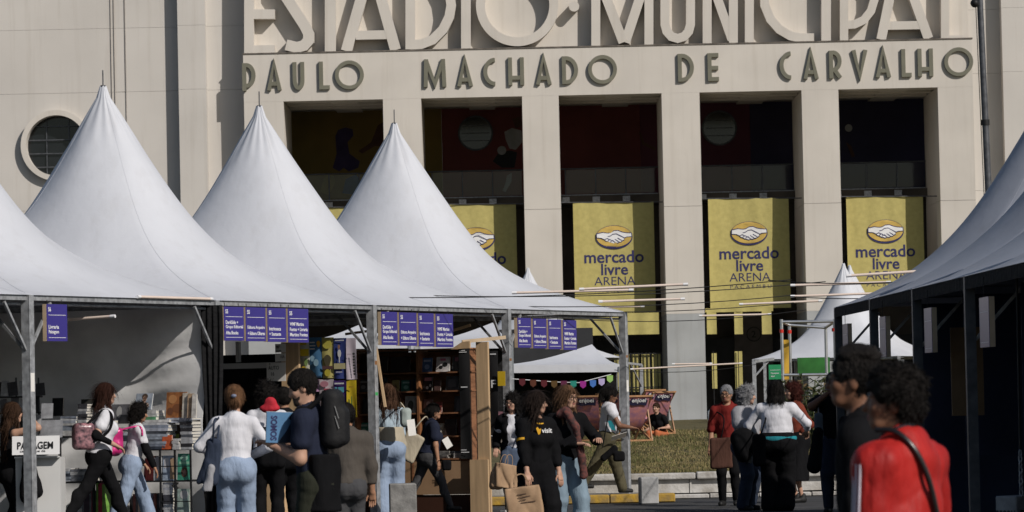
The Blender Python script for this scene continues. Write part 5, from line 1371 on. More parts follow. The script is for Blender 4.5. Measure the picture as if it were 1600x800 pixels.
    info = dict(root=root, tow=tow, T=T, Hd=Hd, wr=[tow(w)for w in wr], el=[tow(w) for w in elb], sh=[tow(s) for s in shl], pel=tow(pel), hc=tow(hc), an=an, kn=kn, O=O, W=W, k=k, shl=shl, elb=elb, wrl=wr, neckb=neckb, pell=pel, Rt=Rt, hips=hips)
    return info

def blob(name, label, cat, prims, m, h=0.012, noise=(0.006, 18), group=None, seed=1):
    """soft object from world space shapes: ('box', centre, half sizes, radius, R) / ('ell', centre, radii, R) / ('cone', a, b, ra, rb)"""
    pts = []
    for p in prims:
        if p[0] == 'cone': pts += [np.asarray(p[1]) - max(p[3], p[4]), np.asarray(p[1]) + max(p[3], p[4]), np.asarray(p[2]) - max(p[3], p[4]), np.asarray(p[2]) + max(p[3], p[4])]
        else: r = float(np.linalg.norm(p[2])); pts += [np.asarray(p[1]) - r, np.asarray(p[1]) + r]
    pts = np.array(pts); f = Field(pts.min(0) - 0.04, pts.max(0) + 0.04, h)
    for p in prims:
        if p[0] == 'box': f.rbox(p[1], p[2], p[3], p[4] if len(p) > 4 else None, 0.03)
        elif p[0] == 'ell': f.ell(p[1], p[2], 0.03, p[3] if len(p) > 3 else None)
        else: f.cone(p[1], p[2], p[3], p[4], 0.03)
    if noise: f.noise(noise[0], noise[1], seed)
    V, Q = f.mesh()
    loc = (V.min(0) + V.max(0)) / 2; loc[2] = V[:, 2].min()
    root = thing(name, label, cat, loc, group)
    raw_mesh('main_bag' if 'bag' in name or 'pack' in name else 'main_body', V, Q, m, root)
    return root
def strap(parent, pts, w=0.02, m=F_BLACK, name='strap', t=0.006):
    P = [np.asarray(p, float) for p in pts]
    # smooth the path
    Q = []
    for i in range(len(P) - 1):
        p0, p1, p2, p3 = P[max(i - 1, 0)], P[i], P[i + 1], P[min(i + 2, len(P) - 1)]
        for u in np.linspace(0, 1, 6, endpoint=False):
            Q.append(0.5 * ((2 * p1) + (-p0 + p2) * u + (2 * p0 - 5 * p1 + 4 * p2 - p3) * u * u + (-p0 + 3 * p1 - 3 * p2 + p3) * u ** 3))
    Q.append(P[-1]); mb = MB(); mb.tube(Q, w / 2, 6); return mb.build(name, m, parent)
# ================================================================== THE PEOPLE AND WHAT THEY CARRY
B = back
def sleeves(I, m, f0=0.35, f1=0.93, e=0.012):
    shl, elb, wr = I['shl'], I['elb'], I['wrl']
    for i in (0, 1):
        pts = np.array([shl[i], elb[i], wr[i]]); g = Field(pts.min(0) - 0.12, pts.max(0) + 0.12, 0.0125)
        g.cone(shl[i] + (elb[i] - shl[i]) * f0, elb[i], 0.047 + e, 0.042 + e, 0.03); g.cone(elb[i], elb[i] + (wr[i] - elb[i]) * f1, 0.042 + e, 0.03 + e, 0.03); g.noise(0.006, 30, 5)
        V, Q = g.mesh(); raw_mesh('sleeve', I['tow'](V), Q, m, I['root'])
def wrap(I, name, m, z0, z1, w0, w1, d0, d1, amp=0.012, fq=14, dy=0.0, dx=0.0):
    """cloth wrapped round the hips (tied jacket, hem band)"""
    p = I['pell']; g = Field(p + V3(-0.4, -0.4, z1 - 0.1), p + V3(0.4, 0.4, z0 + 0.1), 0.0125)
    n = 6
    for i in range(n):
        a, b2 = i / (n - 1), 0
        z = z0 + (z1 - z0) * a; w = w0 + (w1 - w0) * a; d = d0 + (d1 - d0) * a
        g.ell(p + V3(dx, dy, z), (w, d, abs(z1 - z0) / (n - 1) * 1.1 + 0.03), 0.04)
    g.noise(amp, fq, 7, (1, 1, 0.35)); g.plane(p + V3(0, 0, z0), V3(0, 0, 1)); g.plane(p + V3(0, 0, z1), V3(0, 0, -1))
    V, Q = g.mesh(); return raw_mesh(name, I['tow'](V), Q, m, I['root'])

# --- front left stall
I1 = person('long haired woman in black tank top, shading her eyes with a raised arm', 16, 45.5, 1.68, yaw=-65, top=F_BLACK, sleeve='none', bottom=F_BLACK, hair=HBROWN, hstyle='long', hlen=0.60, hr=(0.13, 0.20, 1.56), er=(1, 0.9, 0.0), hl=(-0.2, 0.1, 0.85), lean=2, neck=0.02)
c = B(44, 735, 45.2); blob('jacket', 'black jacket hanging from the arm of the woman shading her eyes', 'jacket', [('cone', c + V3(-0.02, 0, 0.28), c + V3(0.10, 0, -0.25), 0.06, 0.08), ('cone', c + V3(0.0, 0.02, 0.2), c + V3(-0.02, 0.02, -0.3), 0.06, 0.09)], F_BLACK, noise=(0.015, 16))
I2 = person('woman with long dark red hair, white T-shirt and black trousers stepping along the stall', 156, 46.0, 1.77, yaw=-70, base=0.12, top=F_WHITE, bottom=F_BLACK, hair=HRED, hstyle='long', hlen=0.40, feet=((-0.08, 0.34, 0.0), (0.08, -0.42, 0.10)), hr=(0.24, 0.10, 1.02), er=(0.3, -1, -0.4), lean=6, shoe=SHOE_W, loose=0.018)
sleeves(I2, F_BLACK, 0.92, 0.75, 0.004)
c = B(130, 682, 45.75)
FLORAL = mat('floral_fabric', (0.40, 0.20, 0.22), 0.3, 0.5, 22, 0.2, 30, c2=(0.025, 0.02, 0.03), spec=0.6)
bp = blob('backpack', 'small glossy flower patterned backpack on the woman with dark red hair', 'backpack', [('box', c, (0.10, 0.13, 0.16), 0.06, rz(math.radians(-70)))], FLORAL, seed=3)
s0 = I2['sh'][1]; strap(bp, [c + V3(0.05, -0.05, 0.14), s0 + V3(-0.03, -0.03, 0.06), s0 + V3(0.07, -0.07, -0.02), s0 + V3(0.02, -0.10, -0.20), c + V3(0.06, -0.06, -0.10)], 0.035)
I3 = person('curly black haired girl, white T-shirt over black sleeves, pale jeans, leaning to the shelf', 205, 46.6, 1.53, yaw=-72, base=0.12, top=F_WHITE, bottom=F_JEANS, hair=HBLACK, hstyle='curly', hr=(0.22, 0.26, 0.84), hl=(-0.2, 0.2, 0.9), feet=((-0.10, 0.30, 0.0), (0.10, -0.30, 0.02)), lean=10, flare=0.035, bloose=0.02, skin=SKIN_M, shoe=SHOE_W, head=(0, -12, 0))
sleeves(I3, F_BLACK, 0.2)
c = B(178, 690, 46.3)
PINK = mat('metallic_pink', (0.60, 0.03, 0.20), 0.28, 0.2, 12, 0.5, 14, spec=0.7, metal=0.2)
bp = blob('backpack', 'shiny pink backpack hanging on the curly haired girl', 'backpack', [('box', c, (0.09, 0.11, 0.17), 0.07, rz(math.radians(-72))), ('cone', c + V3(-0.03, 0, 0.14), c + V3(-0.13, 0, 0.22), 0.03, 0.02)], PINK, noise=(0.012, 25), seed=4)
s0 = I3['sh'][1]; strap(bp, [c + V3(0.05, -0.04, 0.13), s0 + V3(-0.04, -0.03, 0.05), s0 + V3(0.03, -0.05, 0.03), s0 + V3(0.045, -0.06, -0.06)], 0.025, PINK)

# --- woman in white, man with backpack and the people behind them
HFAIR = hairm('light_brown', (0.17, 0.088, 0.045))
I4 = person('woman seen from behind in white long sleeved top and pale blue jeans, hair pinned up', 366, 40.0, 1.80, yaw=2, top=F_WHITE, sleeve='long', bottom=F_JEANS, hair=HFAIR, hstyle='updo', hl=(-0.20, 0.20, 1.06), hr=(0.17, 0.22, 1.04), el=(-1, -0.5, -0.5), er=(1, -0.45, -0.5), lean=3, neck=0.035, width=1.06, hem=0.0, bloose=0.016, loose=0.012, flare=0.02)
b_ = MB(); q = I4['tow'](I4['Hd'](0.0, -0.155, 0.03)); b_.ball(q, (0.03, 0.02, 0.02)); b_.build('hair_clip', mat('blue_grey_clip', (0.16, 0.18, 0.25), 0.4), I4['root'])
for s in (-1, 1):                     # seams, pockets and belt loops of the jeans
    b_ = MB(); f = lambda x, y, z: I4['tow'](I4['pell'] + V3(x, y, z)); P = [[f(s * (0.035 + 0.085 * u), -0.178 + 0.03 * u * u - 0.0, -0.02 - 0.12 * v) for v in np.linspace(0, 1, 4)] for u in np.linspace(0, 1, 4)]
c = B(331, 722, 39.6)
bag = blob('shoulder_bag', 'slouchy dark denim shoulder bag with a grey scarf, on the woman in the white top', 'bag', [('box', c, (0.085, 0.06, 0.24), 0.05, ry(0.12)), ('cone', c + V3(-0.03, 0, -0.02), c + V3(-0.14, 0.0, -0.20), 0.07, 0.03)], F_DENIM, noise=(0.014, 18), seed=2)
g = Field(c - 0.3, c + 0.3, 0.01); g.cone(c + V3(0.0, -0.06, -0.05), c + V3(-0.05, -0.05, -0.28), 0.035, 0.05, 0.03); g.noise(0.012, 30, 3); V, Q = g.mesh(); raw_mesh('scarf', V, Q, F_GREY, bag)
s0 = I4['sh'][0]; strap(bag, [c + V3(0.02, -0.05, 0.2), c + V3(0.04, -0.10, 0.42), s0 + V3(0.02, -0.08, 0.05), s0 + V3(0.03, 0.03, 0.07), c + V3(0.05, 0.10, 0.2)], 0.022, F_DENIM)
I5 = person('bearded man in navy T-shirt with black backpack looking down at a blue magazine', 488, 31.0, 1.88, yaw=80, sex='m', width=0.88, skin=SKIN_L, top=F_NAVY, sleeve='short', bottom=F_DKGREEN, btype='shorts', blen=0.04, bloose=0.024, hair=HBLACK, hstyle='short', beard=mat('beard', (0.03, 0.02, 0.016), 0.7, 0.3, 20), hl=(-0.10, 0.27, 1.17), hr=(0.04, 0.27, 1.16), el=(-0.4, -1, -0.6), er=(0.4, -1, -0.6), lean=6, head=(8, -22, 0), loose=0.018, hem=-0.05)
wrap(I5, 'tied_jacket', F_BLACK, 0.17, -0.25, 0.165, 0.18, 0.125, 0.135, 0.020, 26, dy=-0.07)
c = B(521, 654, 31.0) + V3(0, -0.04, 0)
bp = blob('backpack', 'plain black backpack on the bearded man', 'backpack', [('box', c, (0.14, 0.085, 0.245), 0.08, rz(math.radians(80))), ('box', c + V3(0.075, -0.015, -0.06), (0.10, 0.045, 0.15), 0.045, rz(math.radians(80)))], mat('backpack_nylon', (0.009, 0.009, 0.010), 0.75, 0.2, 12, 0.3, 20), noise=(0.006, 14), seed=6)
s0 = I5['sh'][0]; strap(bp, [c + V3(-0.05, -0.08, 0.22), s0 + V3(0.05, 0.03, 0.095), s0 + V3(-0.03, 0.04, 0.085), s0 + V3(-0.10, 0.05, 0.0)], 0.045)
for z in (0.02, 0.10): strap(bp, [c + V3(0.02, -0.145, 0.12 - z), c + V3(0.05, -0.145, 0.02 - z)], 0.008, mat('zip_grey', (0.25, 0.25, 0.25), 0.4), 'zip')
# the magazine
c = B(442, 668, 30.9)
mg = thing('magazine', 'pale blue magazine with dark lettering in the hands of the bearded man', 'magazine', c)
r_ = unit(V3(0.93, 0.35, -0.05)); u_ = unit(V3(0.06, -0.15, 1)); n_ = np.cross(r_, u_)
o = c - r_ * 0.14 - u_ * 0.125
m = MB(); m.obox(o, r_ * 0.33, u_ * 0.25, -n_ * 0.012); m.build('pages', PAPER, mg)
m = MB(); m.obox(o + n_ * 0.0005 + r_ * 0.001, r_ * 0.329, u_ * 0.25, n_ * 0.003); m.build('cover', mat('magazine_blue', (0.11, 0.24, 0.42), 0.4, 0.1, 5, spec=0.5), mg)
m = MB(); m.prism([o + n_ * 0.0045 + r_ * a + u_ * b for a, b in ((0.10, 0.0), (0.329, 0.0), (0.329, 0.16), (0.22, 0.20), (0.17, 0.10))], n_ * 0.001); m.build('cover_picture', mat('magazine_dark', (0.02, 0.03, 0.05), 0.4), mg)
lettering('SOMOS', o + n_ * 0.006 + r_ * 0.09 + u_ * 0.02, u_, -r_, NAVYPRINT, mg, width=0.20, height=0.055, bold=0.03, thick=0.001)
I6 = person('person in brown grey shirt and dark trousers behind the man with the backpack, head hidden', 542, 36.0, 1.60, yaw=14, sex='m', width=0.92, top=F_TAUPE, sleeve='threeq', bottom=F_CHAR, lean=4, hair=HBLACK, hl=(-0.2, 0.3, 0.9), hr=(0.24, 0.02, 0.84), loose=0.022, bloose=0.016, skin=SKIN_M, hem=-0.02)
I7 = person('dark haired person in white T-shirt with a red scarf, standing inside the dim stall', 416, 44.2, 1.80, yaw=0, top=F_WHITE, bottom=F_BLACK, hair=HBLACK, hstyle='curly', hl=(-0.15, 0.3, 1.1), hr=(0.15, 0.3, 1.1), lean=8, base=0.05)
c = B(421, 634, 43.9); blob('neck_scarf', 'bright red scarf on the neck of the person in the dim stall', 'scarf', [('ell', c + V3(0, 0, -0.03), (0.12, 0.06, 0.055)), ('ell', c + V3(0.01, 0, 0.035), (0.07, 0.05, 0.06))], mat('scarf_red', (0.45, 0.02, 0.035), 0.8, 0.2, 10, 0.5, 20), noise=(0.01, 30))
c = B(424, 700, 43.7); blob('backpack', 'black backpack low on the back of the person in the dim stall', 'backpack', [('box', c, (0.16, 0.10, 0.24), 0.08)], F_BLACK)
I7b = person('person in black with short dark hair half hidden behind the bearded man', 446, 46.5, 1.80, yaw=30, sex='m', top=F_BLACK, bottom=F_BLACK, hair=HBLACK, hstyle='short', skin=SKIN_M)

# --- bookshelf stall
I8 = person('woman with long brown hair in pale blue top by the tent pole, seen from behind', 607, 52.6, 1.80, yaw=12, base=0.03, top=F_SKY, sleeve='long', bottom=F_JEANS, hair=hairm('mid_brown', (0.075, 0.038, 0.022)), hstyle='long', hlen=0.52, hl=(-0.12, 0.28, 1.0), hr=(0.10, 0.32, 1.08), flare=0.05, bloose=0.025, lean=4)
wrap(I8, 'tied_jacket', F_BEIGE, 0.24, -0.02, 0.17, 0.20, 0.14, 0.16, 0.02, 18)
c = B(634, 652, 52.2); bag = blob('bag', 'pale grey green bag hanging on the shoulder of the long haired woman', 'bag', [('box', c, (0.075, 0.07, 0.13), 0.06)], fab('sage', (0.33, 0.38, 0.36)), noise=(0.008, 20))
strap(bag, [c + V3(0, 0, 0.11), c + V3(-0.07, 0.05, 0.2), I8['sh'][1] + V3(0, 0, 0.06)], 0.02, F_BEIGE)
c = B(643, 668, 52.0); m = MB(); m.cbox(c, 0.11, 0.004, 0.22, unit((0.9, 0.3, 0.1)), (0, 1, 0), unit((-0.1, 0, 1))); tag(m.build('leaflet', PAPER), 'white leaflet sticking out beside the pale bag', 'leaflet')
I9 = person('woman in navy T-shirt and charcoal leggings walking past the bookshelf', 667, 55.0, 1.56, yaw=-76, skin=SKIN_M, top=F_NAVY, sleeve='short', bottom=F_CHAR, bloose=0.006, hair=HBLACK, hstyle='bun', hr=(0.27, 0.10, 0.78), er=(0.3, -1, -0.2), hl=(-0.22, -0.1, 0.85), feet=((-0.08, -0.36, 0.02), (0.08, 0.36, 0.0)), lean=10, width=1.16, belly=0.02, loose=0.022, hem=0.0)
c = B(641, 698, 54.7); bag = blob('tote_bag', 'cream canvas tote bag swinging behind the woman in navy', 'bag', [('box', c, (0.14, 0.05, 0.20), 0.03, ry(math.radians(28)))], F_BEIGE, noise=(0.01, 14))
strap(bag, [c + V3(0.02, 0, 0.19), c + V3(0.22, 0.02, 0.42), I9['sh'][0] + V3(0, 0, 0.05)], 0.02, F_BEIGE)
c = B(699, 692, 54.4); m = MB(); m.cbox(c, 0.10, 0.004, 0.15, unit((0.8, 0.2, 0.5)), unit((-0.2, 1, 0)), unit((-0.45, 0, 0.85))); tag(m.build('leaflet', PAPER), 'folded white leaflet held by the woman in navy', 'leaflet')
c = B(698, 727, 54.3); bag = blob('pouch', 'small black pouch in the hand of the woman in navy', 'pouch', [('box', c, (0.065, 0.04, 0.075), 0.03)], F_BLACK); strap(bag, [c + V3(0, 0, 0.07), I9['wr'][1]], 0.012)

# --- three women walking out of the stalls
I10 = person('woman with glasses and dark wavy hair in black cardigan over a white top', 801, 54.0, 1.67, yaw=170, top=F_WHITE, sleeve='short', bottom=F_BLACK, hair=HBLACK, hstyle='wavy', hlen=0.22, glasses=True, jacket=F_BLACK, hr=(0.24, 0.1, 0.95), hl=(-0.2, 0.2, 1.0), feet=((-0.10, 0.05, 0.0), (0.12, -0.15, 0.0)), shoe=SHOE_W, head=(-18, -4, 0))
c = B(799, 716, 53.4); bag = blob('shoulder_bag', 'blue denim bag held in front of the woman with dark wavy hair', 'bag', [('box', c, (0.13, 0.06, 0.16), 0.05, ry(0.35)), ('cone', c + V3(-0.08, 0, 0.05), c + V3(-0.12, 0, -0.16), 0.07, 0.06)], fab('denim_bag', (0.075, 0.10, 0.15)), noise=(0.012, 22))
strap(bag, [c + V3(0.02, -0.05, 0.14), c + V3(0.10, -0.08, 0.35), c + V3(0.20, -0.06, 0.56)], 0.018, F_DENIM)
PRINTY = mat('yellow_print', (0.62, 0.33, 0.02), 0.8)
I11 = person('woman with dark straight hair, black top with yellow collar, carrying a paper bag', 836, 41.0, 1.68, yaw=-152, top=F_BLACK, sleeve='threeq', bottom=F_BLACK, hair=hairm('very_dark_brown', (0.022, 0.014, 0.011)), hstyle='long', hlen=0.36, head=(62, -2, 0), hr=(0.20, 0.16, 0.82), hl=(-0.22, 0.12, 0.80), er=(0.6, -1, 0), lean=2, loose=0.022, flare=0.06, bloose=0.03, feet=((-0.10, 0.12, 0), (0.10, -0.12, 0)), hem=-0.12)
L_ = lambda I, x, y, z: I['tow'](I['T'](x, y, z))
def chest_text(I, body, x0, x1, z, y, m, h=None, name='lettering', bold=0.02):
    a = L_(I, x1, y, z); b = L_(I, x0, y, z)     # person faces the viewer: image left is +x
    r = unit(b - a); up = unit(L_(I, 0, y, z + 0.1) - L_(I, 0, y, z)); 
    return lettering(body, a, r, up, m, I['root'], width=float(np.linalg.norm(b - a)), height=h, bold=bold, thick=0.003)
chest_text(I11, 'visit', -0.105, 0.02, 0.345, 0.158, WHITE, 0.05)
b_ = MB(); q = L_(I11, 0.055, 0.150, 0.365); r_ = unit(L_(I11, -0.1, 0.15, 0.36) - L_(I11, 0.1, 0.15, 0.36)); n_ = np.cross(r_, Z3)
b_.prism([q + r_ * a + Z3 * z for a, z in ((0, -0.045), (0.022, -0.02), (0.03, 0.03), (0.012, 0.02), (-0.012, 0.045), (-0.03, 0.03), (-0.018, 0.0))], n_ * 0.004); b_.build('yellow_emblem', PRINTY, I11['root'])
b_ = MB(); ring = [I11['tow'](I11['neckb'] + V3(0.088 * math.cos(a), 0.02 + 0.085 * math.sin(a), -0.028 - 0.035 * math.sin(a))) for a in np.linspace(0, 2 * math.pi, 25)]; b_.tube(ring, 0.012, 6, cap=False); b_.build('yellow_collar', PRINTY, I11['root'])
sh_, el_ = I11['sh'][1], I11['el'][1]; b_ = MB(); d_ = unit(el_ - sh_); q = sh_ + (el_ - sh_) * 0.52; b_.tube([q, q + d_ * 0.025], 0.071, 14); b_.build('arm_band', PRINTY, I11['root'])
KRAFT = mat('kraft_paper', (0.36, 0.235, 0.14), 0.75, 0.14, 5, 0.35, 9)
def paper_bag(label, px, py, Y, w, h, d, rot, tilt=0.0, crumple=0.018):
    c = B(px, py, Y); R = rz(rot) @ ry(tilt); root = thing('paper_bag', label, 'paper bag', c - V3(0, 0, h / 2), 'brown paper bags carried by the women')
    g = Field(c - 0.55, c + 0.55, 0.011); g.rbox(c, (w / 2, d / 2, h / 2), 0.012, R, 0.01); g.noise(crumple, 11, int(px), (1, 1, 0.8), True); g.plane(c + R @ V3(0, 0, h / 2 - 0.005), R @ V3(0, 0, 1)); V, Q = g.mesh(); raw_mesh('paper_body', V, Q, KRAFT, root)
    for s in (-1, 1):
        P = [c + R @ V3(x, s * d * 0.4, h / 2 + z) for x, z in ((-w * 0.2, -0.03), (-w * 0.19, 0.05), (-w * 0.10, 0.12), (w * 0.10, 0.12), (w * 0.19, 0.05), (w * 0.2, -0.03))]
        strap(root, P, 0.010, KRAFT, 'handle')
    return root, R, c
r1, R1, c1 = paper_bag('large brown paper bag with faint print carried by the woman with the yellow collar', 818, 784, 40.6, 0.36, 0.33, 0.14, 0.12, -0.12)
for i, (w_, z_) in enumerate(((0.10, 0.08), (0.13, 0.05), (0.07, 0.02), (0.16, -0.01))):
    m = MB(); o = c1 + R1 @ V3(-0.07 + 0.01 * i, -0.082, z_); m.obox(o, R1 @ V3(w_, 0, 0), R1 @ V3(0, -0.001, 0), R1 @ V3(0, 0, 0.009)); m.build('print_line', mat('brown_print', (0.10, 0.06, 0.04), 0.8), r1)
paper_bag('crumpled brown paper bag held low by the woman with dark wavy hair', 788, 744, 53.0, 0.29, 0.34, 0.17, 0.5, 0.2, 0.034)
I12 = person('woman with glasses, fair brown long hair, black top and faded jeans, holding a phone', 883, 42.5, 1.73, yaw=-155, top=F_BLACK, sleeve='long', bottom=fab('faded_jeans', (0.20, 0.27, 0.33), fs=14), hair=hairm('ombre', (0.13, 0.07, 0.038)), hstyle='long', hlen=0.40, glasses=True, head=(22, -3, 0), hr=(0.02, 0.30, 1.10), hl=(-0.26, 0.26, 1.14), el=(-0.8, -0.7, -0.6), er=(0.9, -0.6, -0.5), jacket=None, feet=((-0.11, 0.16, 0), (0.10, -0.10, 0)), flare=0.035, bloose=0.02, loose=0.02)
c = B(889, 688, 42.1); m = MB(); m.cbox(c, 0.16, 0.012, 0.075, unit((0.85, -0.2, 0.45)), unit((0.2, 1, 0.1)), unit((-0.45, 0, 0.85))); tag(m.build('phone', mat('phone_black', (0.015, 0.015, 0.017), 0.2, spec=0.6)), 'dark phone held flat by the woman with fair brown hair', 'phone')
PLAID = mat('plaid_scarf', (0.17, 0.055, 0.045), 0.9, 0.5, 26, 0.4, 20, c2=(0.035, 0.03, 0.03))
blob('long_scarf', 'long dark red plaid scarf hanging from the neck of the woman with the phone', 'scarf', [('cone', B(886, 645, 42.25), B(900, 668, 42.2), 0.045, 0.04), ('cone', B(900, 668, 42.2), B(912, 742, 42.3), 0.04, 0.055), ('cone', B(884, 643, 42.3), B(874, 648, 42.3), 0.045, 0.04)], PLAID, noise=(0.014, 28))
I13 = person('woman with dark ponytail, printed white T-shirt and olive trousers, reading a sheet while walking', 948, 59.2, 1.62, yaw=-82, base=0.12, skin=SKIN_D, top=F_WHITE, sleeve='cap', bottom=F_OLIVE, hair=HBLACK, hstyle='ponytail', hr=(0.14, 0.37, 1.07), hl=(-0.12, 0.37, 1.07), er=(0.8, -0.8, -0.6), feet=((-0.08, 0.26, 0.0), (0.08, -0.44, 0.06)), lean=6, head=(0, -18, 0), glasses=True, bloose=0.03, flare=0.01, loose=0.03)
c = B(967, 682, 58.9); m = MB(); m.cbox(c, 0.24, 0.16, 0.004, unit((0.9, 0.1, 0.25)), unit((-0.1, 1, -0.5)), unit((-0.25, 0.4, 0.9))); tag(m.build('paper_sheet', PAPER), 'white sheet of paper read by the walking woman', 'paper sheet')
b_ = MB(); q = B(955, 664, 58.96); b_.prism([q + V3(x, 0.0, z) for x, z in ((-0.05, 0.06), (0.0, 0.07), (0.05, -0.02), (0.06, -0.09), (0.0, -0.07), (-0.03, -0.02))], (0, 0.01, 0)); b_.build('shirt_print', F_TEAL, I13['root'])
c = B(952, 708, 58.8); bag = blob('waist_pouch', 'black pouch slung across the hip of the walking woman', 'pouch', [('box', c, (0.16, 0.05, 0.05), 0.04, ry(-0.7)), ('box', c + V3(0.15, 0, -0.05), (0.09, 0.05, 0.08), 0.04)], F_BLACK)
strap(bag, [c + V3(-0.1, -0.02, 0.1), I13['sh'][1] + V3(-0.05, -0.08, -0.1), I13['sh'][0] + V3(0, 0, 0.07)], 0.02)
c = B(1031, 663, 82); I13b = person('seated person in dark top mostly hidden behind the deck chairs', 1031, 84.5, 1.5, yaw=150, base=0.35, top=F_BLACK, bottom=mat('orange_cloth', (0.45, 0.13, 0.05), 0.8), skin=SKIN_L, pelvis=(0, 0, -0.45), feet=((-0.10, 0.45, 0), (0.10, 0.5, 0)), hl=(-0.2, 0.3, 0.62), hr=(0.2, 0.3, 0.6), hair=HBROWN, lean=20)

# --- group by the low wall
I14 = person('grey haired person in red T-shirt and dark glasses behind the man in the grey T-shirt', 1136, 56.0, 1.73, yaw=168, sex='m', skin=SKIN_M, top=F_RED, sleeve='elbow', bottom=F_BLACK, hair=HGREY, hstyle='short', glasses=True, hr=(0.24, 0.10, 0.86), loose=0.018, width=0.92, head=(-6, -6, 0))
c = B(1127, 708, 55.6); bag = blob('tote_bag', 'dark brown bag hanging beside the person in red', 'bag', [('box', c, (0.16, 0.05, 0.22), 0.03)], fab('brown_bag', (0.075, 0.035, 0.025)), noise=(0.01, 14)); strap(bag, [c + V3(0, 0, 0.21), c + V3(0.05, 0.02, 0.5), I14['sh'][1]], 0.02, F_BLACK)
I15 = person('grey haired man in light grey T-shirt and jeans with a dark coat over his arm', 1164, 53.6, 1.70, yaw=-125, sex='m', width=1.1, skin=SKIN_L, top=F_GREY, sleeve='short', bottom=F_DENIM, hair=HGREY, hstyle='curly', hr=(0.12, 0.24, 1.0), hl=(-0.15, 0.25, 1.0), er=(0.9, -0.6, -0.4), lean=3, loose=0.03, bloose=0.025, flare=0.02, belly=0.02, head=(38, -4, 0), hem=-0.12)
c = B(1161, 688, 53.1); blob('coat', 'dark coat folded over the arm of the grey haired man', 'coat', [('ell', c + V3(0, 0, 0.04), (0.17, 0.12, 0.13)), ('cone', c + V3(-0.05, 0, 0), c + V3(0.0, 0.0, -0.20), 0.12, 0.10), ('cone', c + V3(0.08, 0, -0.05), c + V3(0.16, 0, -0.16), 0.09, 0.05)], F_BLACK, noise=(0.014, 15))
c = B(1172, 712, 53.2); m = MB(); m.cbox(c, 0.09, 0.005, 0.20, unit((0.9, 0.2, -0.2)), (0, 1, 0), unit((0.2, 0, 1))); tag(m.build('leaflet', mat('leaflet_print', (0.6, 0.6, 0.6), 0.7, 0.5, 14, c2=(0.06, 0.06, 0.06))), 'white and black leaflet sticking out under the folded coat', 'leaflet')
I16 = person('broad woman seen from behind in white long sleeved top and wide black trousers', 1212, 53.0, 1.77, yaw=-12, top=F_WHITE, sleeve='threeq', bottom=F_BLACK, hair=HBLACK, hstyle='bob', hlen=0.15, width=1.28, belly=0.03, hr=(0.36, 0.30, 1.04), hl=(-0.30, 0.25, 1.0), er=(1, -0.5, -0.6), el=(-1, -0.5, -0.5), lean=5, loose=0.016, flare=0.05, bloose=0.035, hem=0.01, neck=0.0)
wrap(I16, 'teal_hem', F_TEAL, 0.055, -0.015, 0.245, 0.25, 0.185, 0.19, 0.004, 12, dy=-0.01)
c = B(1186, 690, 52.6); bag = blob('shoulder_bag', 'black shoulder bag between the grey haired man and the broad woman', 'bag', [('box', c + V3(0, 0, -0.12), (0.09, 0.05, 0.22), 0.05)], F_BLACK, noise=(0.008, 14)); strap(bag, [c + V3(0.02, 0, 0.08), I16['sh'][0] + V3(0.07, -0.12, -0.1), I16['sh'][0] + V3(0.05, 0, 0.09)], 0.022)
I17 = person('woman with frizzy rust red hair, rust top and long dark skirt behind the broad woman', 1243, 56.8, 1.74, yaw=110, top=F_RUST, sleeve='threeq', bottom=F_BLACK, btype='skirt', blen=0.62, flare=0.05, hair=HRUST, hstyle='curly', hl=(-0.16, 0.05, 0.95), hr=(0.2, 0.28, 1.05), lean=4, loose=0.02)
I18 = person('man in black holding a phone up to his face beside the shaded tent', 1303, 51.6, 1.86, yaw=168, sex='m', skin=SKIN_D, top=F_BLACK, sleeve='short', bottom=F_DENIM, hair=HBLACK, hstyle='short', hr=(0.05, 0.26, 1.46), hl=(-0.06, 0.26, 1.44), er=(0.9, 0.2, -0.7), el=(-0.9, 0.2, -0.7), loose=0.025, bloose=0.02)
c = I18['tow'](V3(0, 0.30, 1.54)); m = MB(); m.cbox(c, 0.15, 0.010, 0.07, (1, 0, 0), (0, 1, 0)); tag(m.build('phone', mat('phone_grey', (0.16, 0.16, 0.17), 0.3, spec=0.6)), 'phone held up before the face of the man in black', 'phone')
c = B(1279, 660, 51.3); bag = blob('tote_bag', 'grey blue bag on the shoulder of the man in black', 'bag', [('box', c + V3(0, 0, -0.05), (0.06, 0.05, 0.18), 0.04)], fab('blue_grey', (0.10, 0.12, 0.14))); strap(bag, [c + V3(0, 0, 0.12), I18['sh'][1] + V3(0, -0.05, 0.06)], 0.025, F_GREY)
c = B(1272, 705, 51.2); blob('coat', 'black coat hanging beside the man in black', 'coat', [('cone', c + V3(0.06, 0, 0.25), c + V3(0, 0, -0.2), 0.07, 0.10)], F_BLACK, noise=(0.012, 14))
I18b = person('woman in black with a pinkish bag, deep in shade behind the two men', 1338, 47.0, 1.58, yaw=160, skin=SKIN_M, top=F_BLACK, bottom=F_BLACK, hair=HBLACK, hstyle='long', hlen=0.3)
c = B(1333, 706, 46.5); blob('shoulder_bag', 'dull violet bag in the shade between the men', 'bag', [('box', c, (0.08, 0.05, 0.13), 0.04)], fab('violet', (0.10, 0.06, 0.13)))

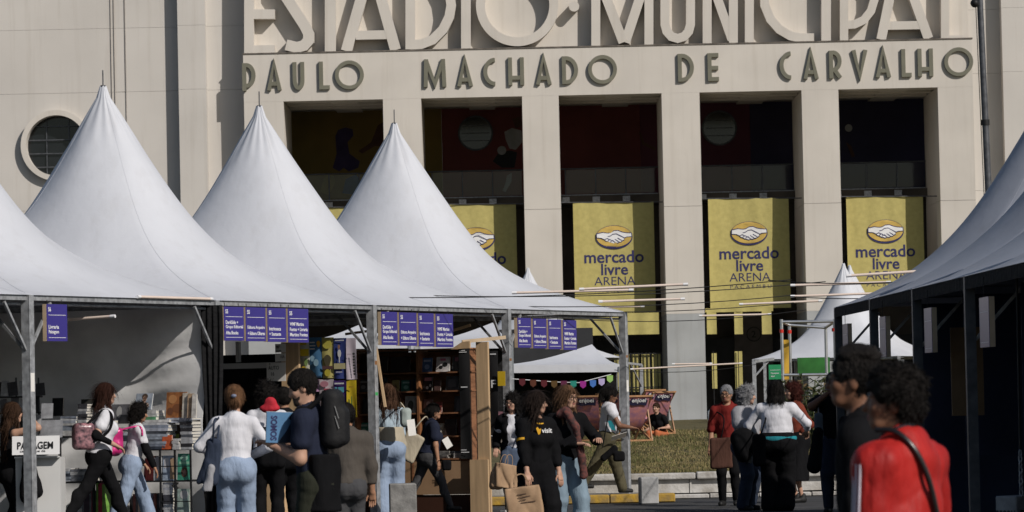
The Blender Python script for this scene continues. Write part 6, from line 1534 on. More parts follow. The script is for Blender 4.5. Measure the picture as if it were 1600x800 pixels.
# --- the two men close to the camera
I19 = person('man with glasses and high dark hair, in profile beside the red jersey', 1354, 17.0, 1.80, yaw=78, sex='m', skin=SKIN_D, top=F_BLACK, sleeve='long', bottom=F_BLACK, hair=HBLACK, hstyle='short', glasses=True, head=(2, 2, 0), lean=4, res=0.0105)
g = Field(I19['hc'] - 0.25, I19['hc'] + 0.28, 0.008); g.ell(I19['tow'](I19['Hd'](0, -0.02, 0.105)), (0.088, 0.10, 0.055), 0.02, rz(math.radians(80))); g.noise(0.010, 80, 3); V, Q = g.mesh(); raw_mesh('hair', V, Q, HBLACK, I19['root'])
I20 = person('man with short afro hair in shiny red football jersey, seen from behind', 1412, 15.0, 1.70, yaw=54, sex='m', skin=SKIN_D, top=JERSEY, sleeve='elbow', bottom=F_BLACK, hair=HBLACK, hstyle='afro', hl=(-0.13, 0.27, 1.13), hr=(0.16, 0.26, 1.05), el=(-0.15, -0.6, -1), er=(1, -0.5, -0.4), head=(34, 2, 0), lean=4, loose=0.026, foldk=1.5, width=0.95, hem=-0.16, res=0.0085, neck=-0.01)
tw, shl, elb, nb = I20['tow'], I20['shl'], I20['elb'], I20['neckb']
b_ = MB()
g = Field(nb - 0.16, nb + 0.16, 0.007); g.cone(nb + V3(0, -0.012, -0.02), nb + V3(0, 0.004, 0.060), 0.088, 0.074, 0.0); g.cone(nb + V3(0, 0.0, -0.02), nb + V3(0, 0.012, 0.12), 0.055, 0.055, 0.0); g.plane(nb + V3(0, 0, 0.060), V3(0, 0.35, 1)); V, Q = g.mesh(); raw_mesh('collar', tw(V), Q, mat('dark_collar', (0.018, 0.016, 0.022), 0.8, bump=0.4, bscale=80), I20['root'])
STR = mat('jersey_stripe', (0.62, 0.58, 0.66), 0.5)
for i in (0, 1):
    s = 1 if i else -1
    ax_ = unit(elb[i] - shl[i]); outw = unit(V3(s * 0.9, 0.40, 0.4)); outw = unit(outw - ax_ * (outw @ ax_)); sd = np.cross(ax_, outw)
    for j in (-1, 0, 1):
        P = []
        for t in np.linspace(0.0, 0.93, 14):
            r = 0.0565 + (0.0452 - 0.0565) * t + 0.026 * (0.9 + 0.45 * t) + 0.0145
            a = j * 0.22; P.append(shl[i] + (elb[i] - shl[i]) * t + (outw * math.cos(a) + sd * math.sin(a)) * r)
        pass
        strap(I20['root'], [tw(p) for p in P], 0.010, STR, 'stripe')
sb = thing('crossbody_bag', 'black leather strap and bag across the back of the red jersey', 'bag', I20['O'] + V3(0, 0, 0.8))
LEATH = mat('black_leather', (0.012, 0.011, 0.011), 0.3, 0.2, 20, spec=0.6)
P = [(-0.10, 0.03, 0.560), (-0.105, -0.06, 0.545), (-0.085, -0.125, 0.47), (-0.045, -0.150, 0.36), (0.0, -0.150, 0.22), (0.04, -0.140, 0.08), (0.09, -0.15, -0.06)]
T20 = I20['T']; strap(sb, [tw(T20(*p)) for p in P], 0.024, LEATH)
c = tw(T20(0.05, -0.158, 0.08)); m = MB(); m.cbox(c, 0.03, 0.02, 0.035); m.build('buckle', mat('brass', (0.45, 0.28, 0.08), 0.35, metal=0.8), sb)
c = tw(T20(0.12, -0.18, -0.16)); g = Field(c - 0.25, c + 0.25, 0.012); g.rbox(c, (0.13, 0.06, 0.10), 0.04, rz(math.radians(52))); V, Q = g.mesh(); raw_mesh('main_bag', V, Q, LEATH, sb)
# ================================================================== THE STALLS' FURNITURE AND BOOKS
E_ = -NH                                             # to the right along a stall wall
def wp(k, px, py, off): return onplane(px, py, PK(k) - VH * off, VH)
def mpx(k, off=0.3): return 1.0 / (FOC / (PK(k)[1] + 0.6) * 0.912)       # metres per pixel along a stall wall
COVERS = {}
def cover(c):
    n = 'book_cover_%02d_%02d_%02d' % tuple(int(99 * v ** 0.45) for v in c)
    return mat(n, c, 0.45, 0.25, 14, spec=0.3)
PAGES = mat('book_pages', (0.55, 0.52, 0.46), 0.8, 0.06, 30)
_bm = {}
def book(o, L, W, t, c, ex, ey, ez, label, group, face=None):
    """closed book: ex spine direction (length L), ey depth (W), ez thickness (t); spine on the -ey side"""
    ex, ey, ez = unit(ex), unit(ey), unit(ez); cv = min(0.004, t * 0.16)
    m = MB(); m.obox(o + ex * 0.003 + ey * 0.004 + ez * cv, ex * (L - 0.006), ey * (W - 0.007), ez * (t - 2 * cv), 1)
    m.obox(o, ex * L, ey * W, ez * cv, 0); m.obox(o + ez * (t - cv), ex * L, ey * W, ez * cv, 0); m.obox(o + ez * cv, ex * L, ey * 0.0035, ez * (t - 2 * cv), 0)
    ob = m.build('book', [cover(c), PAGES])
    if face is not None:
        art(ob, o + ez * t, ex, ey, ez, L, W, face)
    return tag(ob, label, 'book', group)
def art(ob, o, ex, ey, ez, L, W, face):
    for shp, colr, u0, v0, u1, v1 in face:
        m = MB()
        if shp == 'r': m.obox(o + ex * L * u0 + ey * W * v0 + ez * 0.0003, ex * L * (u1 - u0), ey * W * (v1 - v0), ez * 0.0012)
        else:
            c = o + ex * L * (u0 + u1) / 2 + ey * W * (v0 + v1) / 2 + ez * 0.0005
            m.prism([c + ex * L * (u1 - u0) / 2 * math.cos(a) + ey * W * (v1 - v0) / 2 * math.sin(a) for a in np.linspace(0, 6.283, 15)[:-1]], ez * 0.0016)
        p = m.build('cover_print', mat('print_%d_%d_%d' % tuple(int(99 * x) for x in colr), colr, 0.6), ob)
        p.matrix_parent_inverse = Matrix.Identity(4)
GREYS = [(0.10, 0.11, 0.13), (0.22, 0.25, 0.31), (0.40, 0.43, 0.50), (0.05, 0.06, 0.08), (0.55, 0.56, 0.58), (0.30, 0.34, 0.40), (0.60, 0.60, 0.60)]
DARKS = [(0.05, 0.02, 0.02), (0.02, 0.02, 0.025), (0.09, 0.03, 0.02), (0.03, 0.03, 0.05), (0.07, 0.05, 0.04), (0.015, 0.03, 0.03), (0.12, 0.10, 0.09)]
ORDN = ['lowest', 'second lowest', 'third lowest', 'fourth lowest', 'fifth lowest', 'sixth lowest', 'seventh lowest', 'eighth lowest', 'ninth lowest', 'tenth lowest', 'eleventh lowest', 'twelfth lowest']
ORDL = ['first', 'second', 'third', 'fourth', 'fifth', 'sixth', 'seventh', 'eighth', 'ninth', 'tenth', 'eleventh', 'twelfth', 'thirteenth', 'fourteenth', 'fifteenth', 'sixteenth', 'seventeenth']
def pile(k, px0, px1, pyb, off, n, t, cols, label, group, W=0.22, jit=0.012, seed=0):
    r = random.Random(seed + px0); p = wp(k, px0, pyb, off); q = wp(k, px1, pyb, off); L = float(np.dot(q - p, E_)); z = 0
    for i in range(n):
        tt = t * r.uniform(0.8, 1.25); j = r.uniform(-jit, jit); a = r.uniform(-0.05, 0.05); e = unit(E_ + VH * a)
        book(p + E_ * (j + 0.01) + V3(0, 0, z), L * r.uniform(0.90, 0.99), W, tt, r.choice(cols), e, unit(VH - E_ * a), Z3, ('topmost ' if i == n - 1 else ORDN[i] + ' ') + label, group); z += tt + 0.0015
    return p, L, z
def upright(k, px0, px1, pyb, off, h, cols, label, group, t=0.028, W=0.20, seed=0, lean=0.0):
    r = random.Random(seed + px0 * 3); p = wp(k, px0, pyb, off); q = wp(k, px1, pyb, off); L = float(np.dot(q - p, E_)); x = 0; i = 0
    while x < L - t * 0.7:
        tt = t * r.uniform(0.7, 1.4); hh = h * r.uniform(0.88, 1.02); up = unit(Z3 + E_ * (lean + r.uniform(-0.01, 0.03)))
        book(p + E_ * x + V3(0, 0, 0.002), hh, W, tt, r.choice(cols), up, VH, unit(E_), ORDL[min(i, 16)] + ' ' + label + ' from the left', group); x += tt + 0.002; i += 1
def facing(k, px0, px1, py0, pyb, off, c, label, group='books shown face out', face=None, tilt=0.22, t=0.022):
    a = wp(k, px0, pyb, off); b = wp(k, px1, pyb, off); c_ = wp(k, px0, py0, off)
    L = float(np.dot(b - a, E_)); H = float(c_[2] - a[2]); up = unit(Z3 + VH * tilt)
    nrm = np.cross(E_, up)                           # towards the viewer
    return book(a - nrm * t, L, H / up[2], t, c, E_, up, nrm, label, group, face)
def board(mb, k, px0, px1, py, off, dep, th): 
    a = wp(k, px0, py, off); b = wp(k, px1, py, off); mb.obox(a, E_ * float(np.dot(b - a, E_)), VH * dep, V3(0, 0, -th)); return mb
def upr(mb, k, px, py0, py1, off, dep, th):
    a = wp(k, px, py1, off); b = wp(k, px, py0, off); mb.obox(a - E_ * th / 2, E_ * th, VH * dep, V3(0, 0, b[2] - a[2])); return mb

# ---------------- front stall: black rack, counter, stands
rk = thing('book_rack', 'black metal rack with piled books against the grey cloth wall', 'rack', wp(1, 255, 800, 0.75) * V3(1, 1, 0))
for y in (703, 752, 806):
    m = MB(); board(m, 1, 146, 300, y, 0.85, 0.36, 0.02); m.build('shelf', BLACK, rk)
    m = MB(); board(m, 1, 203, 299, y - 0.6, 0.84, 0.02, 0.012); m.build('shelf_edge', PLYEDGE, rk)
for px in (147, 205, 252, 275, 299.5):
    m = MB(); upr(m, 1, px, 703, 850, 0.87, 0.02, 0.02); m.build('post', BLACK, rk)
    m = MB(); upr(m, 1, px, 703, 850, 0.50, 0.02, 0.02); m.build('post', BLACK, rk)
for y in (728, 783):
    m = MB(); board(m, 1, 252, 299, y, 0.875, 0.012, 0.012); m.build('guard_rail', BLACK, rk)
GS = 'books piled on the black rack'
pile(1, 219, 262, 702.5, 0.85, 11, 0.030, GREYS, 'blue grey book in the taller pile on the black rack', GS, seed=1, jit=0.03)
pile(1, 268, 280, 702.5, 0.87, 4, 0.030, [(0.5, 0.5, 0.5)], 'small white book in the low pile on the black rack', 'small white books on the black rack', W=0.12)
facing(1, 253, 268, 680, 702, 0.86, (0.45, 0.09, 0.03), 'orange red book standing between the two grey piles', tilt=0.1)
facing(1, 251, 281, 664, 700, 0.62, (0.10, 0.07, 0.05), 'brown picture book behind the orange red book', face=[('e', (0.25, 0.12, 0.05), 0.2, 0.2, 0.7, 0.8), ('r', (0.4, 0.45, 0.1), 0.7, 0.4, 0.9, 0.6)])
p, L, z = pile(1, 281, 301, 702.5, 0.85, 9, 0.036, [(0.03, 0.03, 0.035), (0.10, 0.11, 0.13), (0.45, 0.46, 0.48)], 'black and white book in the narrow pile beside the tent wall', 'books in the narrow pile', seed=3)
pile(1, 259, 301, 661, 0.80, 2, 0.030, GREYS, 'large grey book lying across the narrow pile', 'books in the narrow pile', seed=5)
for i, (x0, x1, cc) in enumerate(((259, 291, (0.30, 0.12, 0.045)), (284, 296, (0.5, 0.46, 0.4)), (292, 301, (0.42, 0.30, 0.2)), (299, 306, (0.55, 0.53, 0.5)))):
    facing(1, x0, x1, 613 + i, 653, 0.80 - 0.0 * i + 0.03 * i, cc, ('large orange brown art book standing on the rack top', 'tall cream book leaning beside the orange brown art book', 'tan tall book second from the end of the rack top', 'tall white book at the end of the rack top')[i], face=[('e', (0.42, 0.2, 0.08), 0.1, 0.55, 0.5, 0.9), ('e', (0.18, 0.07, 0.03), 0.3, 0.2, 0.8, 0.55), ('r', (0.45, 0.5, 0.12), 0.6, 0.25, 0.8, 0.37), ('e', (0.15, 0.06, 0.03), 0.05, 0.1, 0.35, 0.4)] if i == 0 else None, tilt=0.12)
pile(1, 222, 244, 656.5, 0.80, 3, 0.032, [(0.5, 0.5, 0.5), (0.10, 0.28, 0.14), (0.45, 0.45, 0.45)], 'white or green book under the portrait book', 'books under the portrait book', seed=6)
facing(1, 210, 236, 615, 640, 0.78, (0.28, 0.32, 0.38), 'book with a portrait on its cover, topmost on the rack', face=[('e', (0.45, 0.28, 0.2), 0.42, 0.45, 0.66, 0.85), ('e', (0.06, 0.04, 0.03), 0.36, 0.62, 0.72, 0.98), ('e', (0.42, 0.30, 0.24), 0.25, 0.05, 0.85, 0.45), ('e', (0.45, 0.27, 0.2), 0.44, 0.5, 0.64, 0.82)], tilt=0.3)
pile(1, 176, 206, 702.5, 0.84, 8, 0.032, GREYS, 'book in the pile behind the two walking women', 'books behind the walking women', seed=21, jit=0.02)
pile(1, 150, 172, 702.5, 0.84, 11, 0.030, GREYS, 'book in the pile near the flower patterned backpack', 'books behind the walking women', seed=22, jit=0.02)
facing(1, 172, 200, 632, 662, 0.6, (0.10, 0.10, 0.11), 'grey photo book behind the curly haired girl', face=[('e', (0.3, 0.3, 0.3), 0.3, 0.3, 0.6, 0.9)])
upright(1, 224, 241, 751, 0.84, 0.30, [(0.10, 0.02, 0.02), (0.16, 0.04, 0.03), (0.06, 0.015, 0.02)], 'dark red book on the middle rack shelf', 'dark red books on the rack', lean=0.1)
upright(1, 240, 251, 751, 0.84, 0.31, [(0.5, 0.5, 0.48), (0.42, 0.43, 0.45)], 'white spined book on the middle rack shelf', 'white books on the rack')
facing(1, 254, 273, 712, 751, 0.83, (0.35, 0.42, 0.52), 'pale blue and tan book on the middle shelf of the rack', face=[('r', (0.4, 0.28, 0.18), 0.6, 0.05, 0.95, 0.9), ('r', (0.5, 0.5, 0.52), 0.1, 0.5, 0.5, 0.9)], tilt=0.08)
facing(1, 277, 297, 709, 750, 0.83, (0.06, 0.30, 0.20), 'green patterned book on the middle shelf of the rack', face=[('e', (0.1, 0.05, 0.03), 0.3, 0.1, 0.8, 0.5), ('e', (0.5, 0.3, 0.25), 0.4, 0.15, 0.7, 0.4), ('r', (0.25, 0.5, 0.35), 0.1, 0.6, 0.9, 0.7), ('e', (0.3, 0.5, 0.4), 0.2, 0.72, 0.8, 0.95)], tilt=0.08)
pile(1, 254, 270, 805, 0.84, 12, 0.030, [(0.45, 0.45, 0.46), (0.06, 0.06, 0.07), (0.35, 0.36, 0.4)], 'book in the striped pile on the lowest shelf of the rack', 'books in the striped pile', W=0.16, seed=8)
facing(1, 277, 296, 764, 804, 0.83, (0.33, 0.42, 0.38), 'pale green book on the lowest shelf of the rack', face=[('e', (0.5, 0.5, 0.5), 0.2, 0.6, 0.9, 0.95)], tilt=0.06)
upright(1, 150, 163, 805, 0.84, 0.42, [(0.20, 0.42, 0.08), (0.24, 0.48, 0.10), (0.42, 0.03, 0.07)], 'lime or red book low behind the walking woman', 'lime and red books', t=0.03, seed=2)
upright(1, 205, 250, 805, 0.84, 0.26, DARKS, 'dark book on the lowest shelf of the rack', 'dark books on the lowest shelf')
upright(1, 128, 149, 805, 0.80, 0.30, [(0.07, 0.04, 0.06), (0.2, 0.2, 0.22), (0.3, 0.03, 0.06)], 'dark spined book low beside the lime green books', 'dark books on the lowest shelf', seed=9)
tb = thing('book_table', 'low dark table with book piles behind the white counter', 'table', wp(1, 118, 800, 0.9) * V3(1, 1, 0))
for y in (682, 753):
    m = MB(); board(m, 1, 94, 148, y, 0.9, 0.4, 0.02); m.build('table_top' if y == 682 else 'shelf', BLACK, tb)
for px in (95, 147): m = MB(); upr(m, 1, px, 683, 850, 0.88, 0.03, 0.03); m.build('leg', BLACK, tb)
pile(1, 95, 122, 681, 0.88, 8, 0.028, GREYS, 'grey book in the pile beside the counter', 'books piled on the low table', seed=11, jit=0.02)
pile(1, 121, 136, 681, 0.86, 12, 0.028, [(0.45, 0.46, 0.48), (0.06, 0.06, 0.07), (0.2, 0.21, 0.24)], 'book in the narrow pile behind the flower patterned backpack', 'books piled on the low table', seed=12, W=0.18)
pile(1, 95, 110, 752, 0.88, 5, 0.030, GREYS, 'grey book in the low pile under the table top', 'books piled under the low table', seed=13)
pile(1, 110, 141, 752, 0.88, 4, 0.034, [(0.45, 0.46, 0.48), (0.2, 0.21, 0.24)], 'pale book in the wide pile under the table top', 'books piled under the low table', seed=14)
facing(1, 81, 98, 622, 650, 0.6, (0.02, 0.02, 0.022), 'black framed book standing on the stand beside the pole', tilt=0.1)
facing(1, 126, 149, 624, 650, 0.6, (0.05, 0.05, 0.045), 'dark book propped behind the dark red haired woman', tilt=0.1)
# white counter with the shop board
Yc = 45.3
a, b = B(24, 712, Yc), B(94, 712, Yc); w = b[0] - a[0]
ct = thing('sales_counter', 'white counter with a lettered white board on its top edge', 'counter', ((a[0] + b[0]) / 2, Yc, 0))
WP = mat('white_panel', (0.60, 0.60, 0.59), 0.5, 0.04, 2)
m = MB(); m.box(a[0], b[0], Yc, Yc + 0.5, 0.01, a[2] - 0.03); m.build('cabinet', WP, ct)
zt = B(60, 681, Yc)[2]; zb = B(60, 710, Yc)[2]
m = MB(); m.obox((a[0] - 0.02, Yc - 0.14, zb), (w + 0.03, 0, 0), (0, 0.02, 0.0), (0, 0.03, zt - zb)); m.build('board', WHITE, ct)
m = MB(); m.box(a[0], b[0], Yc - 0.10, Yc - 0.003, a[2] - 0.03, a[2] - 0.012); m.build('top', WP, ct)
q = B(27, 702, Yc - 0.15); lettering('PAISAGEM', V3(q[0], Yc - 0.137, q[2]), (1, 0, 0), (0, 0.14, 1), BLACK, ct, width=0.42, height=0.085, bold=0.012, thick=0.003)
q = B(31, 708, Yc - 0.15); lettering('campo que da', V3(q[0], Yc - 0.139, q[2]), (1, 0, 0), (0, 0.14, 1), BLACK, ct, width=0.30, height=0.035, bold=0.0, thick=0.003)
PLAS = mat('clear_sleeve', (0.30, 0.31, 0.33), 0.15, 0.5, 6, 0.4, 9, spec=0.7, c2=(0.10, 0.10, 0.11))
for i, (x0, x1, y0, y1) in enumerate(((63, 97, 656, 684), (64, 82, 630, 654))):
    c0, c1 = B(x0, y1, Yc + 0.05 + 0.2 * i), B(x1, y0, Yc + 0.05 + 0.2 * i); m = MB(); m.obox(c0, (c1[0] - c0[0], 0, 0), (0, 0.006, 0), (0, 0.08, c1[2] - c0[2])); tag(m.build('plastic_sleeve', PLAS), ('wide clear plastic sleeve leaning on the counter', 'small clear plastic sleeve on the stand behind the counter')[i], 'sleeve')
# stand with leaning books left of the pole
st = thing('book_stand', 'wire stand of leaning books behind the woman shading her eyes', 'stand', (B(20, 800, 47)[0], 47, 0))
for y in (620, 645, 672):
    p0, p1 = B(-14, y, 47), B(62, y, 47); m = MB(); m.box(p0[0], p1[0], 47, 47.3, p0[2] - 0.02, p0[2]); m.build('shelf', BLACK, st)
for x in (-12, 25, 60):
    p0 = B(x, 590, 47.28); m = MB(); m.bar(V3(p0[0], 47.28, 0), p0, 0.02); m.build('post', STEEL_DARK, st)
r = random.Random(5)
for y, lab in ((619.5, 'top'), (644.5, 'middle'), (671.5, 'bottom')):
    x = -12; i = 0
    while x < 55:
        p0 = B(x, y, 47.02); w_ = r.uniform(0.05, 0.13); h_ = r.uniform(0.15, 0.21); up = unit(V3(r.uniform(-0.15, 0.15), r.uniform(0.2, 0.5), 1)); e = unit(V3(1, 0, 0) - up * up[0])
        book(p0, w_, h_, 0.015, r.choice([(0.4, 0.41, 0.42), (0.05, 0.05, 0.055), (0.12, 0.12, 0.13), (0.3, 0.3, 0.31), (0.02, 0.02, 0.02)]), e, up, np.cross(e, up), '%s leaning book on the %s shelf of the wire stand' % (ORDL[min(i, 16)], lab), 'leaning books on the wire stand')
        x += w_ * FOC / 47 + r.uniform(0, 4); i += 1

# ---------------- second stall: posters, plywood, white frame
pw = thing('plywood_stand', 'pale plywood column with a low box counter beside the bearded man', 'stand', wp(2, 450, 800, 0.35) * V3(1, 1, 0))
def panel(k, px0, px1, py0, py1, off, dep, m_, name, parent, z0=None):
    a = wp(k, px0, py1, off); b = wp(k, px1, py0, off); z = a[2] if z0 is None else z0
    m = MB(); m.obox(V3(a[0], a[1], z), E_ * float(np.dot(b - a, E_)), VH * dep, V3(0, 0, b[2] - z)); return m.build(name, m_, parent)
panel(2, 444, 466, 534, 796, 0.40, 0.05, PLY, 'column', pw, 0.005)
panel(2, 417, 443.5, 727, 796, 0.55, 0.30, PLY, 'box', pw, 0.005); panel(2, 413, 446, 722, 726.5, 0.62, 0.40, mat('pinkish_laminate', (0.42, 0.33, 0.33), 0.5), 'counter_top', pw)
upright(2, 438, 447, 721.5, 0.58, 0.26, [(0.35, 0.05, 0.03), (0.5, 0.4, 0.35), (0.30, 0.03, 0.03)], 'red book standing on the small counter top', 'red books on the small counter', t=0.03)
def cloth_poster(label, px0, px1, py0, py1, colr, shapes, off=0.30, ph=0.0, words=()):
    a = wp(2, px0, py1, off); b = wp(2, px1, py0, off); w = float(np.dot(b - a, E_)); h = b[2] - a[2]
    root = thing('hanging_poster', label, 'poster', a + E_ * w / 2, 'printed cloths hanging in the poster stall')
    f = lambda u, v: a + E_ * w * u + V3(0, 0, h * v) + VH * (0.012 * math.sin(5 * u + ph + 2 * v) * (1.2 - v))
    P = [[f(u, v) for v in np.linspace(0, 1, 14)] for u in np.linspace(0, 1, 8)]
    m = MB(); m.sheet(P, thick=VH * 0.004); m.build('cloth', mat('poster_' + label.split()[0] + str(px0), colr, 0.8, 0.08, 6), root)
    for i, (shp, c, u0, v0, u1, v1) in enumerate(shapes):
        m = MB(); n = 14
        pts = [(u0, v0), (u1, v0), (u1, v1), (u0, v1)] if shp == 'r' else [((u0 + u1) / 2 + (u1 - u0) / 2 * math.cos(t) * (1 if i % 2 else 0.85 + 0.15 * math.sin(3 * t)), (v0 + v1) / 2 + (v1 - v0) / 2 * math.sin(t)) for t in np.linspace(0, 6.283, n + 1)[:-1]]
        m.prism([a + E_ * w * u + V3(0, 0, h * v) - VH * (0.020 + 0.002 * i) for u, v in pts], VH * 0.0015); m.build('print', mat('pprint_%d_%d_%d' % tuple(int(99 * x) for x in c), c, 0.8), root)
    return root
YE, WHT, BLK, PK_ = (0.62, 0.45, 0.02), (0.6, 0.6, 0.6), (0.03, 0.03, 0.03), (0.5, 0.2, 0.35)
cloth_poster('pale cloth with yellow bands hanging beside the plywood column', 467, 483, 527, 592, (0.5, 0.5, 0.42), [('r', YE, 0, 0.55, 1, 0.72), ('r', YE, 0, 0.82, 0.8, 0.95), ('e', YE, 0.1, 0.05, 0.9, 0.3), ('e', (0.2, 0.3, 0.1), 0.6, 0.3, 0.9, 0.5)], ph=0.5)
cloth_poster('blue printed cloth with pale marks and an orange spot', 484, 502.5, 527, 590, (0.05, 0.14, 0.26), [('e', (0.6, 0.3, 0.02), 0.62, 0.75, 0.95, 0.92), ('r', WHT, 0.1, 0.86, 0.5, 0.89), ('r', WHT, 0.1, 0.78, 0.55, 0.81), ('r', WHT, 0.1, 0.70, 0.5, 0.73), ('e', (0.25, 0.4, 0.5), 0.1, 0.4, 0.5, 0.55), ('e', (0.25, 0.4, 0.5), 0.4, 0.28, 0.8, 0.46), ('r', (0.02, 0.05, 0.10), 0, 0, 1, 0.04)], ph=1.0)
cloth_poster('yellow green cloth with a dark tree like shape', 504, 521, 527, 591, (0.38, 0.34, 0.12), [('e', (0.08, 0.07, 0.04), 0.15, 0.28, 0.85, 0.58), ('e', (0.5, 0.45, 0.08), 0.1, 0.72, 0.9, 0.95), ('r', (0.10, 0.05, 0.05), 0.05, 0.22, 0.95, 0.30), ('e', (0.5, 0.42, 0.05), 0.25, 0.04, 0.75, 0.22)], ph=2.0)
cloth_poster('navy cloth with a small white figure and tan lettering band', 522.5, 541, 528, 592, (0.025, 0.04, 0.16), [('r', WHT, 0.15, 0.93, 0.85, 0.955), ('e', WHT, 0.35, 0.52, 0.62, 0.72), ('e', (0.3, 0.16, 0.1), 0.36, 0.72, 0.56, 0.84), ('r', (0.45, 0.40, 0.22), 0.05, 0.24, 0.95, 0.38), ('r', (0.4, 0.4, 0.5), 0.2, 0.15, 0.7, 0.18), ('r', WHT, 0.46, 0.40, 0.54, 0.52)], ph=3.0)
cloth_poster('white pink cloth with black sideways scribbles', 542, 556, 528, 593, (0.52, 0.45, 0.50), [('e', BLK, 0.72, 0.1 + 0.07 * i, 0.97, 0.155 + 0.07 * i) for i in range(8)] + [('r', (0.4, 0.33, 0.4), 0.2, 0.6, 0.6, 0.62)], ph=4.0)
cloth_poster('pink cloth with a dark round spot, behind the bearded man', 483, 499, 592.5, 612, (0.42, 0.24, 0.38), [('e', (0.25, 0.05, 0.2), 0.15, 0.3, 0.6, 0.9)], ph=1.5)
cloth_poster('white cloth with pink lettering lines, below the tree cloth', 500, 521, 592.5, 641, (0.5, 0.44, 0.47), [('r', (0.5, 0.08, 0.12), 0.35, 0.62, 0.8, 0.70), ('r', (0.5, 0.08, 0.12), 0.4, 0.5, 0.75, 0.58), ('r', (0.5, 0.08, 0.12), 0.38, 0.38, 0.78, 0.46), ('e', (0.45, 0.2, 0.25), 0.1, 0.75, 0.7, 0.95)], ph=2.4)
cloth_poster('purple cloth with turquoise lettering, below the navy cloth', 522.5, 541, 594, 632, (0.05, 0.02, 0.13), [('r', WHT, 0.1, 0.84, 0.85, 0.90), ('r', (0.1, 0.35, 0.42), 0.12, 0.5, 0.3, 0.72), ('r', (0.1, 0.35, 0.42), 0.4, 0.5, 0.85, 0.72), ('r', (0.3, 0.12, 0.45), 0.12, 0.2, 0.85, 0.40)], ph=3.3)
cloth_poster('yellow cloth with green plant shapes at the edge of the poster stall', 542.5, 556.5, 594, 652, (0.58, 0.42, 0.02), [('e', (0.12, 0.2, 0.04), 0.2, 0.05, 0.4, 0.5), ('e', (0.12, 0.2, 0.04), 0.5, 0.1, 0.64, 0.58), ('e', (0.15, 0.25, 0.05), 0.1, 0.0, 0.9, 0.14), ('r', (0.4, 0.25, 0.02), 0.3, 0.8, 0.8, 0.84)], ph=4.4)
wf = thing('white_structure', 'white beam and post frame inside the dim stall, beside the black drape', 'frame', wp(2, 380, 700, 0.3))
panel(2, 340, 432, 566, 577, 0.22, 0.05, WP, 'beam', wf); panel(2, 368.5, 373.5, 534, 566, 0.22, 0.05, WP, 'post', wf)
def notice(label, px0, px1, py0, py1, words, off=0.26):
    a = wp(2, px0, py1, off); b = wp(2, px1, py0, off); w = float(np.dot(b - a, E_)); h = b[2] - a[2]
    root = thing('wall_notice', label, 'notice', a + E_ * w / 2)
    m = MB(); m.obox(a, E_ * w, VH * 0.006, V3(0, 0, h)); m.build('sheet', PAPER, root)
    for t, u, v, hh in words: lettering(t, a + E_ * w * u + V3(0, 0, h * v) - VH * 0.003, E_, Z3, BLACK, root, height=h * hh, bold=0.0, thick=0.002, sx=0.8)
    return root
notice('white notice with 90 degrees printed on it, beside the plywood column', 430, 446, 537, 551, [('90°', 0.1, 0.45, 0.36), ('INCLINE', 0.1, 0.12, 0.16)], 0.50)
notice('white notice with a small drawing under the 90 degrees notice', 430, 446, 552, 565, [('HA', 0.55, 0.4, 0.35)], 0.50)
notice('larger white notice reading AUTO above the number 16', 417, 446, 566, 596, [('AUTO', 0.1, 0.62, 0.2), ('16', 0.25, 0.3, 0.2), ('0', 0.15, 0.86, 0.12)], 0.46)

# ---------------- third stall: bookcase, plywood column, black banners
bc = thing('bookcase', 'tall dark wooden bookcase with pale cabinet doors and books shown face out', 'bookcase', wp(3, 650, 800, 0.4) * V3(1, 1, 0))
panel(3, 556, 735, 548, 722, 0.08, 0.02, WOOD, 'back_panel', bc); 
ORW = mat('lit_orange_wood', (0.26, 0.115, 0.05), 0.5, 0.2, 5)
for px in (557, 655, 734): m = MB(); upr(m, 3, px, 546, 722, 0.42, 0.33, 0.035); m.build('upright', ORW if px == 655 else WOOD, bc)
for y in (548, 584, 613, 647, 683, 718):
    m = MB(); board(m, 3, 557, 735, y, 0.41, 0.32, 0.022); m.build('shelf', WOOD, bc)
m = MB(); upr(m, 3, 646, 722, 790, 0.43, 0.3, 0.03); m.build('upright', WOOD, bc)
CAB = mat('cabinet_beige', (0.34, 0.215, 0.125), 0.5, 0.08, 3)
panel(3, 625, 645, 720, 773, 0.42, 0.3, CAB, 'cabinet_door', bc); panel(3, 648, 734, 720, 773, 0.42, 0.3, CAB, 'cabinet_door', bc); panel(3, 558, 623, 720, 773, 0.42, 0.3, CAB, 'cabinet_door', bc)
panel(3, 558, 735, 773.5, 790, 0.40, 0.28, mat('plinth', (0.05, 0.02, 0.012), 0.6), 'plinth', bc, 0.0)
FO = 'books shown face out on the bookcase'
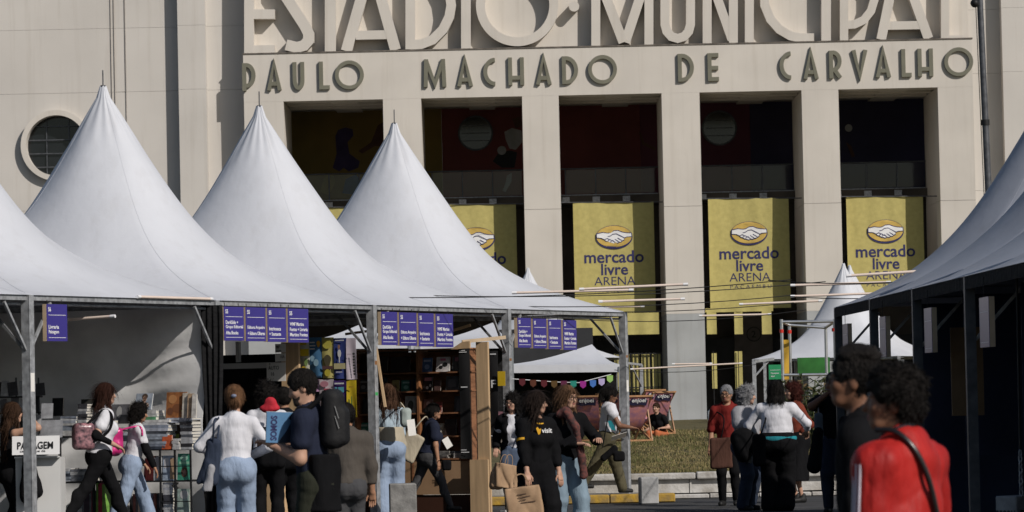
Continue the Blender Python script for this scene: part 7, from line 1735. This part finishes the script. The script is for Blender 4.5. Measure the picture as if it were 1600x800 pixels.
for x0, x1, y0, yb, c, lab, face in (
    (681, 702, 558, 582, (0.55, 0.53, 0.53), 'white book with a black blot, top shelf of the bookcase', [('e', (0.02, 0.02, 0.02), 0.45, 0.35, 0.85, 0.65), ('e', (0.02, 0.02, 0.02), 0.2, 0.2, 0.5, 0.45), ('r', (0.5, 0.15, 0.25), 0.3, 0.75, 0.7, 0.9)]),
    (706, 726, 557, 582, (0.10, 0.10, 0.105), 'dark book with a pinkish top, beside the white book with the blot', [('r', (0.35, 0.15, 0.2), 0.2, 0.7, 0.8, 0.95)]),
    (563, 580, 556, 582, (0.03, 0.02, 0.018), 'very dark book at the shaded end of the top shelf', None), (586, 605, 557, 582, (0.035, 0.025, 0.02), 'very dark brown book, second on the top shelf', None), (610, 640, 558, 582, (0.03, 0.022, 0.02), 'wide very dark book, third on the top shelf', None),
    (612, 623, 594, 612, (0.35, 0.27, 0.10), 'small yellowish book alone on the second shelf', [('e', (0.15, 0.1, 0.05), 0.3, 0.2, 0.7, 0.6)]),
    (592, 604, 590, 612, (0.04, 0.045, 0.055), 'dark blue grey book on the second shelf', None),
    (661, 675, 588, 612, (0.025, 0.022, 0.024), 'black book with pink cover band on the second shelf', [('r', (0.45, 0.2, 0.22), 0.1, 0.7, 0.9, 0.92), ('e', (0.5, 0.48, 0.48), 0.3, 0.15, 0.6, 0.35), ('e', (0.45, 0.44, 0.44), 0.65, 0.3, 0.9, 0.5)]),
    (678, 688, 594, 612, (0.08, 0.045, 0.04), 'small brown book beside the pink banded one', None), (696, 716, 588, 612, (0.07, 0.075, 0.085), 'blue grey patterned book on the second shelf', [('r', (0.12, 0.12, 0.13), 0.2, 0.3, 0.8, 0.8)]),
    (612, 629, 628, 646, (0.42, 0.20, 0.03), 'orange book on the third shelf behind the long haired woman', [('e', (0.5, 0.35, 0.08), 0.2, 0.3, 0.7, 0.7)]),
    (632, 650, 619, 646, (0.40, 0.41, 0.40), 'grey white book with a dark picture on the third shelf', [('e', (0.08, 0.09, 0.08), 0.25, 0.15, 0.75, 0.75)]),
    (661, 675, 624, 646, (0.16, 0.09, 0.08), 'reddish brown book on the third shelf', [('e', (0.4, 0.3, 0.28), 0.3, 0.5, 0.8, 0.85)]), (679, 690, 628, 646, (0.20, 0.05, 0.04), 'small red book on the third shelf', None), (709, 733, 619, 647, (0.06, 0.062, 0.068), 'large dark grey book at the end of the third shelf', [('r', (0.11, 0.11, 0.12), 0.15, 0.15, 0.85, 0.85), ('r', (0.5, 0.5, 0.5), 0.86, 0.3, 0.93, 0.7)]),
    (664, 676, 658, 682, (0.07, 0.03, 0.03), 'dark red book on the fourth shelf near the divider', None), (694, 712, 655, 682, (0.05, 0.035, 0.03), 'dark brown book on the fourth shelf', None), (716, 731, 657, 682, (0.08, 0.02, 0.025), 'crimson dark book at the end of the fourth shelf', [('r', (0.3, 0.05, 0.08), 0.2, 0.2, 0.8, 0.35)]), (566, 584, 622, 646, (0.03, 0.03, 0.03), 'black book on the third shelf beside the pole', None)):
    facing(3, x0, x1, y0, yb, 0.33, c, lab, FO, face, tilt=0.16)
rf = random.Random(77)
for yb, nm, taken in ((582, 'top', [(563, 580), (586, 605), (610, 640), (681, 702), (706, 726)]), (612, 'second', [(592, 604), (612, 623), (661, 675), (678, 688), (696, 716)]), (646, 'third', [(566, 584), (612, 629), (632, 650), (661, 675), (679, 690), (709, 733)]), (682, 'fourth', [(664, 676), (694, 712), (716, 731)])):
    x = 560; i = 0
    while x < 718:
        w_ = rf.uniform(12, 17); x1 = x + w_
        if any(a < x1 + 1 and b > x - 1 for a, b in taken) or (x < 658 and x1 > 652): x += 3; continue
        hb = rf.uniform(17, 25); cc = rf.choice([(0.30, 0.05, 0.05), (0.06, 0.12, 0.25), (0.40, 0.36, 0.28), (0.35, 0.22, 0.05), (0.05, 0.18, 0.14), (0.16, 0.05, 0.16), (0.45, 0.44, 0.42), (0.10, 0.10, 0.11), (0.28, 0.12, 0.05)])
        facing(3, x, x1, yb - hb, yb, 0.30, cc, ORDL[i] + ' small book filling a gap on the ' + nm + ' shelf of the bookcase, from the left', FO, [('e', tuple(min(0.6, 0.15 + 1.4 * v) for v in cc), 0.25, 0.2, 0.75, 0.55), ('r', tuple(min(0.6, 0.25 + v) for v in cc), 0.15, 0.72, 0.85, 0.86)], tilt=0.16); i += 1
        x = x1 + rf.uniform(1, 4)
pile(3, 673, 701, 717, 0.38, 4, 0.026, [(0.5, 0.48, 0.45), (0.2, 0.19, 0.18)], 'pale book in the pile on the cabinet top', 'pale books piled on the cabinet', W=0.18, seed=4)
pile(3, 708, 733, 717, 0.38, 4, 0.026, [(0.42, 0.4, 0.38), (0.12, 0.12, 0.13)], 'grey book in the pile at the cabinet end', 'pale books piled on the cabinet', W=0.18, seed=5)
upright(3, 657, 672, 717, 0.36, 0.16, DARKS, 'dark book standing on the cabinet beside the pale pile', 'dark books on the cabinet', seed=3)
upright(3, 714, 733, 583.5, 0.16, 0.20, DARKS, 'dark book standing behind on the top shelf', 'dark books on the bookcase', seed=4)
upright(3, 640, 654, 612, 0.30, 0.20, DARKS, 'dark book standing beside the bookcase divider', 'dark books on the bookcase', seed=5)
pc = thing('plywood_column', 'pale plywood column with a wider foot at the end of the bookcase', 'column', wp(3, 748, 800, 0.5) * V3(1, 1, 0))
panel(3, 748.5, 761.5, 534, 780, 0.55, 0.05, PLY, 'column', pc, 0.005); panel(3, 735, 762, 718, 780, 0.60, 0.045, PLY, 'foot', pc, 0.005)
a = wp(3, 704, 546, 0.75); b = wp(3, 734, 544, 0.75); c = wp(3, 790, 527, 0.3)
m = MB(); m.prism([a, b, wp(3, 734, 533, 0.75), wp(3, 722, 534, 0.75)], VH * 0.03); m.build('top_piece', PLY, pc)
m = MB(); m.bar(wp(3, 722, 534, 0.74), c, 0.03, 0.05); m.build('top_bar', PLYEDGE, pc)
def black_banner(label, px0, px1, py0, py1, off, words):
    a = wp(3, px0, py1, off); b = wp(3, px1, py0, off); w = float(np.dot(b - a, E_)); h = b[2] - a[2]
    root = thing('vertical_banner', label, 'banner', a + E_ * w / 2)
    P = [[a + E_ * w * u + V3(0, 0, h * v) + VH * 0.012 * math.sin(4 * v + 3 * u) for v in np.linspace(0, 1, 16)] for u in np.linspace(0, 1, 5)]
    m = MB(); m.sheet(P, thick=VH * 0.006); m.build('cloth', mat('matte_black_cloth', (0.014, 0.014, 0.015), 0.9), root)
    for t, u, v, ww, hh in words:
        if t: lettering(t, a + E_ * w * u + V3(0, 0, h * v) - VH * 0.02, E_, Z3, WHITE, root, width=w * ww, height=h * hh, bold=0.01, thick=0.002)
        else:
            m = MB(); m.obox(a + E_ * w * u + V3(0, 0, h * v) - VH * 0.02, E_ * w * ww, VH * 0.002, V3(0, 0, h * hh)); m.build('print_line', WHITE, root)
black_banner('narrow black banner with small white print beside the plywood column', 720, 733, 540, 717, 0.62, [('', 0.1, 0.955, 0.55, 0.007), ('', 0.1, 0.940, 0.7, 0.007), ('', 0.2, 0.63, 0.6, 0.009), ('', 0.1, 0.075, 0.5, 0.007), ('', 0.1, 0.055, 0.75, 0.007)])
black_banner('narrow black banner with a white letter, past the plywood column', 765, 777, 548, 700, 0.30, [('', 0.3, 0.96, 0.6, 0.012), ('F', 0.35, 0.62, 0.5, 0.08), ('', 0.2, 0.12, 0.6, 0.01)])
panel(3, 778, 789, 580, 603, 0.35, 0.006, mat('yellow_poster', (0.62, 0.42, 0.02), 0.7), 'yellow_poster', None)
tag(bpy.data.objects['yellow_poster'], 'small plain yellow poster beside the stall pole', 'poster')
for i, (px, py, w_, h_, c) in enumerate(((771, 650, 7, 12, (0.5, 0.5, 0.5)), (781, 648, 9, 10, (0.5, 0.25, 0.3)), (779, 668, 7, 14, (0.45, 0.4, 0.35)), (770, 676, 6, 9, (0.5, 0.5, 0.48)), (785, 690, 8, 10, (0.4, 0.35, 0.3)))):
    p = panel(3, px - w_ / 2, px + w_ / 2, py - h_ / 2, py + h_ / 2, 0.2 + 0.02 * i, 0.008, mat('card_%d' % i, c, 0.7, 0.4, 20), 'price_card', None)
    tag(p, ('white card hanging high beside the far pole', 'pinkish card by the far pole', 'cream card below the pinkish card', 'small white card behind the dark haired woman', 'tan card behind the dark haired woman')[i], 'card', 'cards hung beside the far pole')
# loose timber along the pole by the bookcase
q0, q1 = PK(2) + VH * 0.08 + E_ * 0.08 + V3(0, 0, 1.55), PK(2) + VH * 0.05 + E_ * 0.02 + V3(0, 0, 2.45)
m = MB(); m.bar(q0 + E_ * 0.06, q1, 0.05, 0.03); tag(m.build('timber_strip', PLY), 'thin timber strip leaning along the pole by the bookcase', 'timber')
for k, (x0, y0, x1, y1), l in ((2, (400, 505, 478, 490), 'thin timber batten hanging under the roof of the poster stall'), (3, (540, 522, 600, 514), 'thin timber batten under the roof beside the bookcase'), (3, (690, 522, 735, 508), 'short timber batten under the roof above the bookcase')):
    m = MB(); m.bar(wp(k, x0, y0, 0.6), wp(k, x1, y1, 0.6), 0.035, 0.035); tag(m.build('timber_batten', PLY), l, 'timber', 'timber battens under the tent roofs')
